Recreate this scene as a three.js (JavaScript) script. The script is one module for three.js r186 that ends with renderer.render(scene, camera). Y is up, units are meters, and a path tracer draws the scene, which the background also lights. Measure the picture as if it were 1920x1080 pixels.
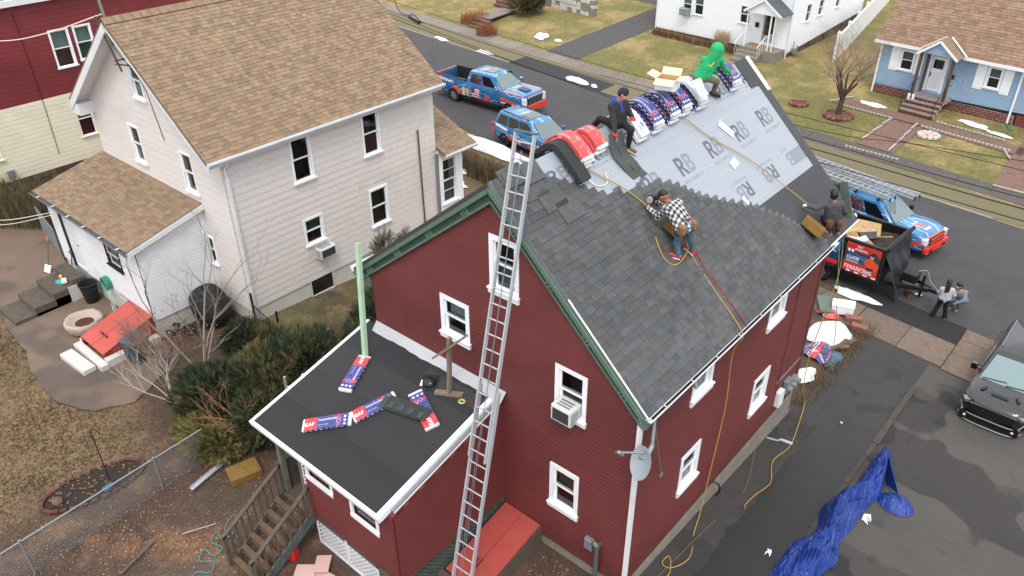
import * as THREE from 'three';
import { MarchingCubes } from 'three/addons/objects/MarchingCubes.js';
import { toCreasedNormals, mergeVertices } from 'three/addons/utils/BufferGeometryUtils.js';

// ---------- camera, sky, sun, exposure ----------
const scene = new THREE.Scene();
const camera = new THREE.PerspectiveCamera(40.01, 16 / 9, 0.5, 600);
const CAM = new THREE.Vector3(5.62, 15.006, 10.102);
camera.position.copy(CAM);
camera.rotation.set(-32.361 * Math.PI / 180, 40.971 * Math.PI / 180, -0.426 * Math.PI / 180, 'YXZ');
camera.updateMatrixWorld();
const renderer = new THREE.WebGLRenderer({ antialias: true });
renderer.setSize(1024, 576);
renderer.toneMapping = THREE.LinearToneMapping;
renderer.toneMappingExposure = 1.62;
renderer.shadowMap.enabled = true;
renderer.shadowMap.type = THREE.PCFSoftShadowMap;
{ // overcast sky, computed
  const w = 256, h = 128, d = new Float32Array(w * h * 4);
  for (let j = 0; j < h; j++) for (let i = 0; i < w; i++) {
    const el = ((j + .5) / h - .5) * Math.PI, s = Math.max(0, Math.sin(el)), az = i / w * Math.PI * 2;
    const n = 1 + .04 * Math.sin(az * 3 + s * 5) + .03 * Math.sin(az * 7 - s * 9);
    const b = el > 0 ? (.92 + .12 * s) * n : .5;
    const k = (j * w + i) * 4; d[k] = b * .965; d[k + 1] = b * .995; d[k + 2] = b * 1.04; d[k + 3] = 1;
  }
  const t = new THREE.DataTexture(d, w, h, THREE.RGBAFormat, THREE.FloatType);
  t.mapping = THREE.EquirectangularReflectionMapping; t.magFilter = THREE.LinearFilter; t.minFilter = THREE.LinearFilter; t.needsUpdate = true;
  scene.background = t; scene.environment = t;
}
const sun = new THREE.DirectionalLight(0xfff4e6, 1.15);
sun.position.set(9, 40, 8); sun.target.position.set(-6, 0, -10);
sun.castShadow = true; sun.shadow.radius = 34; sun.shadow.mapSize.set(2048, 2048);
Object.assign(sun.shadow.camera, { left: -45, right: 45, top: 45, bottom: -45, near: 1, far: 140 });
scene.add(sun, sun.target);

// ---------- random, noise ----------
function rng(seed) { let a = seed >>> 0; return () => { a = a + 0x6D2B79F5 | 0; let t = Math.imul(a ^ a >>> 15, 1 | a); t = t + Math.imul(t ^ t >>> 7, 61 | t) ^ t; return ((t ^ t >>> 14) >>> 0) / 4294967296; }; }
const R = rng(77);
const rr = (a, b) => a + (b - a) * R();
const hash = (x, y) => { let h = Math.imul(x, 374761393) + Math.imul(y, 668265263) | 0; h = Math.imul(h ^ h >>> 13, 1274126177); return ((h ^ h >>> 16) >>> 0) / 4294967296; };
function vn(x, y) { const i = Math.floor(x), j = Math.floor(y), u = x - i, v = y - j, a = u * u * (3 - 2 * u), b = v * v * (3 - 2 * v); return (hash(i, j) * (1 - a) + hash(i + 1, j) * a) * (1 - b) + (hash(i, j + 1) * (1 - a) + hash(i + 1, j + 1) * a) * b; }
const fbm = (x, y, o = 4) => { let s = 0, a = .5; for (let i = 0; i < o; i++) { s += a * vn(x, y); x = x * 2.03 + 17.1; y = y * 2.03 + 9.7; a *= .5; } return s / (1 - Math.pow(.5, o)); };
const sm = (a, b, x) => { const t = Math.min(1, Math.max(0, (x - a) / (b - a))); return t * t * (3 - 2 * t); };
const lin = c => { c /= 255; return c <= .04045 ? c / 12.92 : Math.pow((c + .055) / 1.055, 2.4); };
const rgb = (r, g, b) => new THREE.Color().setRGB(lin(r), lin(g), lin(b));
const V = (x, y, z) => new THREE.Vector3(x, y, z);
const V3 = a => a.isVector3 ? a : new THREE.Vector3(a[0], a[1], a[2]);

// ---------- textures ----------
function dataTex(w, h, fn, srgb = true, wrap = true) {
  const d = new Uint8Array(w * h * 4);
  for (let j = 0; j < h; j++) for (let i = 0; i < w; i++) { const c = fn(i, j), k = (j * w + i) * 4; d[k] = c[0]; d[k + 1] = c[1]; d[k + 2] = c[2]; d[k + 3] = 255; }
  const t = new THREE.DataTexture(d, w, h); t.magFilter = THREE.LinearFilter; t.minFilter = THREE.LinearMipmapLinearFilter; t.generateMipmaps = true;
  if (srgb) t.colorSpace = THREE.SRGBColorSpace; if (wrap) t.wrapS = t.wrapT = THREE.RepeatWrapping; t.needsUpdate = true; return t;
}
// tileable fbm on a period
function tn(x, y, p) { const i = Math.floor(x), j = Math.floor(y), u = x - i, v = y - j, a = u * u * (3 - 2 * u), b = v * v * (3 - 2 * v), m = q => ((q % p) + p) % p; return (hash(m(i), m(j)) * (1 - a) + hash(m(i + 1), m(j)) * a) * (1 - b) + (hash(m(i), m(j + 1)) * (1 - a) + hash(m(i + 1), m(j + 1)) * a) * b; }
const tf = (u, v, p) => (tn(u * p, v * p, p) * .5 + tn(u * p * 2, v * p * 2, p * 2) * .3 + tn(u * p * 4, v * p * 4, p * 4) * .2);
const T = {};
T.grime = dataTex(512, 512, (i, j) => { const u = i / 512, v = j / 512; const a = tf(u, v, 4), b = tf(u + .3, v, 24), c = hash(i, j + 900); const g = 255 * Math.min(1, .87 + .09 * a + .03 * b + .02 * c); return [g, g, g]; });
T.grain = dataTex(512, 512, (i, j) => { const u = i / 512, v = j / 512; const a = tf(u, v, 8), c = hash(i, j); const g = 255 * Math.min(1, .62 + .18 * a + .24 * c); return [g, g, g]; });
T.streak = dataTex(256, 512, (i, j) => { const u = i / 256, v = j / 512; const a = tn(u * 64, v * 4, 64), b = tf(u, v, 4), c = tn(u * 16, v * 2, 16); const g = 255 * Math.min(1, .80 + .09 * a + .07 * b + .05 * c); return [g, g, g]; });
T.wood = dataTex(256, 512, (i, j) => { const u = i / 256, v = j / 512; const a = tn(u * 32, v * 2, 32), b = tn(u * 96, v * 6, 96), c = tf(u, v, 4); const g = 255 * Math.min(1, .6 + .16 * a + .1 * b + .16 * c); return [g, g * .97, g * .93]; });
T.bump = dataTex(512, 512, (i, j) => { const u = i / 512, v = j / 512; const g = 255 * (tf(u, v, 32) * .5 + .5 * hash(i, j)); return [g, g, g]; }, false);
T.crease = dataTex(512, 512, (i, j) => { const u = i / 512, v = j / 512; const a = Math.abs(tf(u, v, 5) - .5) * 2; const b = Math.abs(tf(u + .37, v + .11, 12) - .5) * 2; const g = 255 * Math.min(1, a * .8 + b * .35); return [g, g, g]; }, false);
const rep = (t, a, b = a) => { const c = t.clone(); c.repeat.set(a, b); c.needsUpdate = true; return c; };
T.bump4 = rep(T.bump, 1.5); T.grime2 = rep(T.grime, .35); T.grain2 = rep(T.grain, 1.2); T.creaseB = rep(T.crease, 1.6); T.blot = rep(dataTex(256, 256, (i, j) => { const u = i / 256, v = j / 256, a = tf(u, v, 3), b = tf(u + .2, v + .5, 9); const g = 255 * Math.min(1, .76 + .2 * a + .08 * b); return [g, g, g]; }), .22);

// ---------- materials (base colours given as sRGB triples) ----------
function mat(r, g, b, o = {}) {
  const { rough = .8, metal = 0, map, bump, bs = .002, vc, ...x } = o;
  const m = new (x.transmission || x.clearcoat ? THREE.MeshPhysicalMaterial : THREE.MeshStandardMaterial)({ color: rgb(r, g, b), roughness: rough, metalness: metal, ...x });
  if (map) m.map = map; if (bump) { m.bumpMap = bump; m.bumpScale = bs; } if (vc) m.vertexColors = true;
  return m;
}
const M = {
  red: mat(114, 50, 49, { rough: .6, map: T.blot }), redTrim: mat(100, 38, 39, { rough: .55, map: T.grime2 }),
  white: mat(236, 238, 242, { rough: .5, map: T.grime2 }), whiteClean: mat(240, 242, 246, { rough: .4 }),
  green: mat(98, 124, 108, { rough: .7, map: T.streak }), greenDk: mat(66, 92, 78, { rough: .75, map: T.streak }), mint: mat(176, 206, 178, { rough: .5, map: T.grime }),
  conc: mat(164, 156, 144, { rough: .9, map: T.grain2, bump: T.bump4, bs: .004 }), concDk: mat(108, 98, 88, { rough: .92, map: T.grain2, bump: T.bump4, bs: .005 }), concW: mat(214, 212, 206, { rough: .9, map: T.grime2, bump: T.bump4, bs: .003 }),
  pane: mat(190, 205, 205, { rough: .04, transmission: 1, thickness: 0, ior: 1.5 }), dark: mat(22, 22, 24, { rough: .8 }), room: mat(62, 60, 58, { rough: .95 }),
  curtain: mat(178, 182, 176, { rough: .9 }), curtainG: mat(70, 98, 84, { rough: .9 }), blind: mat(120, 124, 122, { rough: .8 }), curtainR: mat(96, 40, 40, { rough: .9 }),
  alu: mat(196, 200, 206, { rough: .42, metal: .3, map: T.grime }), aluDull: mat(150, 154, 160, { rough: .5, metal: .6, map: T.grime }), steel: mat(120, 124, 128, { rough: .5, metal: .5, map: T.grime }), galv: mat(150, 156, 160, { rough: .5, metal: .4, map: T.grime }),
  black: mat(24, 24, 26, { rough: .5 }), blackM: mat(30, 31, 33, { rough: .85, map: T.grime }), rubber: mat(30, 30, 32, { rough: .9 }), blackGloss: mat(8, 9, 11, { rough: .12, clearcoat: 1, clearcoatRoughness: .05 }),
  wood: mat(128, 108, 88, { rough: .9, map: T.wood }), woodGrey: mat(112, 102, 93, { rough: .95, map: T.wood }), woodNew: mat(206, 168, 118, { rough: .85, map: T.wood }), ply: mat(214, 184, 138, { rough: .9, map: T.wood }),
  bulk: mat(176, 74, 66, { rough: .6, map: T.grime2 }), foam: mat(158, 120, 62, { rough: .98, map: T.grain2, bump: T.bump, bs: .01 }),
  membrane: mat(50, 50, 54, { rough: .85, map: T.grime2 }), ice: mat(70, 72, 76, { rough: .85, map: T.grime2, bump: T.bump4, bs: .002 }),
  snow: mat(238, 242, 248, { rough: .7, bump: T.bump, bs: .02 }), card: mat(196, 160, 118, { rough: .9 }), paper: mat(236, 240, 244, { rough: .7 }),
  cream: mat(240, 234, 210, { rough: .6, map: T.grime2 }), barn: mat(130, 43, 49, { rough: .6, map: T.blot }), blue: mat(150, 178, 206, { rough: .55, map: T.grime2 }),
  brick: mat(140, 74, 66, { rough: .9, map: T.grain }), brickDk: mat(122, 62, 58, { rough: .9, map: T.grain }), brickPink: mat(168, 112, 100, { rough: .9, map: T.grain }), mortar: mat(214, 200, 188, { rough: .95, map: T.grain }),
  stone: mat(128, 108, 88, { rough: .95, map: T.grain, bump: T.bump4, bs: .01 }), stoneDk: mat(98, 84, 72, { rough: .95, map: T.grain, bump: T.bump4, bs: .01 }),
  skin: mat(196, 140, 112, { rough: .55 }), skinDk: mat(150, 98, 76, { rough: .55 }), hair: mat(26, 22, 20, { rough: .6 }),
  twig: mat(128, 108, 92, { rough: .95 }), twigGrey: mat(160, 150, 142, { rough: .95 }), twigRed: mat(150, 96, 62, { rough: .95 }), bark: mat(104, 92, 82, { rough: .95, map: T.wood, bump: T.bump4, bs: .01 }),
  rope: mat(176, 142, 74, { rough: .9 }), ropeR: mat(150, 52, 52, { rough: .9 }), ropeW: mat(232, 226, 206, { rough: .9 }), teal: mat(70, 136, 134, { rough: .6 }),
  wire: mat(34, 34, 36, { rough: .7 }), lampO: mat(220, 120, 40, { rough: .3 }), lampR: mat(190, 30, 30, { rough: .25 }), glassLamp: mat(220, 226, 230, { rough: .1 }), chrome: mat(210, 214, 218, { rough: .15, metal: 1 }),
  orange: mat(226, 78, 42, { rough: .4 }), glove: mat(200, 40, 44, { rough: .7 }), leather: mat(150, 104, 64, { rough: .8, map: T.grime }), leatherDk: mat(120, 78, 56, { rough: .8, map: T.grime }),
  glassCar: mat(96, 112, 114, { rough: .05, clearcoat: 1, clearcoatRoughness: .02 }), glassTint: mat(16, 18, 20, { rough: .06, clearcoat: 1 }),
};

// ---------- object helpers ----------
const used = {};
const numbered = n => { if (!(n in used)) { used[n] = 0; return n; } return n + '_' + String(++used[n]).padStart(3, '0'); };
function tag(o, label, category, group, kind) { if (label) o.userData.label = label; if (category) o.userData.category = category; if (group) o.userData.group = group; if (kind) o.userData.kind = kind; return o; }
function shade(o) { o.castShadow = o.receiveShadow = true; return o; }
function thing(name, label, category, p = [0, 0, 0], turn = 0, group) { const o = new THREE.Group(); o.name = numbered(name); o.position.set(p[0], p[1], p[2]); o.rotation.y = turn; scene.add(o); return tag(o, label, category, group); }
function partGroup(name, parent) { const o = new THREE.Group(); o.name = name; parent.add(o); return o; }
function copyOf(o, label, group) { const c = o.clone(); c.userData = { ...o.userData }; c.name = numbered(o.name.replace(/_\d+$/, '')); scene.add(c); return tag(c, label, null, group); }
const UP = V(0, 1, 0);
// frame: local x along xdir, y up, z = outward normal
function frame(o, xd, yd = [0, 1, 0]) { const x = V3(xd).clone().normalize(), y = V3(yd).clone().normalize(), z = x.clone().cross(y).normalize(), m = new THREE.Matrix4().makeBasis(x, y, z); m.setPosition(V3(o)); return m; }
const _m = new THREE.Matrix4(), _q = new THREE.Quaternion();
class MB {
  constructor(F) { this.marks = []; this.p = []; this.n = []; this.c = []; this.uv = []; this.F = F || null; this.col = null; this.keep = false; }
  at(F) { this.F = F; return this; }
  color(r, g, b) { this.col = [lin(r), lin(g), lin(b)]; return this; }
  geo(g, m, uvs) { // add a geometry under matrix m (then the frame)
    this.marks.push(this.p.length / 3); g = g.index ? g.toNonIndexed() : g; if (!g.attributes.normal) g.computeVertexNormals();
    const M4 = this.F ? (m ? this.F.clone().multiply(m) : this.F) : m; const P = g.attributes.position, N = g.attributes.normal, U = g.attributes.uv;
    const v = V(0, 0, 0), n3 = M4 ? new THREE.Matrix3().getNormalMatrix(M4) : null;
    for (let i = 0; i < P.count; i++) {
      v.fromBufferAttribute(P, i); if (M4) v.applyMatrix4(M4); this.p.push(v.x, v.y, v.z);
      v.fromBufferAttribute(N, i); if (n3) v.applyMatrix3(n3).normalize(); this.n.push(v.x, v.y, v.z);
      if (this.col) this.c.push(...this.col); if (U) this.uv.push(U.getX(i), U.getY(i)); else this.uv.push(0, 0);
    } return this;
  }
  box(cx, cy, cz, w, h, d, ry = 0, rz = 0, rx = 0) { return this.geo(new THREE.BoxGeometry(w, h, d), _m.compose(V(cx, cy, cz), _q.setFromEuler(new THREE.Euler(rx, ry, rz)), V(1, 1, 1)).clone()); }
  bb(x0, y0, z0, x1, y1, z1) { return this.box((x0 + x1) / 2, (y0 + y1) / 2, (z0 + z1) / 2, Math.abs(x1 - x0), Math.abs(y1 - y0), Math.abs(z1 - z0)); }
  rbox(cx, cy, cz, w, h, d, r = .02, ry = 0, rz = 0, rx = 0) { // chamfered box
    const s = new THREE.Shape(), a = w / 2 - r, b = h / 2 - r; s.moveTo(-a, -b); s.lineTo(a, -b); s.lineTo(a, b); s.lineTo(-a, b); s.closePath();
    const g = new THREE.ExtrudeGeometry(s, { depth: Math.max(.001, d - 2 * r), bevelEnabled: true, bevelSize: r, bevelThickness: r, bevelSegments: 2 }); g.translate(0, 0, -(d - 2 * r) / 2);
    return this.geo(g, _m.compose(V(cx, cy, cz), _q.setFromEuler(new THREE.Euler(rx, ry, rz)), V(1, 1, 1)).clone());
  }
  beam(a, b, w, h, up = UP) { a = V3(a); b = V3(b); const z = b.clone().sub(a), L = z.length(); z.divideScalar(L); let u = V3(up).clone(); if (Math.abs(u.dot(z)) > .98) u = V(1, 0, 0); const x = u.cross(z).normalize(), y = z.clone().cross(x); const m = new THREE.Matrix4().makeBasis(x, y, z); m.setPosition(a.clone().add(b).multiplyScalar(.5)); return this.geo(new THREE.BoxGeometry(w, h, L), m); }
  rod(a, b, r, r2 = r, seg = 8) { a = V3(a); b = V3(b); const d = b.clone().sub(a), L = d.length(); const m = new THREE.Matrix4().compose(a.clone().add(b).multiplyScalar(.5), new THREE.Quaternion().setFromUnitVectors(UP, d.divideScalar(L)), V(1, 1, 1)); return this.geo(new THREE.CylinderGeometry(r2, r, L, seg), m); }
  path(pts, r, seg = 6, n = 0) { const c = new THREE.CatmullRomCurve3(pts.map(V3)); return this.geo(new THREE.TubeGeometry(c, n || pts.length * 8, r, seg)); }
  ball(x, y, z, r, sx = 1, sy = 1, sz = 1, d = 12) { return this.geo(new THREE.SphereGeometry(r, d, Math.max(6, d * .6 | 0)), new THREE.Matrix4().compose(V(x, y, z), new THREE.Quaternion(), V(sx, sy, sz))); }
  quad(a, b, c, d) { a = V3(a); b = V3(b); c = V3(c); d = V3(d); const g = new THREE.BufferGeometry(); const P = [a, b, c, a, c, d]; g.setAttribute('position', new THREE.Float32BufferAttribute(P.flatMap(v => [v.x, v.y, v.z]), 3)); g.computeVertexNormals(); return this.geo(g); }
  tri(a, b, c) { const g = new THREE.BufferGeometry(); g.setAttribute('position', new THREE.Float32BufferAttribute([a, b, c].map(V3).flatMap(v => [v.x, v.y, v.z]), 3)); g.computeVertexNormals(); return this.geo(g); }
  panel(pts, t) { // thick flat panel through 3-4 points, thickness t along the normal
    const a = pts.map(V3), n = a[1].clone().sub(a[0]).cross(a[2].clone().sub(a[0])).normalize().multiplyScalar(t), b = a.map(v => v.clone().add(n)), k = a.length;
    if (k === 4) { this.quad(...b); this.quad(a[3], a[2], a[1], a[0]); } else { this.tri(...b); this.tri(a[2], a[1], a[0]); }
    for (let i = 0; i < k; i++) { const j = (i + 1) % k; this.quad(a[i], a[j], b[j], b[i]); } return this;
  }
  shape(pts, depth, bev = 0, holes = []) { const s = new THREE.Shape(pts.map(p => new THREE.Vector2(p[0], p[1]))); for (const h of holes) s.holes.push(new THREE.Path(h.map(p => new THREE.Vector2(p[0], p[1])))); return this.geo(new THREE.ExtrudeGeometry(s, { depth, bevelEnabled: bev > 0, bevelSize: bev, bevelThickness: bev, bevelSegments: 2, steps: 1 })); }
  toGeo(scale = 1) {
    const g = new THREE.BufferGeometry(), n = this.p.length / 3; g.setAttribute('position', new THREE.Float32BufferAttribute(this.p, 3)); g.setAttribute('normal', new THREE.Float32BufferAttribute(this.n, 3));
    let uv = this.uv;
    if (!this.keep) { uv = new Float32Array(n * 2); for (let i = 0; i < n; i++) { const x = this.p[3 * i], y = this.p[3 * i + 1], z = this.p[3 * i + 2], a = Math.abs(this.n[3 * i]), b = Math.abs(this.n[3 * i + 1]), c = Math.abs(this.n[3 * i + 2]); let u, v; if (b > a && b > c) { u = x; v = z; } else if (a > c) { u = z; v = y; } else { u = x; v = y; } uv[2 * i] = u * scale + .013; uv[2 * i + 1] = v * scale + .027; } }
    g.setAttribute('uv', new THREE.Float32BufferAttribute(uv, 2)); if (this.c.length === this.p.length && this.c.length) g.setAttribute('color', new THREE.Float32BufferAttribute(this.c, 3)); return g;
  }
  each(name, material, parent, k = 1) { // one mesh per k added shapes
    const out = []; for (let i = 0; i < this.marks.length; i += k) { const a = this.marks[i], e = i + k < this.marks.length ? this.marks[i + k] : this.p.length / 3; const b = new MB(); b.p = this.p.slice(a * 3, e * 3); b.n = this.n.slice(a * 3, e * 3); b.uv = this.uv.slice(a * 2, e * 2); if (this.c.length) b.c = this.c.slice(a * 3, e * 3); b.keep = this.keep; out.push(b.build(name, material, parent)); } return out; }
  build(name, material, parent, o = {}) { const m = new THREE.Mesh(this.toGeo(o.scale), material); m.name = parent ? name : numbered(name); (parent || scene).add(m); if (o.kind) m.userData.kind = o.kind; if (o.label) m.userData.label = o.label; return shade(m); }
}
function struct(b, name, m, o = {}) { const x = b.build(name, m, null, o); x.userData.kind = 'structure'; return x; }

// ---------- terrain ----------
const K = .13; // the street runs along (1, 0, .13)
const sOf = (x, z) => z - K * x;
function H(x, z) { const s = sOf(x, z); if (s > 0) return -.37 - .025 * Math.min(s, 14); if (s > -17.7) return -.37 + .07 * s; if (s > -28.1) return -1.68; if (s > -31) return -1.55; return -1.55 + .07 * (-31 - s); }
const onG = (x, z, d = 0) => V(x, H(x, z) + d, z);
// sheet following the ground: outline given as points (x, s) polygon -> grid clipped by inside test is costly, so quads strips
function strip(b, x0, x1, s0, s1, d, nx = 1, ns = 1, th = 0) { // rows along the street frame
  for (let i = 0; i < nx; i++) for (let j = 0; j < ns; j++) {
    const a = x0 + (x1 - x0) * i / nx, c = x0 + (x1 - x0) * (i + 1) / nx, e = s0 + (s1 - s0) * j / ns, f = s0 + (s1 - s0) * (j + 1) / ns;
    const P = (x, s) => { const z = s + K * x; return V(x, H(x, z - 1e-4 * Math.sign(s1 - s0) * 0) + d, z); };
    b.quad(P(a, f), P(c, f), P(c, e), P(a, e));
    if (th) { const dn = v => v.clone().sub(V(0, th, 0)); b.quad(dn(P(a, f)), dn(P(c, f)), P(c, f), P(a, f)); b.quad(P(c, f), dn(P(c, f)), dn(P(c, e)), P(c, e)); b.quad(P(a, e), dn(P(a, e)), dn(P(a, f)), P(a, f)); b.quad(P(a, e), P(c, e), dn(P(c, e)), dn(P(a, e))); }
  } return b;
}
const inPoly = (x, z, P) => { let c = false; for (let i = 0, j = P.length - 1; i < P.length; j = i++) if ((P[i][1] > z) !== (P[j][1] > z) && x < (P[j][0] - P[i][0]) * (z - P[i][1]) / (P[j][1] - P[i][1]) + P[i][0]) c = !c; return c; };

// ================= SETTING =================
const PATIO = [[-36, 5.0], [-26, 4.5], [-22.9, 4.5], [-20.7, 4.75], [-18.6, 5.15], [-16.6, 5.3], [-15.5, 4.75], [-14.9, 3.7], [-15.4, 2.4], [-16.6, 1.65], [-25, 1.4], [-27, .9], [-36, .4]];
{ // near yard: one terrain sheet with a painted-by-region colour map (soil, dry grass, litter)
  const X0 = -35, X1 = 9, Z0 = -20, Z1 = 15, W = 2048, Hh = 1664;
  const tex = dataTex(W, Hh, (i, j) => {
    const x = X0 + (X1 - X0) * i / W, z = Z0 + (Z1 - Z0) * j / Hh, n1 = fbm(x * .55 + 3, z * .55, 4), n2 = fbm(x * 2.3, z * 2.3 + 40, 3), n3 = fbm(x * 9, z * 9, 2), h = hash(i, j);
    let soil = [66 + 22 * n2, 53 + 17 * n2, 45 + 14 * n2], grass = [108 + 26 * n3 - 10 * n1, 90 + 20 * n3 - 6 * n1, 68 + 12 * n3], green = [80 + 16 * n3, 82 + 16 * n3, 48 + 10 * n3], litter = [112 + 24 * n3, 84 + 16 * n3, 60 + 12 * n3];
    // dry lawn left of the wire fence, thinning towards the fence and the bush
    let g = sm(-11.6, -14.4, x + 1.6 * (n1 - .5) + .15 * (z - 6)) * sm(3.2, 5.0, z + 1.2 * (n2 - .5));
    let gr = sm(.52, .75, n1) * g * .45;
    if (z < -1 && x > -15.6 && x < -7.4) { g = sm(.42, .62, n2) * .8; gr = sm(.45, .6, n1) * (z < -8 ? .9 : .6); }
    if (x > -34 && z < -10 && x < -15) { g = .7; gr = sm(.4, .6, n1) * .7; }
    const li = sm(.55, .8, n2) * .35 * (1 - g * .5) + .5 * sm(.9, .2, Math.abs(z - (5.6 - (x + 9) * .62 - 0))) * sm(-13, -11.5, x) * sm(.35, .6, n2) * (x < -7 ? 1 : 0);
    let c = [0, 1, 2].map(k => { let v = soil[k] + (grass[k] - soil[k]) * g; v += (green[k] - v) * gr; v += (litter[k] - v) * Math.min(.8, li); return v; });
    const pale = sm(1.6, .2, Math.hypot(x + 7.6, (z - 6.2) * .8)) * .35; c = c.map((v, k) => v + ([112, 100, 94][k] - v) * pale);
    const f = (.82 + .36 * h) * (h > .985 ? 1.25 : 1) * (h < .03 ? .7 : 1); return c.map(v => Math.min(255, v * f));
  }, true, false);
  const m = new THREE.MeshStandardMaterial({ map: tex, roughness: .97, bumpMap: T.bump, bumpScale: .01 });
  const xs = [], ss = []; for (let x = -75; x < -36; x += 6) xs.push(x); for (let x = -36; x < 9; x += .4) xs.push(x); for (let x = 9; x <= 45; x += 6) xs.push(x);
  for (let s = -17.7; s < 0; s += .443) ss.push(Math.min(0, s)); for (let s = 0; s < 17; s += .4) ss.push(s); for (let s = 17; s < 60; s += 6) ss.push(s);
  const P = [], UVv = [], I = []; const nx = xs.length, ns = ss.length;
  for (const s of ss) for (const x of xs) { const z = s + K * x, e = 1e-6; let y = H(x, z + (s < -17.6 ? 1e-4 : 0)); if (s > -17 && x > -35 && x < 9) y += .05 * (fbm(x * .8, z * .8, 3) - .55) * (x > -7.9 && x < 9 && s < .5 ? 0 : 1) * sm(-16.9, -15, s); y -= .012; P.push(x, y, z); UVv.push((x - X0) / (X1 - X0), (z - Z0) / (Z1 - Z0)); }
  for (let j = 0; j < ns - 1; j++) for (let i = 0; i < nx - 1; i++) { const a = j * nx + i; I.push(a, a + nx, a + 1, a + 1, a + nx, a + nx + 1); }
  const g = new THREE.BufferGeometry(); g.setAttribute('position', new THREE.Float32BufferAttribute(P, 3)); g.setAttribute('uv', new THREE.Float32BufferAttribute(UVv, 2)); g.setIndex(I); g.computeVertexNormals();
  const o = new THREE.Mesh(g, m); o.name = 'yard_ground'; o.userData.kind = 'structure'; scene.add(shade(o));
}
{ // far side: lawns
  const lawn = dataTex(1024, 1024, (i, j) => { const u = i / 1024, v = j / 1024; const a = tf(u, v, 6), b = tf(u + .4, v + .2, 20), c = tf(u, v, 110), h = hash(i, j); const k = sm(.35, .68, a * .6 + b * .4); const f = (.72 + .36 * c + .2 * h); return [(104 + 38 * k) * f, (102 + 24 * k) * f, (62 + 26 * k) * f].map(v => Math.min(255, v * 1.08)); });
  lawn.repeat.set(1 / 16, 1 / 16);
  const m = new THREE.MeshStandardMaterial({ map: lawn, roughness: .97, vertexColors: true, bumpMap: T.bump, bumpScale: .01 });
  const b = new MB(); const xs = []; for (let x = -160; x <= 110; x += 3) xs.push(x); const ss = [-28.1, -29.2, -31]; for (let s = -32.5; s > -150; s -= 2.5) ss.push(s);
  const P = (x, s) => { const z = s + K * x; return V(x, H(x, z - (s > -28.2 ? .01 : 0)) - .012, z); };
  for (let j = 0; j < ss.length - 1; j++) for (let i = 0; i < xs.length - 1; i++) { const n = fbm(xs[i] * .11 + 5, ss[j] * .13, 3), w = xs[i] < -36 ? 1 : 0; b.color(235 + 20 * n + 10 * w, 232 + 16 * n + 4 * w, 220 + 20 * n); b.quad(P(xs[i], ss[j]), P(xs[i + 1], ss[j]), P(xs[i + 1], ss[j + 1]), P(xs[i], ss[j + 1])); }
  struct(b, 'lawn', m);
}
const asphaltTex = dataTex(1024, 1024, (i, j) => { const u = i / 1024, v = j / 1024, a = tf(u, v, 5), b = tf(u + .2, v + .6, 16), h = hash(i, j), cr = Math.abs(tn(u * 9 + .3 * b, v * 9, 9) - .5) < .006 ? .82 : 1; const g = (61 + 10 * a + 6 * b) * (.86 + .28 * h) * cr; return [g * 1.0, g, g * 1.03]; });
asphaltTex.repeat.set(1 / 7, 1 / 7);
M.road = new THREE.MeshStandardMaterial({ map: asphaltTex, roughness: .92, bumpMap: T.bump4, bumpScale: .004 });
{ const b = new MB(); strip(b, -130, 70, -28.1, -17.7, 0, 60, 1); struct(b, 'road', M.road); }
{ // asphalt patches on the road by the far apron
  const b = new MB(); strip(b, -31.2, -22.6, -29.9, -28.14, .02, 6, 1, .03); struct(b, 'road_patch', mat(62, 62, 65, { rough: .95, map: T.grain2, bump: T.bump4, bs: .004 }));
  const c = new MB(); for (const [x0, x1] of [[-130, -31.3], [-22.5, 1.2], [7, 70]]) { strip(c, x0, x1, -28.28, -28.1, .012, 30, 1, .2); } struct(c, 'kerb', M.conc);
  const d = new MB(); for (const [x0, x1] of [[-130, -.95], [10, 60]]) strip(d, x0, x1, -17.75, -17.6, .045, 24, 1, .2); struct(d, 'kerb', M.concDk);
  const v = new MB(); for (let i = 0; i < 30; i++) { const x0 = -60 + i * 2.2; strip(v, x0, x0 + 2.2, -30.45 + .1 * Math.sin(i), -28.3, .004, 2, 2); } struct(v, 'verge', new THREE.MeshStandardMaterial({ roughness: .97, map: dataTex(512, 512, (i, j) => { const u = i / 512, v = j / 512, a = tf(u, v, 6), c = tf(u, v, 60), h = hash(i, j), k = sm(.4, .6, a), f = .75 + .3 * c + .15 * h; return [(116 - 6 * k) * f, (106 - 0 * k) * f, (86 - 18 * k) * f]; }), bumpMap: T.bump, bumpScale: .01 }));
}
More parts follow.
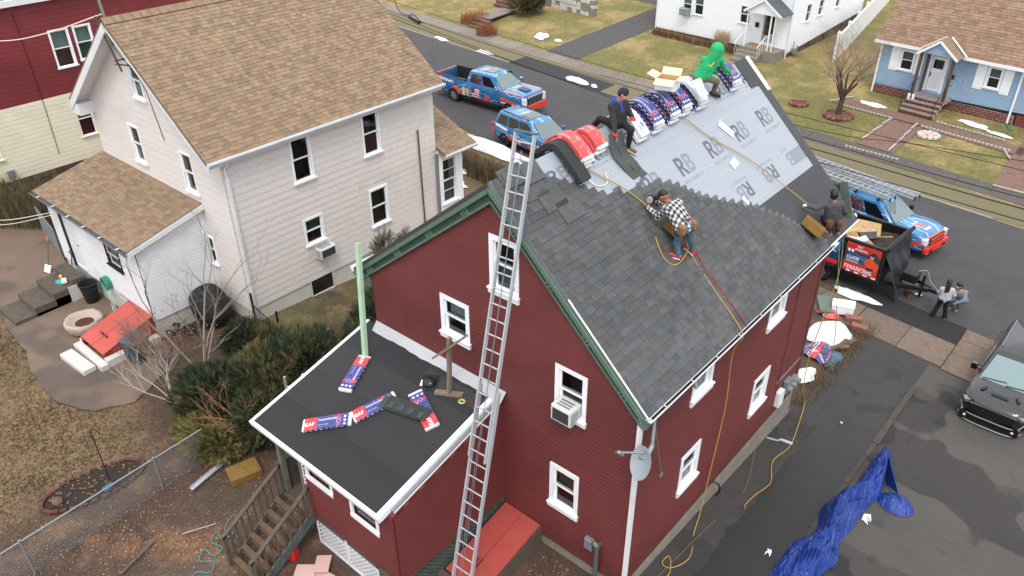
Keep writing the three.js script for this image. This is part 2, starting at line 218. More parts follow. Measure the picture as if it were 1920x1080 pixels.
{ // far sidewalk, slab by slab; near walk slabs; brick walk
  const far = new THREE.Group(); far.name = 'sidewalk'; far.userData.kind = 'structure'; scene.add(far);
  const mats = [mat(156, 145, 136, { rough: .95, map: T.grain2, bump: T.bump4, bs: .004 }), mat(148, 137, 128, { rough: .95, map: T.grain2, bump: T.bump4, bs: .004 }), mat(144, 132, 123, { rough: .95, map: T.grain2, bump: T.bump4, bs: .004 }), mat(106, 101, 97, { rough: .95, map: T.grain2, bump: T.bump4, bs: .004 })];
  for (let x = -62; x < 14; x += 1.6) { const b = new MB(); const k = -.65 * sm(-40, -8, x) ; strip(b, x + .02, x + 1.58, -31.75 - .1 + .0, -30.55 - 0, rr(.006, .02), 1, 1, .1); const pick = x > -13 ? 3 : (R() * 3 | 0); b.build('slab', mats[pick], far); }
  const near = new THREE.Group(); near.name = 'front_walk'; near.userData.kind = 'structure'; scene.add(near);
  const nm = [mat(140, 122, 108, { rough: .95, map: T.grain2, bump: T.bump4, bs: .004 }), mat(132, 115, 102, { rough: .95, map: T.grain2, bump: T.bump4, bs: .004 })];
  [[-6, -4], [-3.98, -2.1], [-2.08, -.5], [-.46, 1.2], [1.22, 2.74]].forEach(([a, c], i) => { const b = new MB(); strip(b, a, c, -17.15, -15.35, .022, 1, 1, .1); b.build('slab', nm[i % 2], near); });
  for (const [s0, s1] of [[-18.45, -17.7], [-17.68, -16.55], [-16.53, -15.2]]) { const b = new MB(); const P = (x, s) => V(x, Math.max(H(x, s + K * x), s < -17.6 ? -1.6 : -9) + .03, s + K * x); b.quad(P(2.78, s1), P(8.5, s1), P(8.5, s0), P(2.78, s0)); const dn = v => v.clone().sub(V(0, .12, 0)); b.quad(dn(P(2.78, s0)), dn(P(2.78, s1)), P(2.78, s1), P(2.78, s0)); b.quad(dn(P(2.78, s0)), P(2.78, s0), P(8.5, s0), dn(P(8.5, s0))); b.build('slab', nm[0], near); }
}
{ // driveway: resurfaced strip with a wet stain, older asphalt on its right, apron
  const X0 = .02, X1 = 2.42, S0 = -15.4, S1 = 9, W = 512, Hh = 2048;
  const t = dataTex(W, Hh, (i, j) => { const x = X0 + (X1 - X0) * i / W, s = S0 + (S1 - S0) * j / Hh; const e = .92 + .22 * (fbm(s * 1.1, 3, 3) - .5) + .12 * (fbm(s * 6, x * 6, 3) - .5) - .5 * sm(-8.5, -11.5, s); const wet = sm(e - .02, e + .02, x) * (1 - .75 * sm(-9.2, -8.4, -s * -1 + 1.4 * (fbm(x * 2, s, 3) - .5)) * 0); const wet2 = wet * sm(-10.9, -10.0, s + 1.6 * (fbm(x * 1.7, s * .6, 3) - .5)); const dark2 = sm(.62, .66, fbm(x * 1.1 + 9, s * .8, 4)) * .3; const h = hash(i, j), a = fbm(x * 3, s * 3, 3); const g = (54 + 7 * a + 10 * sm(-11, -8, -Math.abs(s + 4) * 0 + s) * 0) * (.85 + .3 * h); const k = 1 - .36 * wet2 - dark2 * (1 - wet2) * .4; return [g * k * (1.06 - .06 * wet2), g * k * (1.02 - .02 * wet2), g * k * 1.03]; }, true, false);
  const rt = dataTex(256, 1024, (i, j) => { const x = X0 + (X1 - X0) * i / 256, s = S0 + (S1 - S0) * j / 1024; const e = .92 + .22 * (fbm(s * 1.1, 3, 3) - .5) - .5 * sm(-8.5, -11.5, s); const w = sm(e - .03, e + .03, x) * sm(-10.9, -10, s + 1.6 * (fbm(x * 1.7, s * .6, 3) - .5)); const g = 245 - 105 * w; return [g, g, g]; }, false, false);
  const b = new MB(); b.keep = true; const n = 60, P = (x, s) => V(x, H(x, s + K * x) + .008, s + K * x);
  const put = (x, s) => { const v = P(x, s); b.p.push(v.x, v.y, v.z); b.n.push(0, 1, 0); b.uv.push((x - X0) / (X1 - X0), (s - S0) / (S1 - S0)); };
  for (let i = 0; i < n; i++) { const s = S0 + (S1 - S0) * i / n, f = S0 + (S1 - S0) * (i + 1) / n; for (const [x, q] of [[X0, f], [X1, f], [X1, s], [X0, f], [X1, s], [X0, s]]) put(x, q); }
  struct(b, 'driveway', new THREE.MeshStandardMaterial({ map: t, roughnessMap: rt, roughness: 1, bumpMap: rep(T.bump, 3, 24), bumpScale: .003 }));
  const t2 = dataTex(1024, 1024, (i, j) => { const u = i / 1024, v = j / 1024, a = tf(u, v, 4), a2 = tf(u + .5, v + .3, 9), h = hash(i, j), p = sm(.5, .535, a + .06 * a2), q = sm(.6, .64, tf(u + .2, v + .7, 5)), cr = Math.abs(tf(u, v, 7) - .5) < .0035 ? .82 : 1; const g = (49 + 22 * p + 8 * a2 - 12 * q) * (.84 + .32 * h) * cr; return [g * 1.05, g, g * .96]; }); t2.repeat.set(1 / 9, 1 / 9);
  const c = new MB(); strip(c, 2.42, 9.2, -15.2, 12, .006, 4, 24); struct(c, 'old_driveway', new THREE.MeshStandardMaterial({ map: t2, roughness: .85, bumpMap: T.bump4, bumpScale: .006 }));
  const d = new MB(); for (let i = 0; i < 3; i++) { const a = -.9 + i * 1.22, e = a + 1.22; const Q = (x, s) => V(x, s > -17.5 ? H(x, s + K * x) + .014 : -1.672, s + K * x); d.quad(Q(a, -17.16), Q(e, -17.16), Q(e, -18.75), Q(a, -18.75)); } struct(d, 'driveway_apron', mat(46, 46, 49, { rough: .9, map: T.grain2, bump: T.bump4, bs: .004 }));
  // raised edge strip between the two driveways
  const f = new MB(); for (let i = 0; i < 22; i++) { const s = -13.5 + i * .75; strip(f, 2.38 + rr(-.02, .02), 2.52 + rr(0, .05), s, s + .74, .03 + rr(0, .02), 1, 1, .08); } struct(f, 'driveway_edge', mat(92, 86, 80, { rough: .95, map: T.grain2, bump: T.bump4, bs: .008 }));
}
{ // patio behind the tan house
  { const Q = []; const n0 = PATIO.length; for (let i = 0; i < n0; i++) { const a = PATIO[i], c = PATIO[(i + 1) % n0], m = Math.max(1, Math.round(Math.hypot(c[0] - a[0], c[1] - a[1]) / .22)); for (let k = 0; k < m; k++) { const t = k / m, x = a[0] + (c[0] - a[0]) * t, z = a[1] + (c[1] - a[1]) * t; Q.push([x + .34 * (fbm(x * 1.5, z * 1.5, 3) - .5), z + .34 * (fbm(x * 1.5 + 9, z * 1.5, 3) - .5)]); } } PATIO.length = 0; PATIO.push(...Q); }
  const b = new MB(); b.color(255, 255, 255); const s = new THREE.Shape(PATIO.map(p => new THREE.Vector2(p[0], -p[1]))); const g = new THREE.ShapeGeometry(s); g.rotateX(-Math.PI / 2); const P = g.attributes.position; for (let i = 0; i < P.count; i++) P.setY(i, -.37 - .025 * sOf(P.getX(i), P.getZ(i)) + .035); g.computeVertexNormals(); const mb = new MB(); mb.geo(g);
  for (let i = 0; i < PATIO.length; i++) { const a = PATIO[i], c = PATIO[(i + 1) % PATIO.length], y = p => -.37 - .025 * sOf(p[0], p[1]); mb.quad([a[0], y(a) + .035, a[1]], [c[0], y(c) + .035, c[1]], [c[0], y(c) - .1, c[1]], [a[0], y(a) - .1, a[1]]); }
  const t = dataTex(1024, 1024, (i, j) => { const u = i / 1024, v = j / 1024, a = tf(u, v, 4), c = tf(u + .3, v, 14), h = hash(i, j), k = sm(.42, .58, a); const f = (.84 + .26 * h); return [(88 + 26 * k + 12 * c) * f, (78 + 19 * k + 11 * c) * f, (72 + 13 * k + 10 * c) * f]; }); t.repeat.set(1 / 8, 1 / 8);
  struct(mb, 'patio', new THREE.MeshStandardMaterial({ map: t, roughness: .95, bumpMap: T.bump4, bumpScale: .004 }));
}
{ // far driveway and brick walks of the blue house
  const b = new MB(); const P = (x, s, d = .006) => V(x, H(x, s + K * x) + d, s + K * x); for (let i = 0; i < 8; i++) { const t0 = i / 8, t1 = (i + 1) / 8, L = t => [-30.9 + t * 1.2, -31.85 - t * 14], Q = t => [-27.7 + t * 1.5 - (t < .1 ? 0 : .2), -31.85 - t * 14]; b.quad(P(...L(t0)), P(...Q(t0)), P(...Q(t1)), P(...L(t1))); } strip(b, -33, -20, -52, -45.9, .008, 3, 2); struct(b, 'far_driveway', mat(96, 92, 92, { rough: .95, map: T.grain2, bump: T.bump4, bs: .006 }));
  const bt = dataTex(512, 512, (i, j) => { const row = j / 16 | 0, u = (i + (row % 2) * 16) % 512, col = u / 32 | 0, e = (j % 16 < 2 || u % 32 < 2), q = hash(col, row), h = hash(i, j), f = .8 + .4 * h; if (e) return [128 * f, 112 * f, 103 * f]; return [(100 + 30 * q) * f, (76 + 22 * q) * f, (68 + 18 * q) * f]; }); bt.repeat.set(1 / 3.2, 1 / 1.6);
  const bm = new THREE.MeshStandardMaterial({ map: bt, roughness: .95, bumpMap: T.bump4, bumpScale: .004 });
  const w = new MB(); const q4 = (a, c, e, f) => w.quad(P(...a, .03), P(...c, .03), P(...e, .03), P(...f, .03));
  q4([-6.75, -31.9], [-4.75, -31.9], [-4.5, -36.2], [-6.3, -36.2]); q4([-10, -36.2], [.6, -35.7], [.6, -36.8], [-10, -37.3]); struct(w, 'brick_path', bm);
  const w2 = new MB(); strip(w2, .25, 6, -38, -31.9, .03, 1, 3); struct(w2, 'brick_driveway', bm);
}

// ================= BUILDING KIT =================
const unitShingle = (() => { const b = new MB(); const t = .5; // x -.5..5, y 0..1, z thickness
  b.quad([-t, 0, 1], [t, 0, 1], [t, 1, .15], [-t, 1, .15]); b.quad([-t, 0, 0], [t, 0, 0], [t, 0, 1], [-t, 0, 1]); b.quad([-t, 1, 0], [-t, 0, 0], [-t, 0, 1], [-t, 1, .15]); b.quad([t, 0, 0], [t, 1, 0], [t, 1, .15], [t, 0, 1]); return b; })();
const unitBox = (() => { const b = new MB(); b.box(0, 0, 0, 1, 1, 1); return b; })();
// many alike pieces: the nearest 300 one by one, the rest joined
function pieces(list, unit, mats, name, parent, limit = 300) {
  const geos = [unit.toGeo(1), unit.toGeo(1.7)];
  list.forEach(p => { p.d = V(0, 0, 0).setFromMatrixPosition(p.m).distanceTo(CAM); }); list.sort((a, b) => a.d - b.d);
  list.slice(0, limit).forEach((p, i) => { const o = new THREE.Mesh(geos[i % 2], mats[p.k]); o.name = name; p.m.decompose(o.position, o.quaternion, o.scale); parent.add(shade(o)); });
  const rest = list.slice(limit); if (!rest.length) return;
  mats.forEach((mm, k) => { const b = new MB(); const q = rest.filter(p => p.k === k); if (!q.length) return; for (const p of q) b.geo(unit.toGeo(1), p.m); b.build(name === 'brick' ? 'brickwork' : name + '_field', mm, parent, { kind: 'stuff' }); });
}
const TR = (F, x, y, z, sx, sy, sz, rz = 0) => F.clone().multiply(new THREE.Matrix4().compose(V(x, y, z), new THREE.Quaternion().setFromAxisAngle(V(0, 0, 1), rz), V(sx, sy, sz)));
// interval of a convex polygon at height y
function span(poly, y) { let a = 1e9, b = -1e9; for (let i = 0; i < poly.length; i++) { const p = poly[i], q = poly[(i + 1) % poly.length]; if ((p[1] <= y && q[1] >= y) || (q[1] <= y && p[1] >= y)) { if (Math.abs(p[1] - q[1]) < 1e-9) { a = Math.min(a, p[0], q[0]); b = Math.max(b, p[0], q[0]); } else { const x = p[0] + (q[0] - p[0]) * (y - p[1]) / (q[1] - p[1]); a = Math.min(a, x); b = Math.max(b, x); } } } return a < b + 1e-9 && a < 1e8 ? [a, b] : null; }
function courses(poly, holes, exp, off = 0) { // list of clipped strips
  const ys = poly.map(p => p[1]), y0 = Math.min(...ys), y1 = Math.max(...ys), out = [];
  for (let y = y0 - off; y < y1 - .002; y += exp) {
    const a = Math.max(y, y0 + 1e-5), c = Math.min(y + exp, y1 - 1e-5); if (c - a < .004) continue; const p = span(poly, a), q = span(poly, c); if (!p || !q) continue;
    let segs = [[p[0], q[0], p[1], q[1]]];
    for (const h of holes) if (h[1] < c - .01 && h[3] > a + .01) segs = segs.flatMap(s => { const r = []; if (s[2] <= h[0] || s[0] >= h[2]) return [s]; if (s[0] < h[0]) r.push([s[0], s[1], h[0], h[0]]); if (s[2] > h[2]) r.push([h[2], h[2], s[2], s[3]]); return r; });
    for (const s of segs) if (s[2] - s[0] > .01) out.push([a, c, ...s]);
  } return out;
}
function siding(F, poly, holes, exp, depth, m, parent, name = 'siding') { const b = new MB(F); for (const [a, c, l0, l1, r0, r1] of courses(poly, holes, exp)) { const e = .74, lm = l0 + (l1 - l0) * e, rm = r0 + (r1 - r0) * e, ym = a + (c - a) * e; b.quad([l0, a, depth], [r0, a, depth], [rm, ym, depth * .8], [lm, ym, depth * .8]); b.quad([lm, ym, depth * .8], [rm, ym, depth * .8], [r1, c, .002], [l1, c, .002]); b.quad([l0, a, 0], [r0, a, 0], [r0, a, depth], [l0, a, depth]); } return b.build(name, m, parent, { kind: 'stuff' }); }
function wallCore(F, poly, holes, m, parent, th = .14, name = 'wall') { const b = new MB(F); const s = new THREE.Shape(poly.map(p => new THREE.Vector2(p[0], p[1]))); for (const h of holes) { const e = .055; s.holes.push(new THREE.Path([[h[0] + e, h[1] + e], [h[0] + e, h[3] - e], [h[2] - e, h[3] - e], [h[2] - e, h[1] + e]].map(p => new THREE.Vector2(p[0], p[1])))); } b.geo(new THREE.ExtrudeGeometry(s, { depth: th, bevelEnabled: false }), new THREE.Matrix4().makeTranslation(0, 0, -th)); return b.build(name, m, parent); }
// double-hung window; outer trim rectangle x0,y0,x1,y1
function windowPart(parent, F, x0, y0, x1, y1, o = {}) {
  const { trim = .085, fm = M.whiteClean, curtain, lower, sillOut = .07, shelf = .14, sashM = M.whiteClean, lift = 0, muntin } = o; const g = partGroup('window', parent);
  const b = new MB(F); const d = .045, ix0 = x0 + trim, ix1 = x1 - trim, iy0 = y0 + trim * (shelf > .1 ? 1.3 : 1), iy1 = y1 - trim;
  b.bb(x0, iy0 - .0, -.05, ix0, y1, d); b.bb(ix1, iy0, -.05, x1, y1, d); b.bb(ix0, iy1, -.05, ix1, y1, d + .004); b.build('frame', fm, g);
  const s = new MB(F); s.bb(x0 - .02, y0, -.1, x1 + .02, iy0, d + sillOut * .5); s.bb(x0 - .03, iy0 - .03, -.1, x1 + .03, iy0 + .004, d + sillOut); s.build('sill', fm, g);
  const mid = (iy0 + iy1) / 2 + .01, r = .042;
  const sash = (a, c, z, nm, lft) => { const q = new MB(F); q.bb(ix0, a + lft, z, ix0 + r, c + lft, z + .035); q.bb(ix1 - r, a + lft, z, ix1, c + lft, z + .035); q.bb(ix0 + r, a + lft, z, ix1 - r, a + r + lft, z + .035); q.bb(ix0 + r, c - r + lft, z, ix1 - r, c + lft, z + .035); if (muntin) q.bb(ix0 + r, (a + c) / 2 - .01, z + .01, ix1 - r, (a + c) / 2 + .012, z + .03); q.build('sash', sashM, g); const p = new MB(F); p.quad([ix0 + r, a + r + lft, z + .016], [ix1 - r, a + r + lft, z + .016], [ix1 - r, c - r + lft, z + .016], [ix0 + r, c - r + lft, z + .016]); p.build('pane', M.pane, g); };
  sash(mid, iy1, -.03, 'upper', 0); sash(iy0, mid + r, -.07, 'lower', lift);
  const back = new MB(F); back.bb(ix0 - .02, iy0 - .02, -.42, ix1 + .02, iy1 + .02, -.40); back.build('blackout', M.room, g);
  const fold = (a, c, m) => { const q = new MB(F), n = 14; for (let i = 0; i < n; i++) { const u0 = ix0 + (ix1 - ix0) * i / n, u1 = ix0 + (ix1 - ix0) * (i + 1) / n, w = k => -.15 + .018 * (k % 2 ? 1 : -1); q.quad([u0, a, w(i)], [u1, a, w(i + 1)], [u1, c, w(i + 1)], [u0, c, w(i)]); } q.build('curtain', m, g); };
  if (curtain) fold(mid, iy1, curtain); if (lower) fold(iy0, mid, lower); return g;
}
function gutterRun(parent, a, b, m, out, sz = .12) { // K gutter from a to b, outward horizontal vector out
  const q = new MB(); a = V3(a); b = V3(b); const o = V3(out).clone().normalize(), dn = V(0, -1, 0); const at = (p, x, y) => p.clone().addScaledVector(o, x).addScaledVector(dn, y);
  const prof = [[0, 0], [0, sz], [sz * .6, sz], [sz, sz * .35], [sz, 0], [sz * .9, 0], [sz * .9, sz * .3], [sz * .55, sz * .9], [.012, sz * .9], [.012, 0]];
  for (let i = 0; i < prof.length; i++) { const p = prof[i], r = prof[(i + 1) % prof.length]; q.quad(at(a, ...p), at(b, ...p), at(b, ...r), at(a, ...r)); }
  for (const e of [a, b]) { q.quad(at(e, 0, 0), at(e, 0, sz), at(e, sz * .6, sz), at(e, sz, sz * .35)); q.tri(at(e, 0, 0), at(e, sz, sz * .35), at(e, sz, 0)); } return q.build('gutter', m, parent);
}
// roof slab: P0 eave corner, U along the eave, Vv up the slope
function slab(P0, U, Vv, L, S, th) { const u = V3(U).clone().normalize(), v = V3(Vv).clone().normalize(), n = u.clone().cross(v).normalize(); const F = new THREE.Matrix4().makeBasis(u, v, n); F.setPosition(V3(P0)); const b = new MB(F); b.bb(0, 0, -th, L, S, 0); return { b, F, n, u, v }; }
function shingleRoof(parent, F, L, S, mats, o = {}) { // F: local x along the eave, y up the slope, z out
  const { exp = .143, wmin = .13, wmax = .3, th = .016, limit = 300, mask } = o; const list = [];
  const n = Math.floor(S / exp);
  for (let i = 0; i < n; i++) { let x = -rr(0, .2); while (x < L) { const w = rr(wmin, wmax), a = Math.max(0, x), c = Math.min(L, x + w); x += w; if (c - a < .03) continue; const lim = mask ? mask(i * exp) : [0, L]; const a2 = Math.max(a, lim[0]), c2 = Math.min(c, lim[1]); if (c2 - a2 < .03) continue; list.push({ m: TR(F, (a2 + c2) / 2, i * exp, .003 + (R() < .5 ? .004 : 0), c2 - a2 - .004, exp * 1.25, th), k: R() * mats.length | 0 }); } }
  pieces(list, unitShingle, mats, 'shingle', parent, limit); return list.length;
}
const tones = (base, spread, n, o) => Array.from({ length: n }, (_, i) => { const k = 1 + spread * (i / (n - 1) * 2 - 1); return mat(base[0] * k + (i % 3 - 1) * spread * 20, base[1] * k, base[2] * k - (i % 3 - 1) * spread * 20, o); });
const greyTones = tones([99, 101, 103], .1, 8, { rough: .95, map: T.grain2, bump: T.bump4, bs: .003 });
const tanTones = tones([163, 138, 113], .075, 7, { rough: .95, map: T.grain2, bump: T.bump4, bs: .003 });
const cream = tones([229, 223, 219], .005, 4, { rough: .8, map: T.grime2 });

// ================= RED HOUSE =================
const RX = -3.6, RY = 8.762, EX = .257, EY = 5.105, LX = -8.2, ZF = .1, ZR = -10.3;
const roofY = x => x > RX ? EY + (EX - x) * (RY - EY) / (EX - RX) : EY + (x - LX) * (RY - EY) / (RX - LX);
const redHouse = thing('red_house', 'dark red clapboard house with half shingled grey roof and green gable trim', 'house');
const FG = frame([0, 0, 0], [1, 0, 0]), FS = frame([0, 0, 0], [0, 0, -1]);
{
  const P = redHouse;
  const gable = [[-7.6, 0], [0, 0], [0, roofY(0) - .12], [RX, RY - .14], [-7.6, roofY(-7.6) - .12]];
  const gw = [[-3.72, 6.24, -2.94, 7.6], [-5.24, 4.44, -4.36, 5.58], [-1.98, 3.98, -1.18, 5.26], [-2.05, 1.17, -1.26, 2.48]];
  const g1 = wallCore(FG, gable, gw, M.red, P); siding(FG, gable, gw, .112, .034, M.red, g1);
  const side = [[0, 0], [9, 0], [9, roofY(0) - .12], [0, roofY(0) - .12]];
  const sw = [[2.08, 3.82, 2.98, 4.94], [5.72, 3.76, 6.66, 4.94], [2.06, 1.1, 2.94, 2.3], [5.62, 1.1, 6.54, 2.3]];
  const g2 = wallCore(FS, side, sw, M.red, P); siding(FS, side, sw, .112, .034, M.red, g2);
  const lf = frame([-7.6, 0, -9], [0, 0, 1]); const lp = [[0, 0], [9, 0], [9, 5.4], [0, 5.4]]; siding(lf, lp, [], .112, .034, M.red, wallCore(lf, lp, [], M.red, P));
  const bf = frame([0, 0, -9], [-1, 0, 0]); const bp = [[0, 0], [7.6, 0], [7.6, roofY(-7.6) - .12], [3.6, RY - .14], [0, roofY(0) - .12]]; siding(bf, bp, [], .112, .034, M.red, wallCore(bf, bp, [], M.red, P));
  const fl = new MB(); fl.bb(-7.5, 2.7, -8.9, -.15, 2.85, -.15); fl.bb(-7.5, -.3, -8.9, -.15, -.1, -.15); fl.each('floor', M.room, P);
  const cp = new MB(); cp.bb(-.12, 0, .001, .025, 5.2, .022); cp.bb(.001, 0, -.12, .022, 5.2, .025); cp.bb(-7.625, 0, .001, -7.5, 5.3, .022); cp.bb(-.02, 0, -9.03, .023, 5.2, -8.9); cp.each('corner_post', M.redTrim, P);
  const fd = new MB(); fd.bb(-7.55, -1.6, -8.95, -.05, .002, -.045); fd.bb(-.05, -1.6, -8.95, -.042 + .06, -.005, -.05); fd.build('foundation', M.conc, P);
  windowPart(P, FG, ...gw[0], { curtain: null, lower: M.blind, trim: .11 }); windowPart(P, FG, ...gw[1], { curtain: M.curtain, trim: .11 }); windowPart(P, FG, ...gw[2], { trim: .1 }); windowPart(P, FG, ...gw[3], { curtain: M.curtainG, trim: .11 });
  windowPart(P, FS, ...sw[0], { trim: .12 }); windowPart(P, FS, ...sw[1], { trim: .12 }); windowPart(P, FS, ...sw[2], { trim: .12, lower: M.blind }); windowPart(P, FS, ...sw[3], { trim: .12 });
  // roof planes
  const vR = V(RX - EX, RY - EY, 0), SR = vR.length(), L = ZF - ZR; const right = slab([EX, EY, ZF], [0, 0, -1], vR, L, SR, .09); const roof = right.b.build('roof', M.greenDk, P); const FRR = right.F;
  const vL = V(RX - LX, RY - EY, 0), SL = vL.length(); const left = slab([LX, EY, ZR], [0, 0, 1], vL, L, SL, .09); left.b.build('roof', mat(84, 82, 80, { rough: .95, map: T.grain2, bump: T.bump4, bs: .006 }), P);
  // shingled corner with its stepped edge: limit u by course height
  const bound = [[5.3, .55], [5.03, 1.0], [4.47, 1.85], [4.29, 2.05], [3.95, 2.5], [3.72, 3.55], [3.64, 4.05], [3.37, 4.55], [2.97, 4.95], [2.73, 5.25], [2.48, 5.65], [2.16, 6.2], [1.94, 6.6], [1.68, 6.9], [1.31, 7.35], [.88, 7.75], [.18, 8.3], [0, 8.45]];
  const lim = y => { for (let i = 0; i < bound.length - 1; i++) { const a = bound[i], b = bound[i + 1]; if (y <= a[0] && y >= b[0]) return a[1] + (b[1] - a[1]) * (a[0] - y) / (a[0] - b[0]) + ZF; } return .4; };
  // bigger spatial tone drift like mixed bundles
  const list = []; const exp = .146; const nC = Math.floor(SR / exp);
  for (let i = 0; i < nC; i++) { const y = i * exp, e = lim(y + exp * .5); let x = -rr(0, .25); while (x < e) { const w = rr(.12, .3) * (R() < .15 ? 1.5 : 1); const a = Math.max(0, x), c = Math.min(e, x + w); x += w; if (c - a < .025) continue; const big = fbm(x * .9 + i * .12, i * .35, 2); let k = Math.floor((.5 * R() + .5 * big) * 8 + (R() - .5) * 3); k = Math.max(0, Math.min(7, k)); list.push({ m: TR(FRR, (a + c) / 2, y, .012 + (R() < .5 ? .005 : 0), c - a - .003, exp * 1.25, .016), k }); } }
  pieces(list, unitShingle, greyTones, 'shingle', roof);
  { // fresh stepped ends: paler exposed nailing strip on the last shingle of each course
    const strip_ = new MB(FRR); for (let i = 0; i < nC; i++) { const y = i * exp, e = lim(y + exp * .5); if (y > 3.9) continue; strip_.bb(e - .14 - .1 * hash(i, 3), y + exp * 1.02, .012, e + .03, y + exp * 1.6, .022); } strip_.each('nailing_strip', mat(112, 122, 118, { rough: .95, map: T.grain2 }), roof);
    const hip = new MB(FRR); for (let i = 0; i < 4; i++) { const x = .62 + i * .02, y = 3.92 + i * .36; hip.bb(.95 + ZF + i * .0 - i * .28, y - .05, .03, 1.25 + ZF - i * .28 + .35, y + .42, .045); } hip.each('cap_shingle', greyTones[4], roof);
    const cap = new MB(FRR); cap.bb(.28, SR - .32, .05, 1.0, SR + .02, .066); cap.bb(.75, SR - .42, .07, 1.25, SR + .02, .085); cap.each('ridge_cap', greyTones[6], roof);
    const st = new MB(FRR); st.bb(2.95, 3.58, .03, 4.2, 3.72, .046); st.bb(2.9, 3.45, .02, 4.1, 3.58, .035); st.each('starter_strip', mat(100, 108, 106, { rough: .95, map: T.grain2 }), roof);
  }
  // printed underlayment, three lapped courses; dark membrane along the eave and rake
  const underTex = (flip, seed) => { const c = document.createElement('canvas'); c.width = 2048; c.height = 288; const x = c.getContext('2d'); const W = 9.6, px = 2048 / W; const q = rng(seed);
    x.fillStyle = '#99a0aa'; x.fillRect(0, 0, 2048, 288); for (let i = 0; i < 260; i++) { x.fillStyle = `rgba(${q() < .5 ? '186,192,200' : '132,140,150'},${.12 + .2 * q()})`; x.fillRect(q() * 2048, q() * 288, 60 + q() * 300, 1 + q() * 1.5); }
    for (let i = 0; i < 70; i++) { const a = i * 30 + 8; x.fillStyle = 'rgba(120,128,140,.55)'; for (const b of [18, 34]) { x.fillRect(a + (b === 34 ? 14 : 0), flip ? 288 - b : b, 8, 5); } for (let k = 0; k < 3; k++) { x.fillStyle = 'rgba(128,136,148,.5)'; x.fillRect(q() * 2048, 60 + q() * 200, 5, 3); } }
    for (let i = 0; i < 8; i++) { const cx = 40 + i * 1.36 * px + (flip ? 0 : 0); x.save(); x.translate(cx, 158); if (flip) x.rotate(Math.PI); x.textAlign = 'left'; x.font = 'bold 128px sans-serif'; x.fillStyle = '#7d848e'; x.fillText('B', 2, 40); x.fillStyle = '#5a606a'; x.fillText('R', -70, 40); x.fillStyle = '#d6dbe3'; x.font = 'bold 24px sans-serif'; x.fillStyle = '#6c737e'; x.fillText('R E L I A B I L T', -68, 76); x.restore(); }
    const t = new THREE.CanvasTexture(c); t.colorSpace = THREE.SRGBColorSpace; return t; };
  const sheet = (x0, x1, y0, y1, z, t, xo) => { const b = new MB(FRR); b.keep = true; const n = 24; for (let i = 0; i < n; i++) { const a = x0 + (x1 - x0) * i / n, c = x0 + (x1 - x0) * (i + 1) / n, wv = k => z + .003 * Math.sin(k * 7) + .003; const g = new THREE.BufferGeometry(); const vts = [[a, y0, wv(i)], [c, y0, wv(i + 1)], [c, y1, wv(i + 1) + .002], [a, y0, wv(i)], [c, y1, wv(i + 1) + .002], [a, y1, wv(i) + .002]]; const uvs = [[a, 0], [c, 0], [c, 1], [a, 0], [c, 1], [a, 1]].flatMap(([u, v]) => [(u - xo) / 9.6, v]); g.setAttribute('position', new THREE.Float32BufferAttribute(vts.flat(), 3)); g.setAttribute('uv', new THREE.Float32BufferAttribute(uvs, 2)); g.computeVertexNormals(); b.geo(g); } return b.build('underlayment', new THREE.MeshStandardMaterial({ map: t, roughness: .55, bumpMap: T.creaseB, bumpScale: .003 }), roof); };
  sheet(.7, 9.85 + ZF, 4.42, SR - .01, .006, underTex(false, 5), 1.95 + ZF - 2); sheet(1.2, 10.2, 3.0, 4.42 + .06, .004, underTex(false, 9), 2.93 + ZF - 2); sheet(3.4, 10.25, 1.86, 3.06, .002, underTex(true, 3), 1.9 + ZF - 2.2);
  { const b = new MB(FRR); b.bb(5.9, .02, .0, L, 1.9, .008); b.build('ice_shield', M.ice, roof); const c = new MB(FRR); c.bb(L - .34, 1.85, .012, L - .001, SR - .0, .02); c.build('ice_shield', mat(72, 75, 80, { rough: .8, map: T.grime2 }), roof);
    const d = new MB(FRR); d.bb(9.66, 4.5, .02, L, SR + .02, .03); d.build('ridge_strip', M.ice, roof); const w = new MB(FRR); w.bb(L - .12, 4.25, .03, L + .05, SR + .02, .036); w.build('white_flap', M.paper, roof);
    const e = new MB(FRR); e.bb(0, -.02, -.1, L, .012, .01); e.build('drip_edge', M.whiteClean, roof); const rk = new MB(FRR); rk.bb(-.006, 0, -.035, .006, SR * .5, .014); rk.build('drip_edge', M.whiteClean, roof); const rk2 = new MB(FRR); rk2.bb(-.012, SR * .5, -.1, .004, SR, .012); rk2.build('drip_edge', M.aluDull, roof);
    // snow-white scraps and caps
    const s = new MB(FRR); for (const [x, y, w2, h2, r] of [[7.55, 3.92, .2, .5, .5], [7.0, 3.1, .3, .2, .2], [6.5, 2.2, .1, .22, .3]]) s.box(x, y, .03, w2, h2, .02, 0, r); s.each('wrapper_scrap', M.paper, roof);
  }
  // rake boards: green frieze + crown, with brackets
  const rake = (x0, y0, x1, y1, m1, m2) => { const g = partGroup('rake_board', P); const b = new MB(); b.panel([[x0, y0 - .44, .02], [x1, y1 - .46, .02], [x1, y1 - .13, .02], [x0, y0 - .13, .02]], .05); b.build('frieze', m1, g); const c = new MB(); c.beam([x0, y0 - .17, ZF - .02], [x1, y1 - .17, ZF - .02], .09, .16, [0, 0, 1]); c.beam([x0, y0 - .42, .07], [x1, y1 - .43, .07], .05, .07, [0, 0, 1]); c.build('crown_moulding', m2, g); const d = new MB(); for (const t of [.12, .36, .6, .84]) { const x = x0 + (x1 - x0) * t, y = y0 + (y1 - y0) * t - .27; const sl = Math.atan2(y1 - y0, x1 - x0); for (const q of [-.09, 0, .09]) d.box(x + q * Math.cos(sl), y + q * Math.sin(sl), .09, .045, .22, .05, 0, sl); } d.each('bracket', m2, g); };
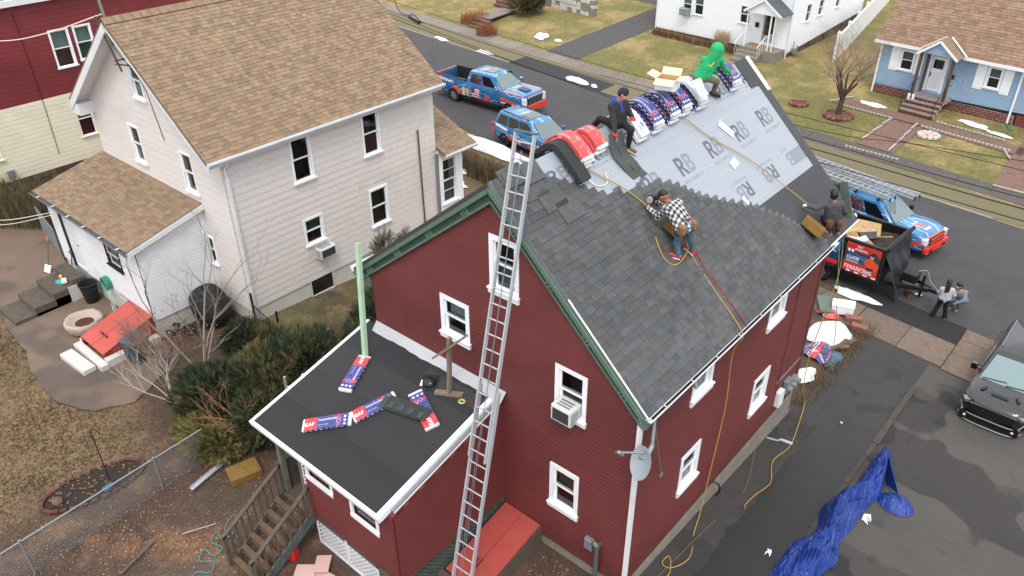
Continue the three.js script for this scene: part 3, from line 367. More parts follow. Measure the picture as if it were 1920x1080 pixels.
  rake(EX - .1, EY + .1, RX, RY, M.greenDk, M.green); rake(LX + .06, EY + .04, RX, RY, M.greenDk, M.green);
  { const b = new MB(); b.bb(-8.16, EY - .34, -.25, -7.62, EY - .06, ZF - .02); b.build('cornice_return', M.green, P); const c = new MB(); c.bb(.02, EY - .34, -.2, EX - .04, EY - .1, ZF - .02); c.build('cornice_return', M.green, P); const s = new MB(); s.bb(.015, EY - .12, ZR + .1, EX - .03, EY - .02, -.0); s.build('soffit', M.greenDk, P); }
  gutterRun(P, [EX - .01, EY - .0, ZF - .02], [EX - .01, EY - .0, -8.75], M.whiteClean, [1, 0, 0], .11); gutterRun(P, [LX, EY, -9], [LX, EY, ZF], M.whiteClean, [-1, 0, 0], .11);
  { const b = new MB(); for (let i = 0; i < 9; i++) b.box(EX + .05, EY + .005, -.4 - i * 1, .16, .012, .03); b.each('gutter_hanger', M.alu, P); const m = new MB(); m.bb(EX - .02, EY - .06, -8.6, EX + .08, EY - .045, 0); m.build('leaf_litter', M.hair, P); }
  { const b = new MB(); b.beam([.07, 4.95, .03], [.07, -.3, .03], .1, .08); b.rod([.22, EY - .1, .02], [.1, 4.86, .03], .05); b.build('downspout', M.white, P);
    const c = new MB(); c.rod([.04, 4.6, -7.5], [.04, .8, -7.38], .025); c.rod([.04, 4.95, -8.9], [.04, .5, -8.86], .04); c.each('conduit', mat(96, 60, 62, { rough: .6 }), P);
    for (let i = 0; i < 3; i++) { const q = new MB(); const z = -7.6 - i * .46; q.rbox(.1, .55 + (i % 2) * .15, z, .14, .5 - i * .06, .32, .02); q.build('meter_box', [M.white, M.galv, M.galv][i], P); } const q = new MB(); for (let i = 0; i < 3; i++) q.geo(new THREE.CylinderGeometry(.09, .09, .14, 14).rotateZ(Math.PI / 2), new THREE.Matrix4().makeTranslation(.2, .62, -8.06 - i * .26)); q.bb(.03, 1.18, -8.85, .05, 1.24, -7.3); q.build('meter', M.galv, P);
    const v = new MB(); v.path([[.03, .1, -4.0], [.2, .05, -4.05], [.24, -.2, -4.1], [.14, -.5, -4.2]], .025); v.build('black_hose', M.black, P);
    const el = new MB(); el.rod([-.62, -.38, .14], [-.62, .92, .14], .055, .055, 12); el.rod([-.62, .92, .14], [-.72, 1.0, .14], .07, .07, 12); el.rod([-.62, .92, .14], [-.62, .9, 0], .06); el.build('electric_conduit', M.steel, P); const bx = new MB(); bx.rbox(-.86, .78, .08, .22, .3, .14, .02); bx.build('junction_box', M.galv, P);
    const lt = new MB(); lt.rbox(.06, 4.72, -2.0, .1, .12, .18, .02); lt.rod([.06, 4.7, -1.95], [.2, 4.55, -1.9], .05); lt.build('flood_light', M.galv, P); }
}

// ================= ENCLOSED BACK PORCH OF THE RED HOUSE =================
const porch = thing('enclosed_porch', 'red clad enclosed back porch with flat black membrane roof', 'porch');
{
  const P = porch, x0 = -6.5, x1 = -3.402, zf = 3.408, y0 = .581;
  const py = z => 3.595 - z * .2492; const yr = py(zf) - .12;
  const fF = frame([x0, y0, zf], [1, 0, 0]), w = x1 - x0; const front = [[0, 0], [w, 0], [w, yr - y0], [0, yr - y0]]; const hw = [[.12, 1.22, 1.1, 1.72], [1.68, 1.1, 2.62, 1.66]];
  siding(fF, front, hw, .112, .034, M.red, wallCore(fF, front, hw, M.red, P)); for (const h of hw) { const g = partGroup('window', P); const b = new MB(fF); b.bb(h[0], h[1], 0, h[0] + .09, h[3], .045); b.bb(h[2] - .09, h[1], 0, h[2], h[3], .045); b.bb(h[0], h[1], 0, h[2], h[1] + .1, .06); b.bb(h[0], h[3] - .09, 0, h[2], h[3], .045); b.build('frame', M.whiteClean, g); const p = new MB(fF); p.quad([h[0] + .09, h[1] + .1, -.03], [h[2] - .09, h[1] + .1, -.03], [h[2] - .09, h[3] - .09, -.03], [h[0] + .09, h[3] - .09, -.03]); p.build('pane', M.pane, g); }
  const fR = frame([x1, y0, zf], [0, 0, -1]); const rp = [[0, 0], [zf, 0], [zf, py(0) - y0 - .14], [0, yr - y0]]; siding(fR, rp, [], .112, .034, M.red, wallCore(fR, rp, [], M.red, P));
  const fL = frame([x0, y0, 0], [0, 0, 1]); wallCore(fL, [[0, 0], [zf, 0], [zf, yr - y0], [0, py(0) - y0 - .14]], [[.5, 0, 1.4, 1.9]], M.red, P);
  const cp = new MB(); cp.bb(x1 - .1, y0, zf + .001, x1 + .022, yr, zf + .022); cp.bb(x1 + .001, y0, zf - .1, x1 + .022, yr, zf + .001); cp.each('corner_post', M.redTrim, P); const wc = new MB(); wc.bb(x0 - .03, y0 - .04, zf - .02, x0 + .05, yr, zf + .03); wc.each('corner_post', M.whiteClean, P);
  const fl = new MB(); fl.bb(-7.55, y0 - .12, .02, x1, y0 - .002, zf); fl.each('floor', M.woodGrey, P);
  // roof: sloping slab with white metal edge
  const vR = V(0, 3.595 - 2.683, -3.66); const rs = slab([-7.98, 2.683, 3.66], [1, 0, 0], vR, 4.42, vR.length(), .05); const roof = rs.b.build('roof', M.membrane, P); const F = rs.F, S = vR.length();
  const sm1 = [mat(42, 42, 45, { rough: .85, map: T.grime2 }), mat(47, 47, 50, { rough: .85, map: T.grime2, bump: T.creaseB, bs: .004 }), mat(53, 52, 55, { rough: .9, map: T.grime2 }), mat(38, 39, 44, { rough: .7, map: T.grime2 })];
  [[0, 1.02, 0], [.98, 2.0, 1], [1.95, 2.98, 2], [2.9, S - .02, 3]].forEach(([a, c, k], i) => { const b = new MB(F); b.bb(.03, a + (a ? 0 : .03), 0, 4.39, c, .003 + i * .003); b.build('membrane_sheet', sm1[k], roof); });
  { const b = new MB(F); b.bb(2.55, 3.1, .014, 4.38, 3.45, .022); b.build('bare_strip', mat(64, 60, 57, { rough: .95, map: T.grime2 }), roof); const c = new MB(F); c.quad([3.5, 3.3, .02], [3.62, 3.36, .02], [3.55, 3.45, .02], [3.44, 3.36, .02]); c.build('scrap', M.paper, roof); }
  const ed = new MB(F); ed.bb(-.03, -.03, -.12, 4.45, .05, .02); ed.bb(-.03, .05, -.12, .05, S, .02); ed.build('roof_edge', M.whiteClean, P); const e2 = new MB(F); e2.bb(4.32, .05, -.13, 4.45, S - .1, .024); e2.build('roof_edge', M.whiteClean, P);
  const gt = new MB(F); gt.bb(4.47, .3, -.22, 4.53, S - .1, -.05); gt.each('fascia_gutter', M.aluDull, P); const g3 = new MB(F); g3.bb(4.53, .3, -.3, 4.545, S - .12, -.1); g3.each('fascia_gutter', M.whiteClean, P);
  { const b = new MB(); const n = 22; for (let i = 0; i < n; i++) { const a = -7.62 + i * 4.3 / n, c = -7.62 + (i + 1) * 4.3 / n, q = k => .012 * Math.sin(k * .9) + .008 * Math.sin(k * 2.9); b.quad([a, 3.54, .22 + q(i)], [c, 3.54, .22 + q(i + 1)], [c, 3.76, .03], [a, 3.76, .03]); } b.build('flashing', mat(186, 189, 194, { rough: .5, map: T.grime2, bump: T.creaseB, bs: .01 }), P); }
  // open bay on the left: posts, beam
  const ps = new MB(); ps.bb(-7.55, y0, zf - .1, -7.42, 2.62, zf + .02); ps.bb(-6.72, y0, zf - .1, -6.6, 2.62, zf); ps.bb(-7.55, y0, .05, -7.43, 3.4, .17); ps.each('post', mat(126, 136, 132, { rough: .9, map: T.wood }), P); const bm = new MB(); bm.bb(-7.6, 2.5, zf - .1, -6.5, 2.68, zf + .02); bm.bb(-7.6, 2.5, 0.02, -7.48, 2.68, zf - .1); bm.build('beam', M.whiteClean, P);
  const bk = new MB(); bk.bb(-7.58, y0, 1.2, -7.5, 1.5, zf - .12); bk.build('rail_panel', M.woodGrey, P);
  // under-porch lattice: diagonal slats
  const lattice = (F2, w2, h2, m, nm) => { const g = partGroup('lattice', P); const b = new MB(F2); const st = .13; for (const d of [1, -1]) for (let k = -h2; k < w2 + h2; k += st) { let a = [k, 0], c = [k + d * h2, h2]; const cl = (p, q) => { const t = x => (x - p[0]) / (q[0] - p[0]); let lo = 0, hi = 1; const l = Math.min(t(0), t(w2)), h = Math.max(t(0), t(w2)); lo = Math.max(lo, l); hi = Math.min(hi, h); return lo < hi ? [[p[0] + (q[0] - p[0]) * lo, p[1] + (q[1] - p[1]) * lo], [p[0] + (q[0] - p[0]) * hi, p[1] + (q[1] - p[1]) * hi]] : null; }; const q = cl(a, c); if (q) b.beam([q[0][0], q[0][1], d * .006], [q[1][0], q[1][1], d * .006], .04, .01, [0, 0, 1]); } b.build('slats', m, g, { kind: 'stuff' }); const e = new MB(F2); e.bb(0, h2 - .06, -.015, w2, h2, .02); e.bb(0, 0, -.015, w2, .06, .02); e.bb(0, .06, -.015, .05, h2 - .06, .02); e.bb(w2 - .05, .06, -.015, w2, h2 - .06, .02); if (w2 > 2) e.bb(w2 / 2 - .04, .06, -.016, w2 / 2 + .04, h2 - .06, .022); e.build('lattice_frame', m, g); };
  const pg = mat(96, 112, 112, { rough: .9, map: T.wood }); lattice(frame([x0 + .05, -.48, zf - .04], [1, 0, 0]), w - .85, .95, M.white); lattice(frame([x1 - .8, -.48, zf - .045], [1, 0, 0]), .76, .95, pg); lattice(frame([x1 - .05, -.48, zf - .05], [0, 0, -1]), zf - .1, .95, pg);
  const uf = new MB(); for (const z of [.3, zf - .1]) for (const x of [x0 + .1, x1 - .12]) uf.bb(x - .06, -.55, z - .06, x + .06, y0 - .1, z + .06); uf.each('pier', M.woodGrey, P); const fb = new MB(); fb.bb(x0, y0 - .26, zf - .06, x1, y0 - .12, zf - .02); fb.bb(-7.55, y0 - .26, zf - .06, x0, y0 - .1, zf); fb.build('floor_beam', pg, P);
}
{ // porch stairs
  const st = thing('porch_stairs', 'weathered wooden stairs with railings climbing to the back porch', 'stairs'); const A = V(-6.98, -.35, 4.92), B = V(-7.02, .56, 3.5); const hw = .52; const dx = V(1, 0, 0);
  for (let i = 0; i < 6; i++) { const t = i / 5.3, p = A.clone().lerp(B, t); for (const q of [-.14, .14 - .005]) { const b = new MB(); b.box(p.x, p.y, p.z + q * 1.0 - .0, hw * 2, .04, .135); b.build('tread', M.wood, st); } }
  for (const sx of [-1, 1]) { const x = -7 + sx * (hw + .04); const m = sx > 0 ? mat(96, 112, 112, { rough: .9, map: T.wood }) : M.woodGrey; const s = new MB(); s.beam([x, -.6, 5.15], [x, .48, 3.44], .05, .26); s.build('stringer', m, st); const r = new MB(); r.beam([x, .38, 5.2], [x, 1.42, 3.42], .1, .05); r.build('handrail', M.woodGrey, st); const po = new MB(); po.bb(x - .05, -.6, 5.1, x + .05, .46, 5.2); po.bb(x - .05, .3, 3.4, x + .05, 1.5, 3.5); po.each('newel_post', M.woodGrey, st); for (let k = 1; k < 10; k++) { const t = k / 10, z = 5.15 - 1.72 * t, y = -.5 + 1.06 * t; const b = new MB(); b.bb(x - .02, y, z - .02, x + .02, y + .9, z + .02); b.build('baluster', M.woodGrey, st); } }
}
{ // bulkhead at the red house
  const t = thing('cellar_bulkhead', 'salmon red sloped metal cellar doors against the red house wall', 'bulkhead'); const x0 = -3.36, x1 = -2.28, y1 = .12, z1 = 2.15, y0 = -.38; const nrm = V(0, z1, y1 - y0).normalize();
  for (const [a, c] of [[x0, (x0 + x1) / 2 - .006], [(x0 + x1) / 2 + .006, x1]]) { const b = new MB(); b.panel([[a, y0 + .22, z1], [c, y0 + .22, z1], [c, y1 + .16, .05], [a, y1 + .16, .05]], .03); b.build('door', M.bulk, t); }
  for (const s of [-.07, .03]) { const h = new MB(); const xx = (x0 + x1) / 2 + s; h.rod([xx, y0 + .36, 1.72], [xx, y0 + .4, 1.5], .02); h.build('handle', mat(96, 44, 42, { rough: .6 }), t); }
  for (const [a, c] of [[x0 - .24, x0 - .01], [x1 + .01, x1 + .26]]) { const b = new MB(); b.panel([[a, -.6, 2.2], [a, y0 + .16, 2.2], [a, y1 + .12, .02], [a, -.6, .02]].reverse(), -(c - a)); b.build('cheek_wall', M.concDk, t); } const f = new MB(); f.bb(x0 - .24, -.6, z1 + .02, x1 + .26, y0 + .18, z1 + .2); f.build('cheek_wall', M.concDk, t);
}

// ================= TAN HOUSE =================
const tan = thing('tan_house', 'tan shingle sided house with brown shingled gable roof and white trim', 'house');
const TX0 = -23.9, TX1 = -15.5, TZ0 = -.85, TZ1 = -9.75, TY = -.05; // walls
{
  const P = tan, rx = -19.7, ry = 9.15, ex = -15.22, ey = 5.72, lx = -24.2, zf = -.3, zr = -10.1; const ty = x => x > rx ? ey + (ex - x) * (ry - ey) / (ex - rx) : ey + (x - lx) * (ry - ey) / (rx - lx);
  const sideShingles = (F, poly, holes, parent) => { const list = []; const exp = .245; for (const [a, c, l0, l1, r0, r1] of courses(poly, holes, exp)) { let x = Math.min(l0, l1) - rr(0, .3); while (x < r0) { const w = rr(.28, .5), p = Math.max(Math.max(l0, l1 - .001), x), q = Math.min(Math.min(r0, Math.max(r1, l1)), x + w); x += w; if (q - p < .03) continue; list.push({ m: TR(F, (p + q) / 2, a, .002, q - p - .003, (c - a) * 1.04, .013), k: R() * 4 | 0 }); } } pieces(list, unitShingle, cream, 'wall_shingle', parent); };
  const fR = frame([TX1, TY, TZ0], [0, 0, -1]); const L = TZ0 - TZ1, top = ty(TX1) - .14 - TY; const rp = [[0, .2], [L, .2], [L, top], [0, top]];
  const y = v => v - TY; const rw = [[2.44, y(3.88), 3.26, y(5.52)], [5.42, y(3.87), 6.22, y(5.52)], [2.5, y(1.5), 3.32, y(2.58)], [5.42, y(1.05), 6.3, y(2.62)]];
  const w1 = wallCore(fR, rp, rw, cream[1], P); sideShingles(fR, rp, rw, w1);
  rw.forEach((h, i) => windowPart(P, fR, ...h, { trim: .07, curtain: i === 2 ? M.curtainG : null, lower: i === 1 ? M.curtainR : null, shelf: .14 }));
  const gw = TX1 - TX0, fG = frame([TX0, TY, TZ0], [1, 0, 0]); const gp = [[0, .2], [gw, .2], [gw, ty(TX1) - .16 - TY], [rx - TX0, ry - .2 - TY], [0, ty(TX0) - .16 - TY]]; const X = v => v - TX0;
  const gh = [[X(-20.02), y(6.52), X(-19.3), y(7.78)], [X(-21.2), y(4.02), X(-20.46), y(5.42)], [X(-17.92), y(3.86), X(-17.2), y(5.3)], [X(-17.78), y(1.32), X(-16.98), y(2.44)]];
  const w2 = wallCore(fG, gp, gh, cream[1], P); sideShingles(fG, gp, gh, w2); gh.forEach((h, i) => windowPart(P, fG, ...h, { trim: .06, lower: i === 2 ? null : M.blind }));
  const fB = frame([TX1, TY, TZ1], [-1, 0, 0]); wallCore(fB, [[0, 0], [gw, 0], [gw, 5.5], [gw - X(rx), ry - .2 - TY], [0, 5.5]], [], cream[1], P); const fL = frame([TX0, TY, TZ1], [0, 0, 1]); wallCore(fL, [[0, 0], [L, 0], [L, 5.5], [0, 5.5]], [], cream[1], P);
  const fd = new MB(); fd.bb(TX0 + .05, -1.8, TZ1 + .03, TX1 - .03, TY + .21, TZ0 - .03); fd.build('foundation', M.concW, P); const bw = partGroup('basement_window', P); { const b = new MB(fR); b.bb(2.46, -.42, -.04, 3.38, .2, -.018); b.build('pane', M.glassTint, bw); const c = new MB(fR); c.bb(2.4, -.5, -.04, 2.46, .2, .0); c.bb(3.38, -.5, -.04, 3.44, .2, 0); c.bb(2.46, -.5, -.03, 3.38, -.42, .02); c.build('frame', M.concW, bw); }
  const vR = V(rx - ex, ry - ey, 0), S = vR.length(), RL = zf - zr; const r = slab([ex, ey, zf], [0, 0, -1], vR, RL, S, .1); const roof = r.b.build('roof', tanTones[1], P); shingleRoof(roof, r.F, RL, S, tanTones, { wmin: .14, wmax: .3 });
  const vL = V(rx - lx, ry - ey, 0); const l = slab([lx, ey, zr], [0, 0, 1], vL, RL, vL.length(), .1); const rl = l.b.build('roof', tanTones[2], P); shingleRoof(rl, l.F, RL, vL.length(), tanTones, { limit: 60 });
  { const b = new MB(); for (let i = 0; i < 33; i++) { const z = zf - i * .3; b.box(rx + .1, ry - .02, z - .15, .26, .014, .33, 0, -.65); b.box(rx - .1, ry - .02, z - .15, .26, .014, .33, 0, .65); } b.build('ridge_cap', tanTones[4], roof, { kind: 'stuff' }); }
  const bg = (x0, y0, x1, y1) => { const b = new MB(); b.panel([[x0, y0 - .36, zf - .04], [x1, y1 - .36, zf - .04], [x1, y1 - .06, zf - .04], [x0, y0 - .06, zf - .04]], .05); b.build('barge_board', M.white, P); const s = new MB(); s.panel([[x0, y0 - .2, zf - .05], [x0, y0 - .2, TZ0], [x1, y1 - .2, TZ0], [x1, y1 - .2, zf - .05]], .02); s.build('soffit', M.white, P); }; bg(ex - .02, ey, rx, ry); bg(lx + .02, ey, rx, ry);
  { const b = new MB(); b.bb(lx, ey - .5, zf - .02, lx + .55, ey - .08, TZ0); b.build('eave_return', M.white, P); const s = new MB(); s.bb(TX1 + .012, ey - .2, zr + .1, ex, ey - .1, zf - .06); s.build('soffit', M.white, P); }
  gutterRun(P, [ex - .0, ey + .01, zf], [ex, ey + .01, zr], M.white, [1, 0, 0], .13);
  { const b = new MB(); b.path([[ex + .06, ey - .1, -1.0], [ex - .05, ey - .25, -.98], [TX1 + .07, ey - .45, -.95], [TX1 + .07, ey - .8, -.95]], .045, 8); b.beam([TX1 + .07, 4.95, -.95], [TX1 + .07, -.4, -.95], .09, .09); b.build('downspout', M.white, P); const c = new MB(); c.beam([TX1 + .06, 2.95, -9.72], [TX1 + .06, .1, -9.72], .12, .09); c.build('downspout', M.galv, P); const p = new MB(); p.rod([TX1 + .05, 4.2, -8.85], [TX1 + .05, .2, -8.9], .03); p.build('rusty_pipe', mat(112, 72, 54, { rough: .9 }), P); }
  { const g = partGroup('service_mast', P); const b = new MB(); b.rod([-20.0, 8.3, -.6], [-20.0, 10.6, -.45], .045); b.build('mast', M.galv, g); const c = new MB(); c.rod([-20.1, 9.2, -.3], [-19.5, 7.6, -.42], .03); c.rod([-19.9, 7.85, -.45], [-19.0, 8.1, -.8], .025); c.rod([-19.9, 7.75, -.45], [-19.1, 7.75, -.8], .025); c.build('bracket', mat(80, 66, 60, { rough: .8 }), g); const w = new MB(); w.path([[-20, 9.4, -.35], [-19.6, 8.4, -.4], [-19.2, 7.2, -.8], [-18.9, 6.2, -.82], [-18.7, 5.4, -.82]], .012); w.build('cable', M.wire, g); }
  // enclosed front entry towards the street
  { const F = frame([-15.42, -.3, -9.78], [0, 0, -1]); const pl = [[0, 0], [1.32, 0], [1.32, 3.35], [0, 3.35]], hl = [[.1, .95, .98, 3.0]]; siding(F, pl, hl, .12, .014, M.whiteClean, wallCore(F, pl, hl, M.whiteClean, P)); windowPart(P, F, ...hl[0], { trim: .09, lower: M.blind, muntin: true, shelf: .08 }); const F2 = frame([-15.42, -.3, -11.1], [-1, 0, 0]); wallCore(F2, [[0, -.6], [7, -.6], [7, 3.35], [0, 3.35]], [], M.whiteClean, P);
    const s = slab([-14.95, 3.02, -9.76], [0, 0, -1], [-3, 1.25, 0], 1.75, 3.3, .08); const rf = s.b.build('entry_roof', tanTones[1], P); shingleRoof(rf, s.F, 1.75, 3.25, tanTones, { limit: 120 }); gutterRun(P, [-14.95, 3.03, -9.74], [-14.95, 3.03, -11.5], M.white, [1, 0, 0], .11); const b = new MB(); b.bb(-15.4, -1.6, -11.05, -21, -.28, -9.76); b.build('foundation', M.concW, P); }
}
{ // lean-to
  const P = thing('lean_to', 'white clapboard lean-to with brown shed roof behind the tan house', 'outbuilding'); const x1 = -17.3, x0 = -23.9, z1 = 1.62, z0 = -.84, yt = 3.62, ye = 3.0; const yb = .24;
  const fR = frame([x1, yb, z1], [0, 0, -1]), D = z1 - z0; const rp = [[0, 0], [D, 0], [D, yt - yb - .12], [0, ye - yb - .02]]; siding(fR, rp, [], .118, .03, M.white, wallCore(fR, rp, [], M.white, P));
  const fF = frame([x0, yb, z1], [1, 0, 0]), w = x1 - x0; const fp = [[0, 0], [w, 0], [w, ye - yb - .02], [0, ye - yb - .02]], fh = [[4.3, 1.3, 5.3, 2.2], [1.0, 0.02, 1.9, 2.2]]; siding(fF, fp, fh, .118, .026, M.white, wallCore(fF, fp, fh, M.white, P));
  windowPart(P, fF, ...fh[0], { trim: .07, fm: M.black, sashM: M.white }); { const d = partGroup('door', P); const b = new MB(fF); b.bb(.88, 0, 0, 1.02, 2.32, .05); b.build('frame', M.black, d); const c = new MB(fF); c.bb(1.02, .02, -.08, 1.88, 2.2, -.04); c.build('door_leaf', M.white, d); const k = new MB(fF); k.ball(1.75, 1.1, -.01, .035); k.build('handle', M.steel, d); const l = new MB(fF); l.rbox(1.5, 2.35, .08, .16, .12, .16, .02); l.build('porch_light', M.black, d); }
  { const f = partGroup('foundation', P); const b = new MB(); b.bb(x0, -.8, z0, x1 - .02, yb, z1 - .02); b.build('foundation_wall', M.concW, f); }
  const r = slab([x0 - .15, ye - .02, z1 + .28], [1, 0, 0], [0, yt - ye + .05, z0 - z1 - .28], w + .3, Math.hypot(yt - ye + .05, D + .28), .08); const rf = r.b.build('roof', tanTones[2], P); shingleRoof(rf, r.F, w + .3, Math.hypot(yt - ye + .05, D + .28), tanTones.map(m => m), { wmin: .16, wmax: .32 });
  const e = new MB(); e.panel([[x1 + .16, ye - .2, z1 + .3], [x1 + .16, yt - .16, z0], [x1 + .16, yt + .02, z0], [x1 + .16, ye - .04, z1 + .3]], .03); e.build('barge_board', M.white, P); gutterRun(P, [x0 - .15, ye - .03, z1 + .29], [x1 + .16, ye - .03, z1 + .29], M.aluDull, [0, 0, 1], .12);
  const h = new MB(); for (let i = 0; i < 6; i++) h.box(x0 + .5 + i * 1.15, ye - .02, z1 + .34, .05, .012, .14); h.each('gutter_hanger', M.white, P); const s = new MB(); s.bb(x0, ye - .16, z1, x1, ye - .08, z1 + .28); s.build('soffit', M.white, P);
}
{ // far left two-tone house
  const P = thing('two_tone_house', 'dark red over cream clapboard house at the left behind the tan house', 'house'); const x = -33, z1 = 6, z0 = -14; const F = frame([x, .08, z1], [0, 0, -1]), L = z1 - z0; const Z = z => z1 - z; const y = v => v - .08; const lo = [[0, 0], [L, 0], [L, y(3.27)], [0, y(3.27)]], up = [[0, y(3.27)], [L, y(3.27)], [L, y(7.6)], [0, y(7.6)]];
  const hs = [[Z(-3.32), y(4.36), Z(-4.2), y(6.08)], [Z(-4.38), y(4.5), Z(-5.2), y(6.08)]], hl = [[Z(-3.42), y(1.08), Z(-4.22), y(2.8)], [Z(.9), y(1.08), Z(.05), y(2.8)]];
  const a = wallCore(F, lo, hl, M.cream, P); siding(F, lo, hl, .2, .02, M.cream, a); const c = wallCore(F, up, hs, M.barn, P); siding(F, up, hs, .2, .024, M.barn, c); hs.forEach((h, i) => windowPart(P, F, ...h, { trim: .07, curtain: M.curtain, lower: i ? M.curtainG : null, shelf: .08 })); hl.forEach(h => windowPart(P, F, ...h, { trim: .06, fm: M.cream, curtain: M.curtainG, shelf: .08 }));
  const stones = []; for (let i = 0; i < 5; i++) { let u = 0; while (u < L) { const w = rr(.25, .6); stones.push({ m: TR(F, u + w / 2, -.12 - i * .26 - .0, -.02 + rr(0, .03), w - .03, .235, .12), k: R() * 3 | 0 }); u += w; } } const fd = new MB(F); fd.bb(0, -1.6, -.3, L, -.0, -.03); const fm = fd.build('foundation', mat(150, 138, 124, { rough: .95, map: T.grain }), P); pieces(stones, unitBox, [M.stone, M.stoneDk, mat(140, 112, 86, { rough: .95, map: T.grain })], 'stone', fm, 200);
  const bk = new MB(); bk.bb(x - 8, 0, z0, x - .2, 7.6, z1 - .02); bk.build('wall', M.barn, P); const r = slab([x + .25, 7.5, z1 + .3], [0, 0, -1], [-4.2, 3, 0], L + .6, 5.2, .1); r.b.build('roof', mat(120, 116, 116, { rough: .95, map: T.grain2 }), P); const e = new MB(); e.bb(x + .02, 7.35, z0, x + .3, 7.6, z1 + .3); e.build('eave', M.white, P); const m = new MB(F); m.rbox(Z(.0), .35, .1, .3, .35, .16, .02); m.build('utility_box', M.galv, P); const w = new MB(F); w.path([[Z(-2.2), 7, .04], [Z(-2.25), 3, .04], [Z(-2.2), .6, .05]], .012); w.build('cable', M.wire, P);
}
// ================= HOUSES ACROSS THE STREET (built in their own frame) =================
const TH = -Math.atan(.125);
const brickTones = [M.brick, M.brickDk, mat(150, 84, 72, { rough: .9, map: T.grain })];
function brickWall(parent, F, w, h, o = {}) { const { bl = .36, bh = .13, j = .035 } = o; const fd = new MB(F); fd.bb(0, 0, -.2, w, h, 0); const g = fd.build('brick_base', M.mortar, parent); const l = []; for (let i = 0; i * bh < h - .03; i++) { let u = -(i % 2) * bl / 2; while (u < w) { const a = Math.max(0, u), c = Math.min(w, u + bl); u += bl; if (c - a < .05) continue; l.push({ m: TR(F, (a + c) / 2, i * bh + bh / 2, .012, c - a - j, bh - j, .026), k: R() * 3 | 0 }); } } pieces(l, unitBox, brickTones, 'brick', g, 220); }
function localHouse(name, label, pos) { const t = thing(name, label, 'house', pos, TH); return t; }
{ // white house
  const P = localHouse('white_house', 'white clapboard house with small gabled entry porch across the street', [-15.7, -.87, -43.05]); const F = frame([-11.2, .1, 0], [1, 0, 0]), X = v => v + 11.2, y = v => v - .1;
  const fp = [[0, 0], [11.2, .2], [11.2, 5], [0, 5]], fh = [[X(-8.9), y(1.5), X(-8.0), y(3.0)], [X(-7.86), y(1.6), X(-6.96), y(3.1)], [X(-3.98), y(1.7), X(-3.04), y(3.0)], [X(-2.0), y(.8), X(-1.0), y(2.85)]];
  siding(F, fp, fh, .13, .02, M.whiteClean, wallCore(F, fp, fh, M.whiteClean, P)); fh.slice(0, 3).forEach(h => windowPart(P, F, ...h, { trim: .08, curtain: M.curtain, shelf: .08 }));
  const S = frame([0, .3, 0], [0, 0, -1]), sp = [[0, 0], [10, 1.3], [10, 6], [0, 6]], sh = [[1.8, 1.8, 2.5, 3.05], [3.4, 1.95, 4.1, 3.1], [5.7, 2.15, 6.4, 3.2]]; siding(S, sp, sh, .13, .02, M.whiteClean, wallCore(S, sp, sh, M.whiteClean, P)); sh.forEach(h => windowPart(P, S, ...h, { trim: .06, curtain: M.blind, shelf: .08 }));
  const fd = new MB(); fd.bb(-11.15, -1, -10, -.05, .2, -.04); fd.build('foundation', M.stoneDk, P); const f2 = new MB(); f2.panel([[-.03, -.6, 0], [-.03, -.6, -10], [-.03, 1.6, -10], [-.03, .3, 0]], .02); f2.build('foundation', M.concDk, P); const bk = new MB(); bk.bb(-11.18, 1, -10, -.16, 6, -.16); bk.build('core', M.room, P);
  { const b = new MB(); b.bb(.0, -.1, -.02, .08, 5, .07); b.bb(-11.25, .0, 0, -11.18, 5, .06); b.each('downspout', M.white, P); const c = new MB(); for (const z of [-2.6, -4.8, -7.2]) c.bb(-.02, .35 - z * .1 - .3, z - .5, .005, .5 - z * .12 - .25, z); c.each('basement_vent', M.room, P); }
  { const d = partGroup('door', P); const b = new MB(F); b.bb(X(-2.0), y(.8), -.04, X(-1.0), y(2.85), .0); b.build('door_leaf', mat(150, 152, 154, { rough: .5 }), d); const c = new MB(F); c.bb(X(-2.1), y(.8), .0, X(-1.98), y(2.95), .04); c.bb(X(-1.02), y(.8), .0, X(-.9), y(2.95), .04); c.bb(X(-2.1), y(2.85), 0, X(-.9), y(2.95), .045); c.build('frame', M.whiteClean, d); const p = new MB(F); p.bb(X(-1.85), y(1.3), .002, X(-1.15), y(2.7), .012); p.build('pane', M.glassTint, d); const h = new MB(F); h.rod([X(-1.9), y(1.75), .05], [X(-1.9), y(1.9), .05], .02); h.build('handle', M.chrome, d); }
  { const m = partGroup('mailbox', P); const b = new MB(); b.rbox(-2.42, 1.88, .09, .24, .32, .16, .03); b.build('box', M.black, m); }
  { const g = partGroup('entry_canopy', P); const b = new MB(); const zc = 1.3; b.shape([[-2.65, 3.05], [-.0, 3.05], [-1.32, 3.85]], .06); b.p = b.p.map((v, i) => i % 3 === 2 ? v + zc - .06 : v); b.build('gable', M.whiteClean, g); for (const s of [1, -1]) { const c = new MB(); const x = s > 0 ? .12 : -2.77; c.panel([[x, 3.0, -0.0], [x, 3.0, zc + .15], [-1.32, 3.93, zc + .15], [-1.32, 3.93, 0]], .06 * -s); c.build('canopy_roof', mat(104, 110, 116, { rough: .95, map: T.grain2 }), g); const e = new MB(); e.beam([x, 2.98, zc + .12], [-1.32, 3.9, zc + .12], .08, .14); e.build('canopy_trim', M.whiteClean, g); } const ce = new MB(); ce.bb(-2.6, 2.94, .02, -.04, 3.04, zc); ce.build('canopy_ceiling', M.whiteClean, g); const p = new MB(); p.bb(-2.55, .6, zc - .1, -2.47, 2.95, zc - .03); p.bb(-.75, .6, zc - .1, -.67, 2.95, zc - .03); p.bb(-.42, .6, zc - .1, -.37, 2.95, zc - .03); p.each('post', M.whiteClean, g); }
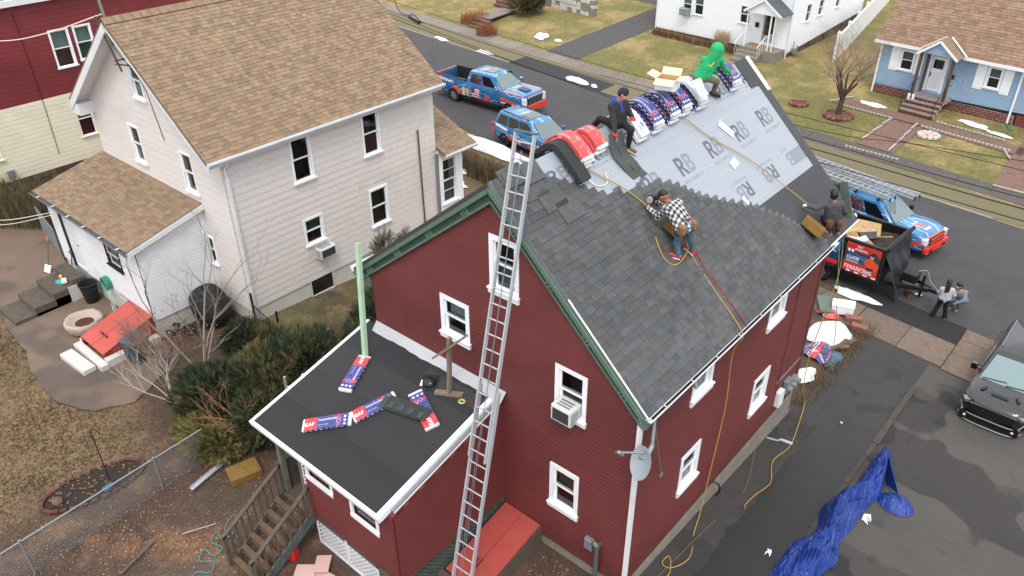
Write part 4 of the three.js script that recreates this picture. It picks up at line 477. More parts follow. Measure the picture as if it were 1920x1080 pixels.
  { const g = partGroup('entry_steps', P); const b = new MB(); b.bb(-2.75, -.4, .02, -.05, .62, 1.3); b.bb(-2.75, -.4, 1.31, -1.0, .42, 1.65); b.bb(-2.75, -.4, 1.66, -1.0, .22, 2.0); b.bb(-2.7, -.4, 2.01, -1.05, .02, 2.5); b.each('step', M.conc, g); const m = new MB(); m.bb(-2.0, .625, .3, -.9, .645, .95); m.build('doormat', mat(176, 106, 56, { rough: .95 }), g); for (const x of [-2.72, -.95]) { const r = new MB(); r.rod([x, 1.55, .1], [x, 1.5, 1.25], .025); r.rod([x, 1.5, 1.25], [x, .95, 2.1], .025); for (let i = 0; i < 7; i++) r.rod([x, .6 - (i > 3 ? (i - 3) * .14 : 0), .3 + i * .28], [x, 1.5 - (i > 3 ? (i - 3) * .16 : 0), .3 + i * .28], .012); r.build('handrail', M.whiteClean, g); } }
  { const b = new MB(); b.rbox(.2, .45, -.75, .3, .35, .3, .05); b.rod([.15, 0, -.7], [.15, 1.1, -.72], .03); b.rod([.3, .2, -.95], [.3, .8, -.95], .05); b.build('gas_meter', M.galv, P); }
  const rf = slab([-11.5, 5, .4], [1, 0, 0], [0, 3, -5.2], 11.9, 6, .1); rf.b.build('roof', mat(110, 112, 116, { rough: .95, map: T.grain2 }), P);
}
{ const t = thing('covered_air_conditioner', 'grey covered window air conditioner on the white house front', 'air conditioner', [-15.7, -.87, -43.05], TH); const b = new MB(); b.rbox(-8.45, 1.78, .25, .8, .5, .5, .1); b.build('cover', mat(140, 150, 160, { rough: .35, bump: T.creaseB, bs: .05 }), t); const s = new MB(); s.bb(-8.8, 1.9, .5, -8.1, 1.93, .52); s.build('strap', M.steel, t); }
{ // blue house
  const P = localHouse('blue_house', 'light blue clapboard cottage with white shutters and brick base across the street', [-.7, -.96, -39.5]); const W = 16, F = frame([-8.15, .45, 0], [1, 0, 0]), X = v => v + 8.15, y = v => v - .45;
  const tilt = .035; const fp = [[0, 0], [W, .5], [W, 3.1], [0, 2.75]], fh = [[X(-6.98), y(1.55), X(-6.1), y(2.82)], [X(-2.1), y(1.6), X(-1.28), y(2.88)], [X(-5.15), y(.75), X(-4.3), y(2.82)]]; siding(F, fp, fh, .14, .036, M.blue, wallCore(F, fp, fh, M.blue, P)); fh.slice(0, 2).forEach(h => windowPart(P, F, ...h, { trim: .1, curtain: M.curtain, shelf: .08 }));
  for (const [a, c] of [[-7.52, -7.0], [-6.06, -5.62], [-2.66, -2.14], [-1.24, -.76]]) { const b = new MB(F); b.bb(X(a), y(1.5), .0, X(c), y(2.86), .04); for (let i = 0; i < 2; i++) b.bb(X(a) + .06, y(1.58 + i * .65), .04, X(c) - .06, y(2.14 + i * .65), .052); b.build('shutter', M.whiteClean, P); }
  brickWall(P, frame([-8.12, -.15, .03], [1, 0, 0]), 8.0, .62); const fd = new MB(); fd.bb(0, -.6, -8, 8, .6, 0); fd.build('foundation', M.brick, P); const bk = new MB(); bk.bb(-8.1, -.5, -8.5, 7.8, 3.2, -.16); bk.build('core', M.room, P);
  { const d = partGroup('door', P); const b = new MB(F); b.bb(X(-5.15), y(.75), -.05, X(-4.3), y(2.82), -.01); b.build('door_leaf', M.whiteClean, d); const c = new MB(F); c.bb(X(-5.25), y(.75), -.0, X(-5.12), y(2.92), .05); c.bb(X(-4.33), y(.75), 0, X(-4.2), y(2.92), .05); c.bb(X(-5.25), y(2.82), 0, X(-4.2), y(2.92), .055); c.build('frame', M.whiteClean, d); const p = new MB(F); p.bb(X(-5.0), y(2.1), -.009, X(-4.45), y(2.6), .002); p.build('pane', M.glassTint, d); const k = new MB(F); k.rod([X(-5.05), y(1.6), .0], [X(-5.05), y(1.85), .02], .025); k.build('handle', M.black, d); const q = new MB(F); q.bb(X(-4.98), y(.95), -.009, X(-4.47), y(1.9), .0); q.build('door_panel', mat(222, 226, 230, { rough: .5 }), d); }
  { const m = partGroup('mailbox', P); const b = new MB(); b.rbox(-3.86, 1.86, .1, .34, .22, .16, .04); b.build('box', M.black, m); const c = document.createElement('canvas'); c.width = 64; c.height = 32; const x = c.getContext('2d'); x.fillStyle = '#9ab4d0'; x.fillRect(0, 0, 64, 32); x.fillStyle = '#23262c'; x.font = 'bold 26px sans-serif'; x.textAlign = 'center'; x.fillText('32', 32, 25); const t = new THREE.CanvasTexture(c); t.colorSpace = THREE.SRGBColorSpace; const pl = new THREE.Mesh(new THREE.PlaneGeometry(.34, .17), new THREE.MeshStandardMaterial({ map: t, roughness: .6 })); pl.position.set(-3.2, 1.72, .045); pl.name = 'house_number'; P.add(pl); }
  const rfS = slab([-8.5, 3.2 - .1, .42], [Math.cos(tilt * 0), 0, 0], [0, 4.2, -4.6], W + .6, 6.2, .1); const rf = rfS.b.build('roof', mat(162, 131, 111, { rough: .95, map: T.grain2, bump: T.bump4, bs: .003 }), P); { const b = new MB(rfS.F); const tn2 = [[160, 129, 109], [168, 137, 117], [154, 123, 104], [172, 142, 121]]; for (let i = 0; i < 32; i++) { let u = -rr(0, .3); while (u < W + .6) { const w = rr(.25, .5), a = Math.max(0, u), c = Math.min(W + .6, u + w); u += w; if (c - a < .04) continue; b.color(...tn2[R() * 4 | 0]); const z = .004 + (R() < .5 ? .006 : 0); b.quad([a, i * .19, z + .014], [c, i * .19, z + .014], [c, i * .19 + .2, z], [a, i * .19 + .2, z]); b.quad([a, i * .19, 0], [c, i * .19, 0], [c, i * .19, z + .014], [a, i * .19, z + .014]); } } b.build('shingle_field', new THREE.MeshStandardMaterial({ vertexColors: true, roughness: .95, map: T.grain2 }), rf, { kind: 'stuff' }); }
  const ev = new MB(); ev.bb(-8.5, 2.98, .0, 8, 3.14, .46); ev.build('eave', M.whiteClean, P); const ds = new MB(); ds.bb(-8.2, .0, .02, -8.1, 3, .1); ds.bb(-.38, -.1, .04, -.28, 3.1, .12); ds.each('downspout', M.whiteClean, P); const sp = new MB(); sp.rod([-.33, .02, .1], [.2, -.05, .9], .06); sp.build('splash_hose', mat(60, 130, 100, { rough: .6 }), P);
  { const g = partGroup('entry_porch', P); const zc = 1.2; const b = new MB(); b.shape([[-5.45, 3.15], [-3.5, 3.15], [-4.48, 3.8]], .06); b.p = b.p.map((v, i) => i % 3 === 2 ? v + zc - .06 : v); b.build('gable', M.blue, g); for (const s of [1, -1]) { const x = s > 0 ? -3.35 : -5.6; const c = new MB(); c.panel([[x, 3.1, -1.2], [x, 3.1, zc + .12], [-4.48, 3.95, zc + .12], [-4.48, 3.95, -1.2]], .05 * -s); c.build('porch_roof', tanTones[3], g); const e = new MB(); e.beam([x, 3.06, zc + .1], [-4.48, 3.92, zc + .1], .08, .13); e.build('porch_trim', M.whiteClean, g); const v = new MB(); v.beam([x, 3.12, -.3], [x - 0, 3.12, .6], .08, .06); v.build('valley_flashing', M.whiteClean, g); } const v2 = new MB(); v2.beam([-4.35, 3.99, .2], [-3.2, 3.2, .55], .1, .03); v2.beam([-4.6, 3.99, .2], [-5.75, 3.2, .55], .1, .03); v2.each('valley_flashing', M.whiteClean, g); const p = new MB(); p.bb(-5.45, .7, zc - .14, -5.3, 3.12, zc); p.bb(-3.66, .7, zc - .14, -3.5, 3.12, zc); p.bb(-5.4, .7, .05, -5.3, 3.1, .15); p.each('post', mat(116, 100, 88, { rough: .9, map: T.wood }), g); }
  { const g = partGroup('brick_steps', P); for (let i = 0; i < 4; i++) { const yy = .68 - i * .2, z1 = i ? 1.2 + i * .3 : 1.2, z0 = i ? z1 - .3 : .02; const b = new MB(); b.bb(-5.5, yy - .06, z0, -3.5, yy, z1 + .03); b.build('step', M.conc, g); const l = new MB(); for (let k = 0; k < 7; k++) l.bb(-5.48 + k * .284, yy - .19, z1 - .1, -5.48 + k * .284 + .26, yy - .065, z1); l.each('brick', brickTones[i % 3], g); const m = new MB(); m.bb(-5.49, yy - .2, z0, -3.51, yy - .062, z1 - .02); m.build('riser', M.mortar, g); } const mt = new MB(); mt.bb(-5.1, .684, .3, -4.1, .7, .85); mt.build('doormat', mat(120, 122, 130, { rough: .95 }), g); for (const x of [-5.42, -3.58]) { const r = new MB(); r.rod([x, 1.5, .4], [x, 1.45, 1.2], .02); r.rod([x, 1.45, 1.2], [x, .85, 2.15], .02); r.rod([x, .85, 2.15], [x, .0, 2.2], .02); r.rod([x, 1.45, 1.2], [x, .66, 1.2], .018); r.build('handrail', M.black, g); } const c = new MB(); c.rbox(-5.25, .78, 1.75, .12, .3, .12, .03); c.rbox(-5.0, .78, 1.75, .12, .3, .12, .03); c.each('white_jug', M.whiteClean, g); }
}

// ================= YARD OBJECTS =================
{ const t = thing('concrete_steps', 'worn concrete steps up to the lean-to back door', 'steps'); for (let i = 0; i < 4; i++) { const b = new MB(); b.rbox(-22.55, -.62 + (i + 1) * .115 + i * .06, 3.5 - (3.55 - 1.66) / 2 * (i / 4) - .25 - i * .235 + .23, 1.45, .24 + i * .12, 1.9 - i * .47, .02); b.build('step', M.concDk, t); } const w = new MB(); w.bb(-21.82, -.55, 1.68, -21.78, .12, 2.5); w.build('painted_cheek', M.concW, t); }
{ const t = thing('trash_can', 'black round trash can by the lean-to wall', 'trash can', [-21.3, -.48, 2.0]); const b = new MB(); b.geo(new THREE.LatheGeometry([[0, 0], [.22, 0], [.3, .72], [.33, .74], [.33, .78], [.29, .78], [.2, .06], [0, .05]].map(p => new THREE.Vector2(...p)), 20)); b.build('bin_body', M.blackM, t); const h = new MB(); for (const s of [-1, 1]) h.box(s * .33, .62, 0, .05, .04, .14); h.each('handle', M.blackM, t); }
{ const t = thing('hose_reel', 'green garden hose reel hanging on the white lean-to wall', 'hose reel', [-20.2, .62, 1.75]); const b = new MB(); for (let i = 0; i < 5; i++) b.geo(new THREE.TorusGeometry(.22 - (i % 2) * .03, .03, 6, 24), new THREE.Matrix4().makeTranslation(0, 0, -.06 + i * .035)); b.build('coiled_hose', mat(32, 150, 116, { rough: .5 }), t); const r = new MB(); r.geo(new THREE.CylinderGeometry(.12, .12, .16, 14).rotateX(Math.PI / 2)); r.bb(-.05, -.1, -.12, .05, .1, .0); r.build('reel', mat(30, 110, 90, { rough: .5 }), t); const l = new MB(); l.path([[.1, -.2, .03], [.2, -.5, .05], [.12, -.8, .08], [.3, -1.0, .15], [.55, -1.1, .3]], .022); l.path([[.0, -.2, .03], [.25, -.6, .06], [.4, -.9, .1]], .02); l.build('hose_tail', mat(170, 200, 184, { rough: .5 }), t); }
{ const t = thing('hose_nozzle_box', 'small black box on the patio beneath the hose reel', 'box', [-19.35, -.45, 2.15], .4); const b = new MB(); b.rbox(0, .1, 0, .36, .2, .22, .04); b.build('box_body', M.black, t); const h = new MB(); h.rod([-.1, .2, 0], [.1, .2, 0], .02); h.build('handle', M.black, t); }
{ const t = thing('covered_fire_pit', 'round beige covered fire pit filled with brown leaves', 'fire pit', [-19.75, -.5, 2.95]); const b = new MB(); const g = new THREE.LatheGeometry([[.42, .04], [.55, .12], [.62, .36], [.6, .46], [.52, .47], [.4, .36], [.3, .3], [0, .29]].map(p => new THREE.Vector2(...p)), 44); const P = g.attributes.position; for (let i = 0; i < P.count; i++) { const a = Math.atan2(P.getZ(i), P.getX(i)), k = 1 + .025 * Math.sin(a * 14) + .02 * Math.sin(a * 5); P.setX(i, P.getX(i) * k); P.setZ(i, P.getZ(i) * k); } g.computeVertexNormals(); b.geo(g); b.build('cover', mat(190, 172, 160, { rough: .9, map: T.grime2, bump: T.creaseB, bs: .02 }), t); const l = new MB(); l.geo(new THREE.CircleGeometry(.3, 20).rotateX(-Math.PI / 2), new THREE.Matrix4().makeTranslation(0, .305, 0)); l.build('leaf_fill', mat(112, 72, 54, { rough: 1, map: T.grain, bump: T.bump, bs: .03 }), t); const f = new MB(); for (const a of [.3, 2.4, 4.5]) f.box(.46 * Math.cos(a), .03, .46 * Math.sin(a), .12, .07, .12, -a); f.each('foot', M.black, t); }
{ const t = thing('patio_bulkhead', 'bright red sloped cellar doors on white footing beside the lean-to', 'bulkhead'); const x0 = -18.85, x1 = -17.32; for (const [a, c] of [[x0, -18.09], [-18.07, x1]]) { const b = new MB(); b.panel([[a, -.12, 3.45], [c, -.12, 3.45], [c, .42, 1.66], [a, .42, 1.66]], .03); b.build('door', mat(196, 84, 74, { rough: .5, map: T.grime2 }), t); } const h = new MB(); h.rbox(-18.2, .1, 3.0, .16, .05, .06, .01, 0, 0, .3); h.rbox(-17.95, .1, 3.0, .16, .05, .06, .01, 0, 0, .3); h.each('handle', mat(96, 40, 38, { rough: .6 }), t); const s = new MB(); for (const x of [x0, x1 - .04]) s.panel([[x, -.5, 3.45], [x, -.14, 3.45], [x, .4, 1.66], [x, -.5, 1.66]], .04); s.each('side_panel', mat(150, 40, 38, { rough: .5 }), t, 6); const c = new MB(); c.bb(x0 - .1, -.75, 3.47, x1 + .3, -.3, 3.72); c.bb(x1 + .01, -.75, 1.7, x1 + .26, -.22, 3.46); c.bb(x0 - .22, -.75, 1.7, x0 - .01, -.28, 3.46); c.each('footing', M.concW, t); const w = new MB(); w.rbox(-18.05, -.45, 4.0, 1.5, .22, .42, .03, .05); w.build('white_step', M.concW, t); }
{ const t = thing('recycling_bin', 'dark blue grey wheeled recycling bin beside the red cellar doors', 'bin', [-16.72, -.5, 2.62], .35); const b = new MB(); b.geo(new THREE.CylinderGeometry(.42, .34, .82, 4, 1).rotateY(Math.PI / 4), new THREE.Matrix4().makeTranslation(0, .42, 0)); b.build('bin_body', mat(58, 74, 90, { rough: .5, map: T.grime }), t); const l = new MB(); l.rbox(0, .86, 0, .7, .08, .66, .03); l.bb(-.2, .9, -.2, -.06, .93, .2); l.bb(.06, .9, -.2, .2, .93, .2); l.build('lid', mat(70, 88, 104, { rough: .5 }), t); const w = new MB(); for (const s of [-1, 1]) w.geo(new THREE.CylinderGeometry(.1, .1, .06, 14).rotateZ(Math.PI / 2), new THREE.Matrix4().makeTranslation(s * .3, .1, -.32)); w.each('wheel', M.rubber, t); }
{ const t = thing('black_barrel', 'large dented black barrel lying against the tan house corner', 'barrel', [-16.55, -.42, -.1], .5); const b = new MB(); const g = new THREE.LatheGeometry([[0, 0], [.4, .02], [.56, .22], [.63, .55], [.6, .9], [.5, 1.2], [.36, 1.32], [.22, 1.3], [.2, 1.1], [0, 1.05]].map(p => new THREE.Vector2(...p)), 26); const P = g.attributes.position; for (let i = 0; i < P.count; i++) { const k = 1 + .09 * (fbm(P.getX(i) * 3 + 9, P.getY(i) * 4 + P.getZ(i) * 3, 3) - .5); P.setXYZ(i, P.getX(i) * k, P.getY(i), P.getZ(i) * k); } g.computeVertexNormals(); g.rotateZ(.35); b.geo(g, new THREE.Matrix4().makeTranslation(.1, .1, 0)); b.build('barrel_body', mat(34, 35, 38, { rough: .55, bump: T.creaseB, bs: .04 }), t); }
{ const t = thing('childs_tricycle', "small green child's tricycle left by the lean-to", 'tricycle', [-16.95, -.44, 1.05], .6); const w = new MB(); for (const [x, z, r] of [[.35, 0, .2], [-.25, .2, .13], [-.25, -.2, .13]]) w.geo(new THREE.TorusGeometry(r, .03, 6, 20), new THREE.Matrix4().makeTranslation(x, r + .02, z)); w.each('wheel', M.rubber, t); const f = new MB(); f.rod([.35, .22, 0], [.25, .6, 0], .02); f.rod([.3, .42, 0], [-.25, .15, 0], .025); f.rod([-.25, .15, -.2], [-.25, .15, .2], .015); f.rod([.25, .58, -.2], [.25, .58, .2], .015); f.build('tricycle_frame', mat(60, 130, 100, { rough: .4 }), t); const s = new MB(); s.rbox(-.08, .38, 0, .2, .06, .18, .02); s.build('saddle', M.black, t); }
for (const [x, z, lean, nm, lab, cc] of [[-24.7, 1.85, .5, 'snow_shovel', 'orange handled shovel leaning beside the lean-to door', 1], [-22.9, 1.72, .15, 'push_broom', 'dark broom leaning by the lean-to steps', 0]]) { const t = thing(nm, lab, 'tool', [x, -.45, z], .3); const b = new MB(); b.rod([0, .1, .3], [lean * .2, 1.2, 0], .018); b.build('shaft', cc ? M.steel : M.black, t); const h = new MB(); h.geo(new THREE.TorusGeometry(.07, .02, 6, 14), new THREE.Matrix4().makeTranslation(lean * .2, 1.27, 0)); h.build('grip', cc ? M.lampO : M.black, t); const l = new MB(); l.rbox(0, .12, .32, .32, .3, .03, .01, 0, 0, -.5); l.build('blade', cc ? M.whiteClean : M.twig, t); }
{ const t = thing('toy_pile', 'colourful plastic bag of toys on the lean-to steps', 'toys', [-22.4, .02, 2.5]); const b = new MB(); b.rbox(0, .08, 0, .3, .14, .2, .04, .4); b.build('teal_bag', mat(60, 170, 160, { rough: .5 }), t); const c = new MB(); c.rbox(.12, .16, -.1, .24, .1, .18, .03, -.3); c.build('white_bag', M.paper, t); const d = new MB(); d.ball(-.35, .1, -.2, .1); d.build('yellow_ball', mat(220, 180, 50, { rough: .5 }), t); }
{ // black metal fence between the yards
  const t = thing('black_fence', 'low black metal fence beside the tan house corner', 'fence'); const P = [[-15.3, -.82], [-13.75, -.74], [-12.65, -.77]]; for (const [x, z] of P) { const b = new MB(); b.rod([x, -.5, z], [x, .95, z], .035); b.build('post', M.black, t); } for (let i = 0; i < 2; i++) { const [x0, z0] = P[i], [x1, z1] = P[i + 1]; const r = new MB(); r.rod([x0, .5, z0], [x1, .25, z1], .018); r.build('rail', M.black, t); const m = new MB(); for (let k = 1; k < 8; k++) { const q = k / 8, x = x0 + (x1 - x0) * q, z = z0 + (z1 - z0) * q; m.rod([x, -.4, z], [x, .48 - .25 * q, z], .008); } m.build('pickets', M.black, t, { kind: 'stuff' }); } }
function chainLink(t, a, b, h, posts, m = M.galv) { a = V3(a); b = V3(b); const L = a.distanceTo(b), d = b.clone().sub(a).normalize(); for (const q of posts) { const p = a.clone().addScaledVector(d, L * q); const k = new MB(); k.rod(p, p.clone().add(V(0, h + .05, 0)), .03); k.build('post', m, t); } const r = new MB(); r.rod(a.clone().add(V(0, h, 0)), b.clone().add(V(0, h, 0)), .022); r.build('top_rail', m, t); const w = new MB(); const st = .09; for (const s of [1, -1]) for (let u = -h; u < L + h; u += st) { let p0 = [u, 0], p1 = [u + s * h, h]; const lo = Math.max(0, Math.min(p0[0], p1[0])), hi = Math.min(L, Math.max(p0[0], p1[0])); if (lo >= hi) continue; const yAt = x => (x - p0[0]) / (p1[0] - p0[0]) * h; const A = a.clone().addScaledVector(d, lo).add(V(0, yAt(lo), 0)), B = a.clone().addScaledVector(d, hi).add(V(0, yAt(hi), 0)); w.rod(A, B, .0035, .0035, 3); } w.build('wire_mesh', m, t, { kind: 'stuff' }); }
{ const t = thing('chain_link_fence', 'grey chain link fence running across the brown backyard', 'fence'); chainLink(t, [-10.82, -.6, 10.5], [-11.05, -.5, 3.6], 1.08, [.02, .32, .8], M.galv); }
{ const t = thing('chain_link_gate', 'open chain link gate by the hedge at the lean-to corner', 'gate'); chainLink(t, [-28.0, -.5, .9], [-25.4, -.5, 1.3], 1.2, [0, .5, 1], M.galv); }
{ const t = thing('shepherd_hook', 'black double shepherd hook standing in the oval flower bed', 'garden hook', [-12.4, -.55, 5.75]); const b = new MB(); b.path([[0, 0, 0], [-.02, 1.2, 0], [-.02, 1.55, 0], [-.02, 1.75, .02], [.12, 1.86, -.05], [.24, 1.82, -.1], [.26, 1.74, -.1]], .014, 6, 40); b.build('long_hook', M.black, t); const c = new MB(); c.path([[-.02, 1.45, 0], [-.12, 1.55, .05], [-.26, 1.5, .12], [-.28, 1.36, .14], [-.22, 1.32, .12]], .012, 6, 30); c.build('side_hook', M.black, t); }
{ // oval bed
  const cx = -12.55, cz = 6.1, y = -.55, ax = V(.18, 0, -1).normalize(), bx = V(1, 0, .18).normalize(); const t = thing('flower_bed', 'oval flower bed edged with red bricks around dark mulch', 'flower bed'); const b = new MB(); const n = 36; for (let i = 0; i < n; i++) { const a0 = i / n * 6.2832, a1 = (i + 1) / n * 6.2832, q = a => V(cx, y + .03, cz).addScaledVector(ax, 1.2 * Math.cos(a)).addScaledVector(bx, .52 * Math.sin(a)); b.tri(V(cx, y + .06, cz), q(a1), q(a0)); } b.build('mulch', mat(72, 62, 55, { rough: 1, map: T.grain, bump: T.bump, bs: .03 }), t); for (let i = 0; i < 30; i++) { const a = i / 30 * 6.2832, p = V(cx, y + .04, cz).addScaledVector(ax, 1.28 * Math.cos(a)).addScaledVector(bx, .6 * Math.sin(a)); const k = new MB(); k.rbox(0, -.02, 0, .17, .09, .09, .01); const o = k.build('brick', [M.brickDk, mat(118, 82, 74, { rough: .95, map: T.grain }), mat(98, 70, 62, { rough: .95, map: T.grain })][i % 3], t); o.position.copy(p); o.rotation.set(rr(-.1, .1), Math.atan2(-(ax.clone().multiplyScalar(-1.28 * Math.sin(a)).addScaledVector(bx, .6 * Math.cos(a))).z, (ax.clone().multiplyScalar(-1.28 * Math.sin(a)).addScaledVector(bx, .6 * Math.cos(a))).x), rr(-.1, .1)); } const s = new MB(); s.ball(-12.62, y + .1, 7.0, .14, 1.2, .6, 1); s.build('stone', M.stone, t); const tp = new MB(); tp.rbox(-12.1, y + .08, 5.9, .2, .1, .3, .03, .3); tp.build('blue_pot', mat(60, 80, 104, { rough: .6 }), t); const dl = new MB(); for (let i = 0; i < 60; i++) { const a = R() * 6.28, r = Math.sqrt(R()); const p = V(cx, y + .07, cz).addScaledVector(ax, 1.1 * r * Math.cos(a)).addScaledVector(bx, .45 * r * Math.sin(a)); dl.box(p.x, p.y, p.z, .07, .006, .04, R() * 6, rr(-.5, .5)); } dl.build('dead_leaves', mat(120, 94, 70, { rough: 1 }), t, { kind: 'stuff' }); }
{ const t = thing('metal_channel', 'long galvanised metal channel lying on the bare soil', 'metal channel'); const b = new MB(); const a = V(-10.37, -.47, 4.53), c = V(-10.66, -.43, 3.0); b.beam(a, c, .13, .012); b.build('web', M.alu, t); for (const s of [-1, 1]) { const k = new MB(); k.beam(a.clone().add(V(s * .065, .025, 0)), c.clone().add(V(s * .065, .025, 0)), .01, .05); k.build('flange', M.alu, t); } }
const foamBlock = (w, h, d) => { const b = new MB(); b.rbox(0, h / 2, 0, w, h, d, .03); const g = b.toGeo(); const P = g.attributes.position; for (let i = 0; i < P.count; i++) { const k = .02 * (fbm(P.getX(i) * 6 + 3, P.getZ(i) * 6 + P.getY(i) * 5, 2) - .5); P.setY(i, P.getY(i) + k); P.setX(i, P.getX(i) + k); } g.computeVertexNormals(); return g; };
{ const t = new THREE.Mesh(foamBlock(.62, .2, .82), M.foam); t.name = numbered('foam_block'); t.position.set(-9.8, -.5, 3.3); t.rotation.set(0, -.28, .04); scene.add(shade(t)); tag(t, 'yellow foam roof pad lying on the soil by the porch', 'foam block'); }
{ const b = new MB(); b.path([[-9.30, -.47, 2.79], [-8.91, -.48, 3.56], [-8.75, -.49, 4.1], [-8.5, -.5, 4.0], [-8.55, -.5, 4.35], [-8.8, -.5, 4.26], [-8.55, -.5, 4.7], [-8.3, -.5, 4.62], [-8.35, -.5, 4.9], [-8.65, -.5, 4.85], [-8.5, -.5, 5.1], [-8.1, -.5, 5.05], [-8.05, -.5, 5.3], [-8.4, -.5, 5.35], [-8.2, -.5, 5.6], [-7.9, -.5, 5.4], [-7.7, -.5, 5.6], [-7.95, -.5, 5.85], [-7.6, -.51, 6.2], [-7.1, -.52, 6.5]], .014, 5, 220); tag(b.build('garden_hose', M.teal), 'thin teal air hose looping over the soil by the stairs', 'hose'); }
{ const t = thing('gas_can', 'red plastic gas can under the porch stairs', 'gas can', [-6.62, -.5, 4.12], .4); const b = new MB(); b.rbox(0, .17, 0, .36, .34, .26, .05); b.build('can_body', mat(208, 40, 38, { rough: .4 }), t); const s = new MB(); s.rod([.1, .33, 0], [.18, .42, 0], .03); s.build('spout', M.black, t); const h = new MB(); h.path([[-.12, .33, 0], [-.06, .4, 0], [.04, .38, 0], [.06, .33, 0]], .02); h.build('handle', mat(208, 40, 38, { rough: .4 }), t); }
{ const b = new MB(); b.path([[-9.25, -.51, 5.45], [-9.1, -.48, 5.2], [-8.9, -.5, 4.74]], .018); tag(b.build('branch', M.twigGrey), 'short pale stick lying on the soil near the teal hose', 'stick'); const c = new MB(); c.beam([-9.3, -.55, 7.0], [-9.6, -.52, 6.0], .07, .04); tag(c.build('board', M.woodGrey), 'thin weathered board lying on the dark soil', 'board'); }
{ const b = new MB(); for (let i = 0; i < 5; i++) { b.rbox(-5.7 + rr(-.3, .3), -.46 + i * .03, 4.0 + rr(-.25, .3), .5, .03, .35, .008, R() * 3, rr(-.2, .2)); } tag(b.build('foam_scraps', mat(206, 170, 164, { rough: .9 })), 'torn pink foam board scraps by the lattice skirt', 'scrap', null, 'stuff'); }
// old vertical ladder at the far left porch edge
{ const t = thing('aluminium_ladder', 'short aluminium ladder standing behind the porch roof edge', 'ladder'); for (const [x, z] of [[-8.45, 2.35], [-8.2, 2.0]]) { const b = new MB(); b.beam([x - .5, -.5, z - .2], [x, 2.95, z], .06, .03); b.build('rail', M.alu, t); } for (let i = 0; i < 11; i++) { const q = i / 11; const b = new MB(); b.rod([-8.95 + .5 * q, -.4 + 3.3 * q, 2.15 + .2 * q], [-8.7 + .5 * q, -.4 + 3.3 * q, 1.8 + .2 * q], .014); b.build('rung', M.alu, t); } }

// ================= SNOW =================
function snow(name, label, pts, h) { const b = new MB(); const cx = pts.reduce((a, p) => a + p[0], 0) / pts.length, cz = pts.reduce((a, p) => a + p[1], 0) / pts.length; const n = pts.length; const rings = [1, .8, .45, 0]; const Y = [0, .75, 1, 1.05]; for (let r = 0; r < 3; r++) for (let i = 0; i < n; i++) { const q = (k, rr2, yy, ri) => { const p = pts[(k + n) % n]; const x = cx + (p[0] - cx) * rr2, z = cz + (p[1] - cz) * rr2; return V(x, H(x, z) + .045 + h * yy * (.7 + .6 * hash(((k + n) % n) + ri * 7, n)) , z); }; { const e = [q(i, rings[r], Y[r], r), q(i + 1, rings[r], Y[r], r), q(i + 1, rings[r + 1], Y[r + 1], r + 1), q(i, rings[r + 1], Y[r + 1], r + 1)]; const up = e[1].clone().sub(e[0]).cross(e[2].clone().sub(e[0])).y > 0; b.quad(...(up ? e : e.reverse())); } } const g = toCreasedNormals(b.toGeo(), 1.2); const m = new THREE.Mesh(g, M.snow); m.name = numbered(name); scene.add(shade(m)); return tag(m, label, 'snow'); }
const blob = (x, z, a, b, rot, n, seed) => { const q = rng(seed); return Array.from({ length: n }, (_, i) => { const t = -i / n * 6.2832, k = .65 + .6 * q(), u = a * k * Math.cos(t), v = b * k * Math.sin(t); return [x + u * Math.cos(rot) - v * Math.sin(rot), z + u * Math.sin(rot) + v * Math.cos(rot)]; }); };
snow('snow_patch', 'white snow patch in the middle of the far lawn', blob(-33.2, -38.3, .9, .5, .8, 12, 1), .12); snow('snow_patch', 'small snow lump right of the far lawn snow patch', blob(-31.4, -38.1, .35, .25, 0, 9, 2), .1);
snow('snow_patch', 'thin snow strip on the far kerb near the top of the street', blob(-39.3, -33.45, .9, .28, .13, 11, 3), .08); snow('snow_patch', 'snow strip on the far kerb left of the pickup', blob(-34.2, -32.9, .85, .3, .13, 11, 4), .1); snow('snow_patch', 'long snow heap on the verge behind the pickup hood', blob(-24.9, -31.75, 1.0, .3, .13, 12, 5), .2); snow('snow_patch', 'tiny snow lump beside the verge snow heap', blob(-23.4, -31.6, .3, .2, 0, 9, 6), .12);
snow('snow_bank', 'long snow bank between the street and the front hedge', blob(-21.4, -19.35, 3.4, .7, .12, 18, 7), .28); snow('snow_patch', 'melting snow beside the tan house front entry', blob(-20.4, -16.2, 1.0, .6, .5, 12, 8), .08); snow('snow_patch', 'second melting snow patch in the tan house front yard', blob(-19.3, -14.6, .7, .4, .3, 11, 9), .06);
snow('snow_patch', 'dirty snow beside the trailer wheel at the kerb', blob(-1.2, -17.75, 1.1, .34, .1, 13, 10), .1); snow('snow_patch', 'snow along the blue house base left of its steps', blob(-7.9, -38.3, .9, .28, .2, 17, 11), .05); snow('snow_patch', 'large melting snow patch below the blue house right window', blob(-2.4, -38.4, .9, .3, .3, 19, 12), .06); snow('snow_patch', 'snow at the right corner of the blue house bed', blob(-.9, -37.75, .7, .22, .25, 17, 13), .06);

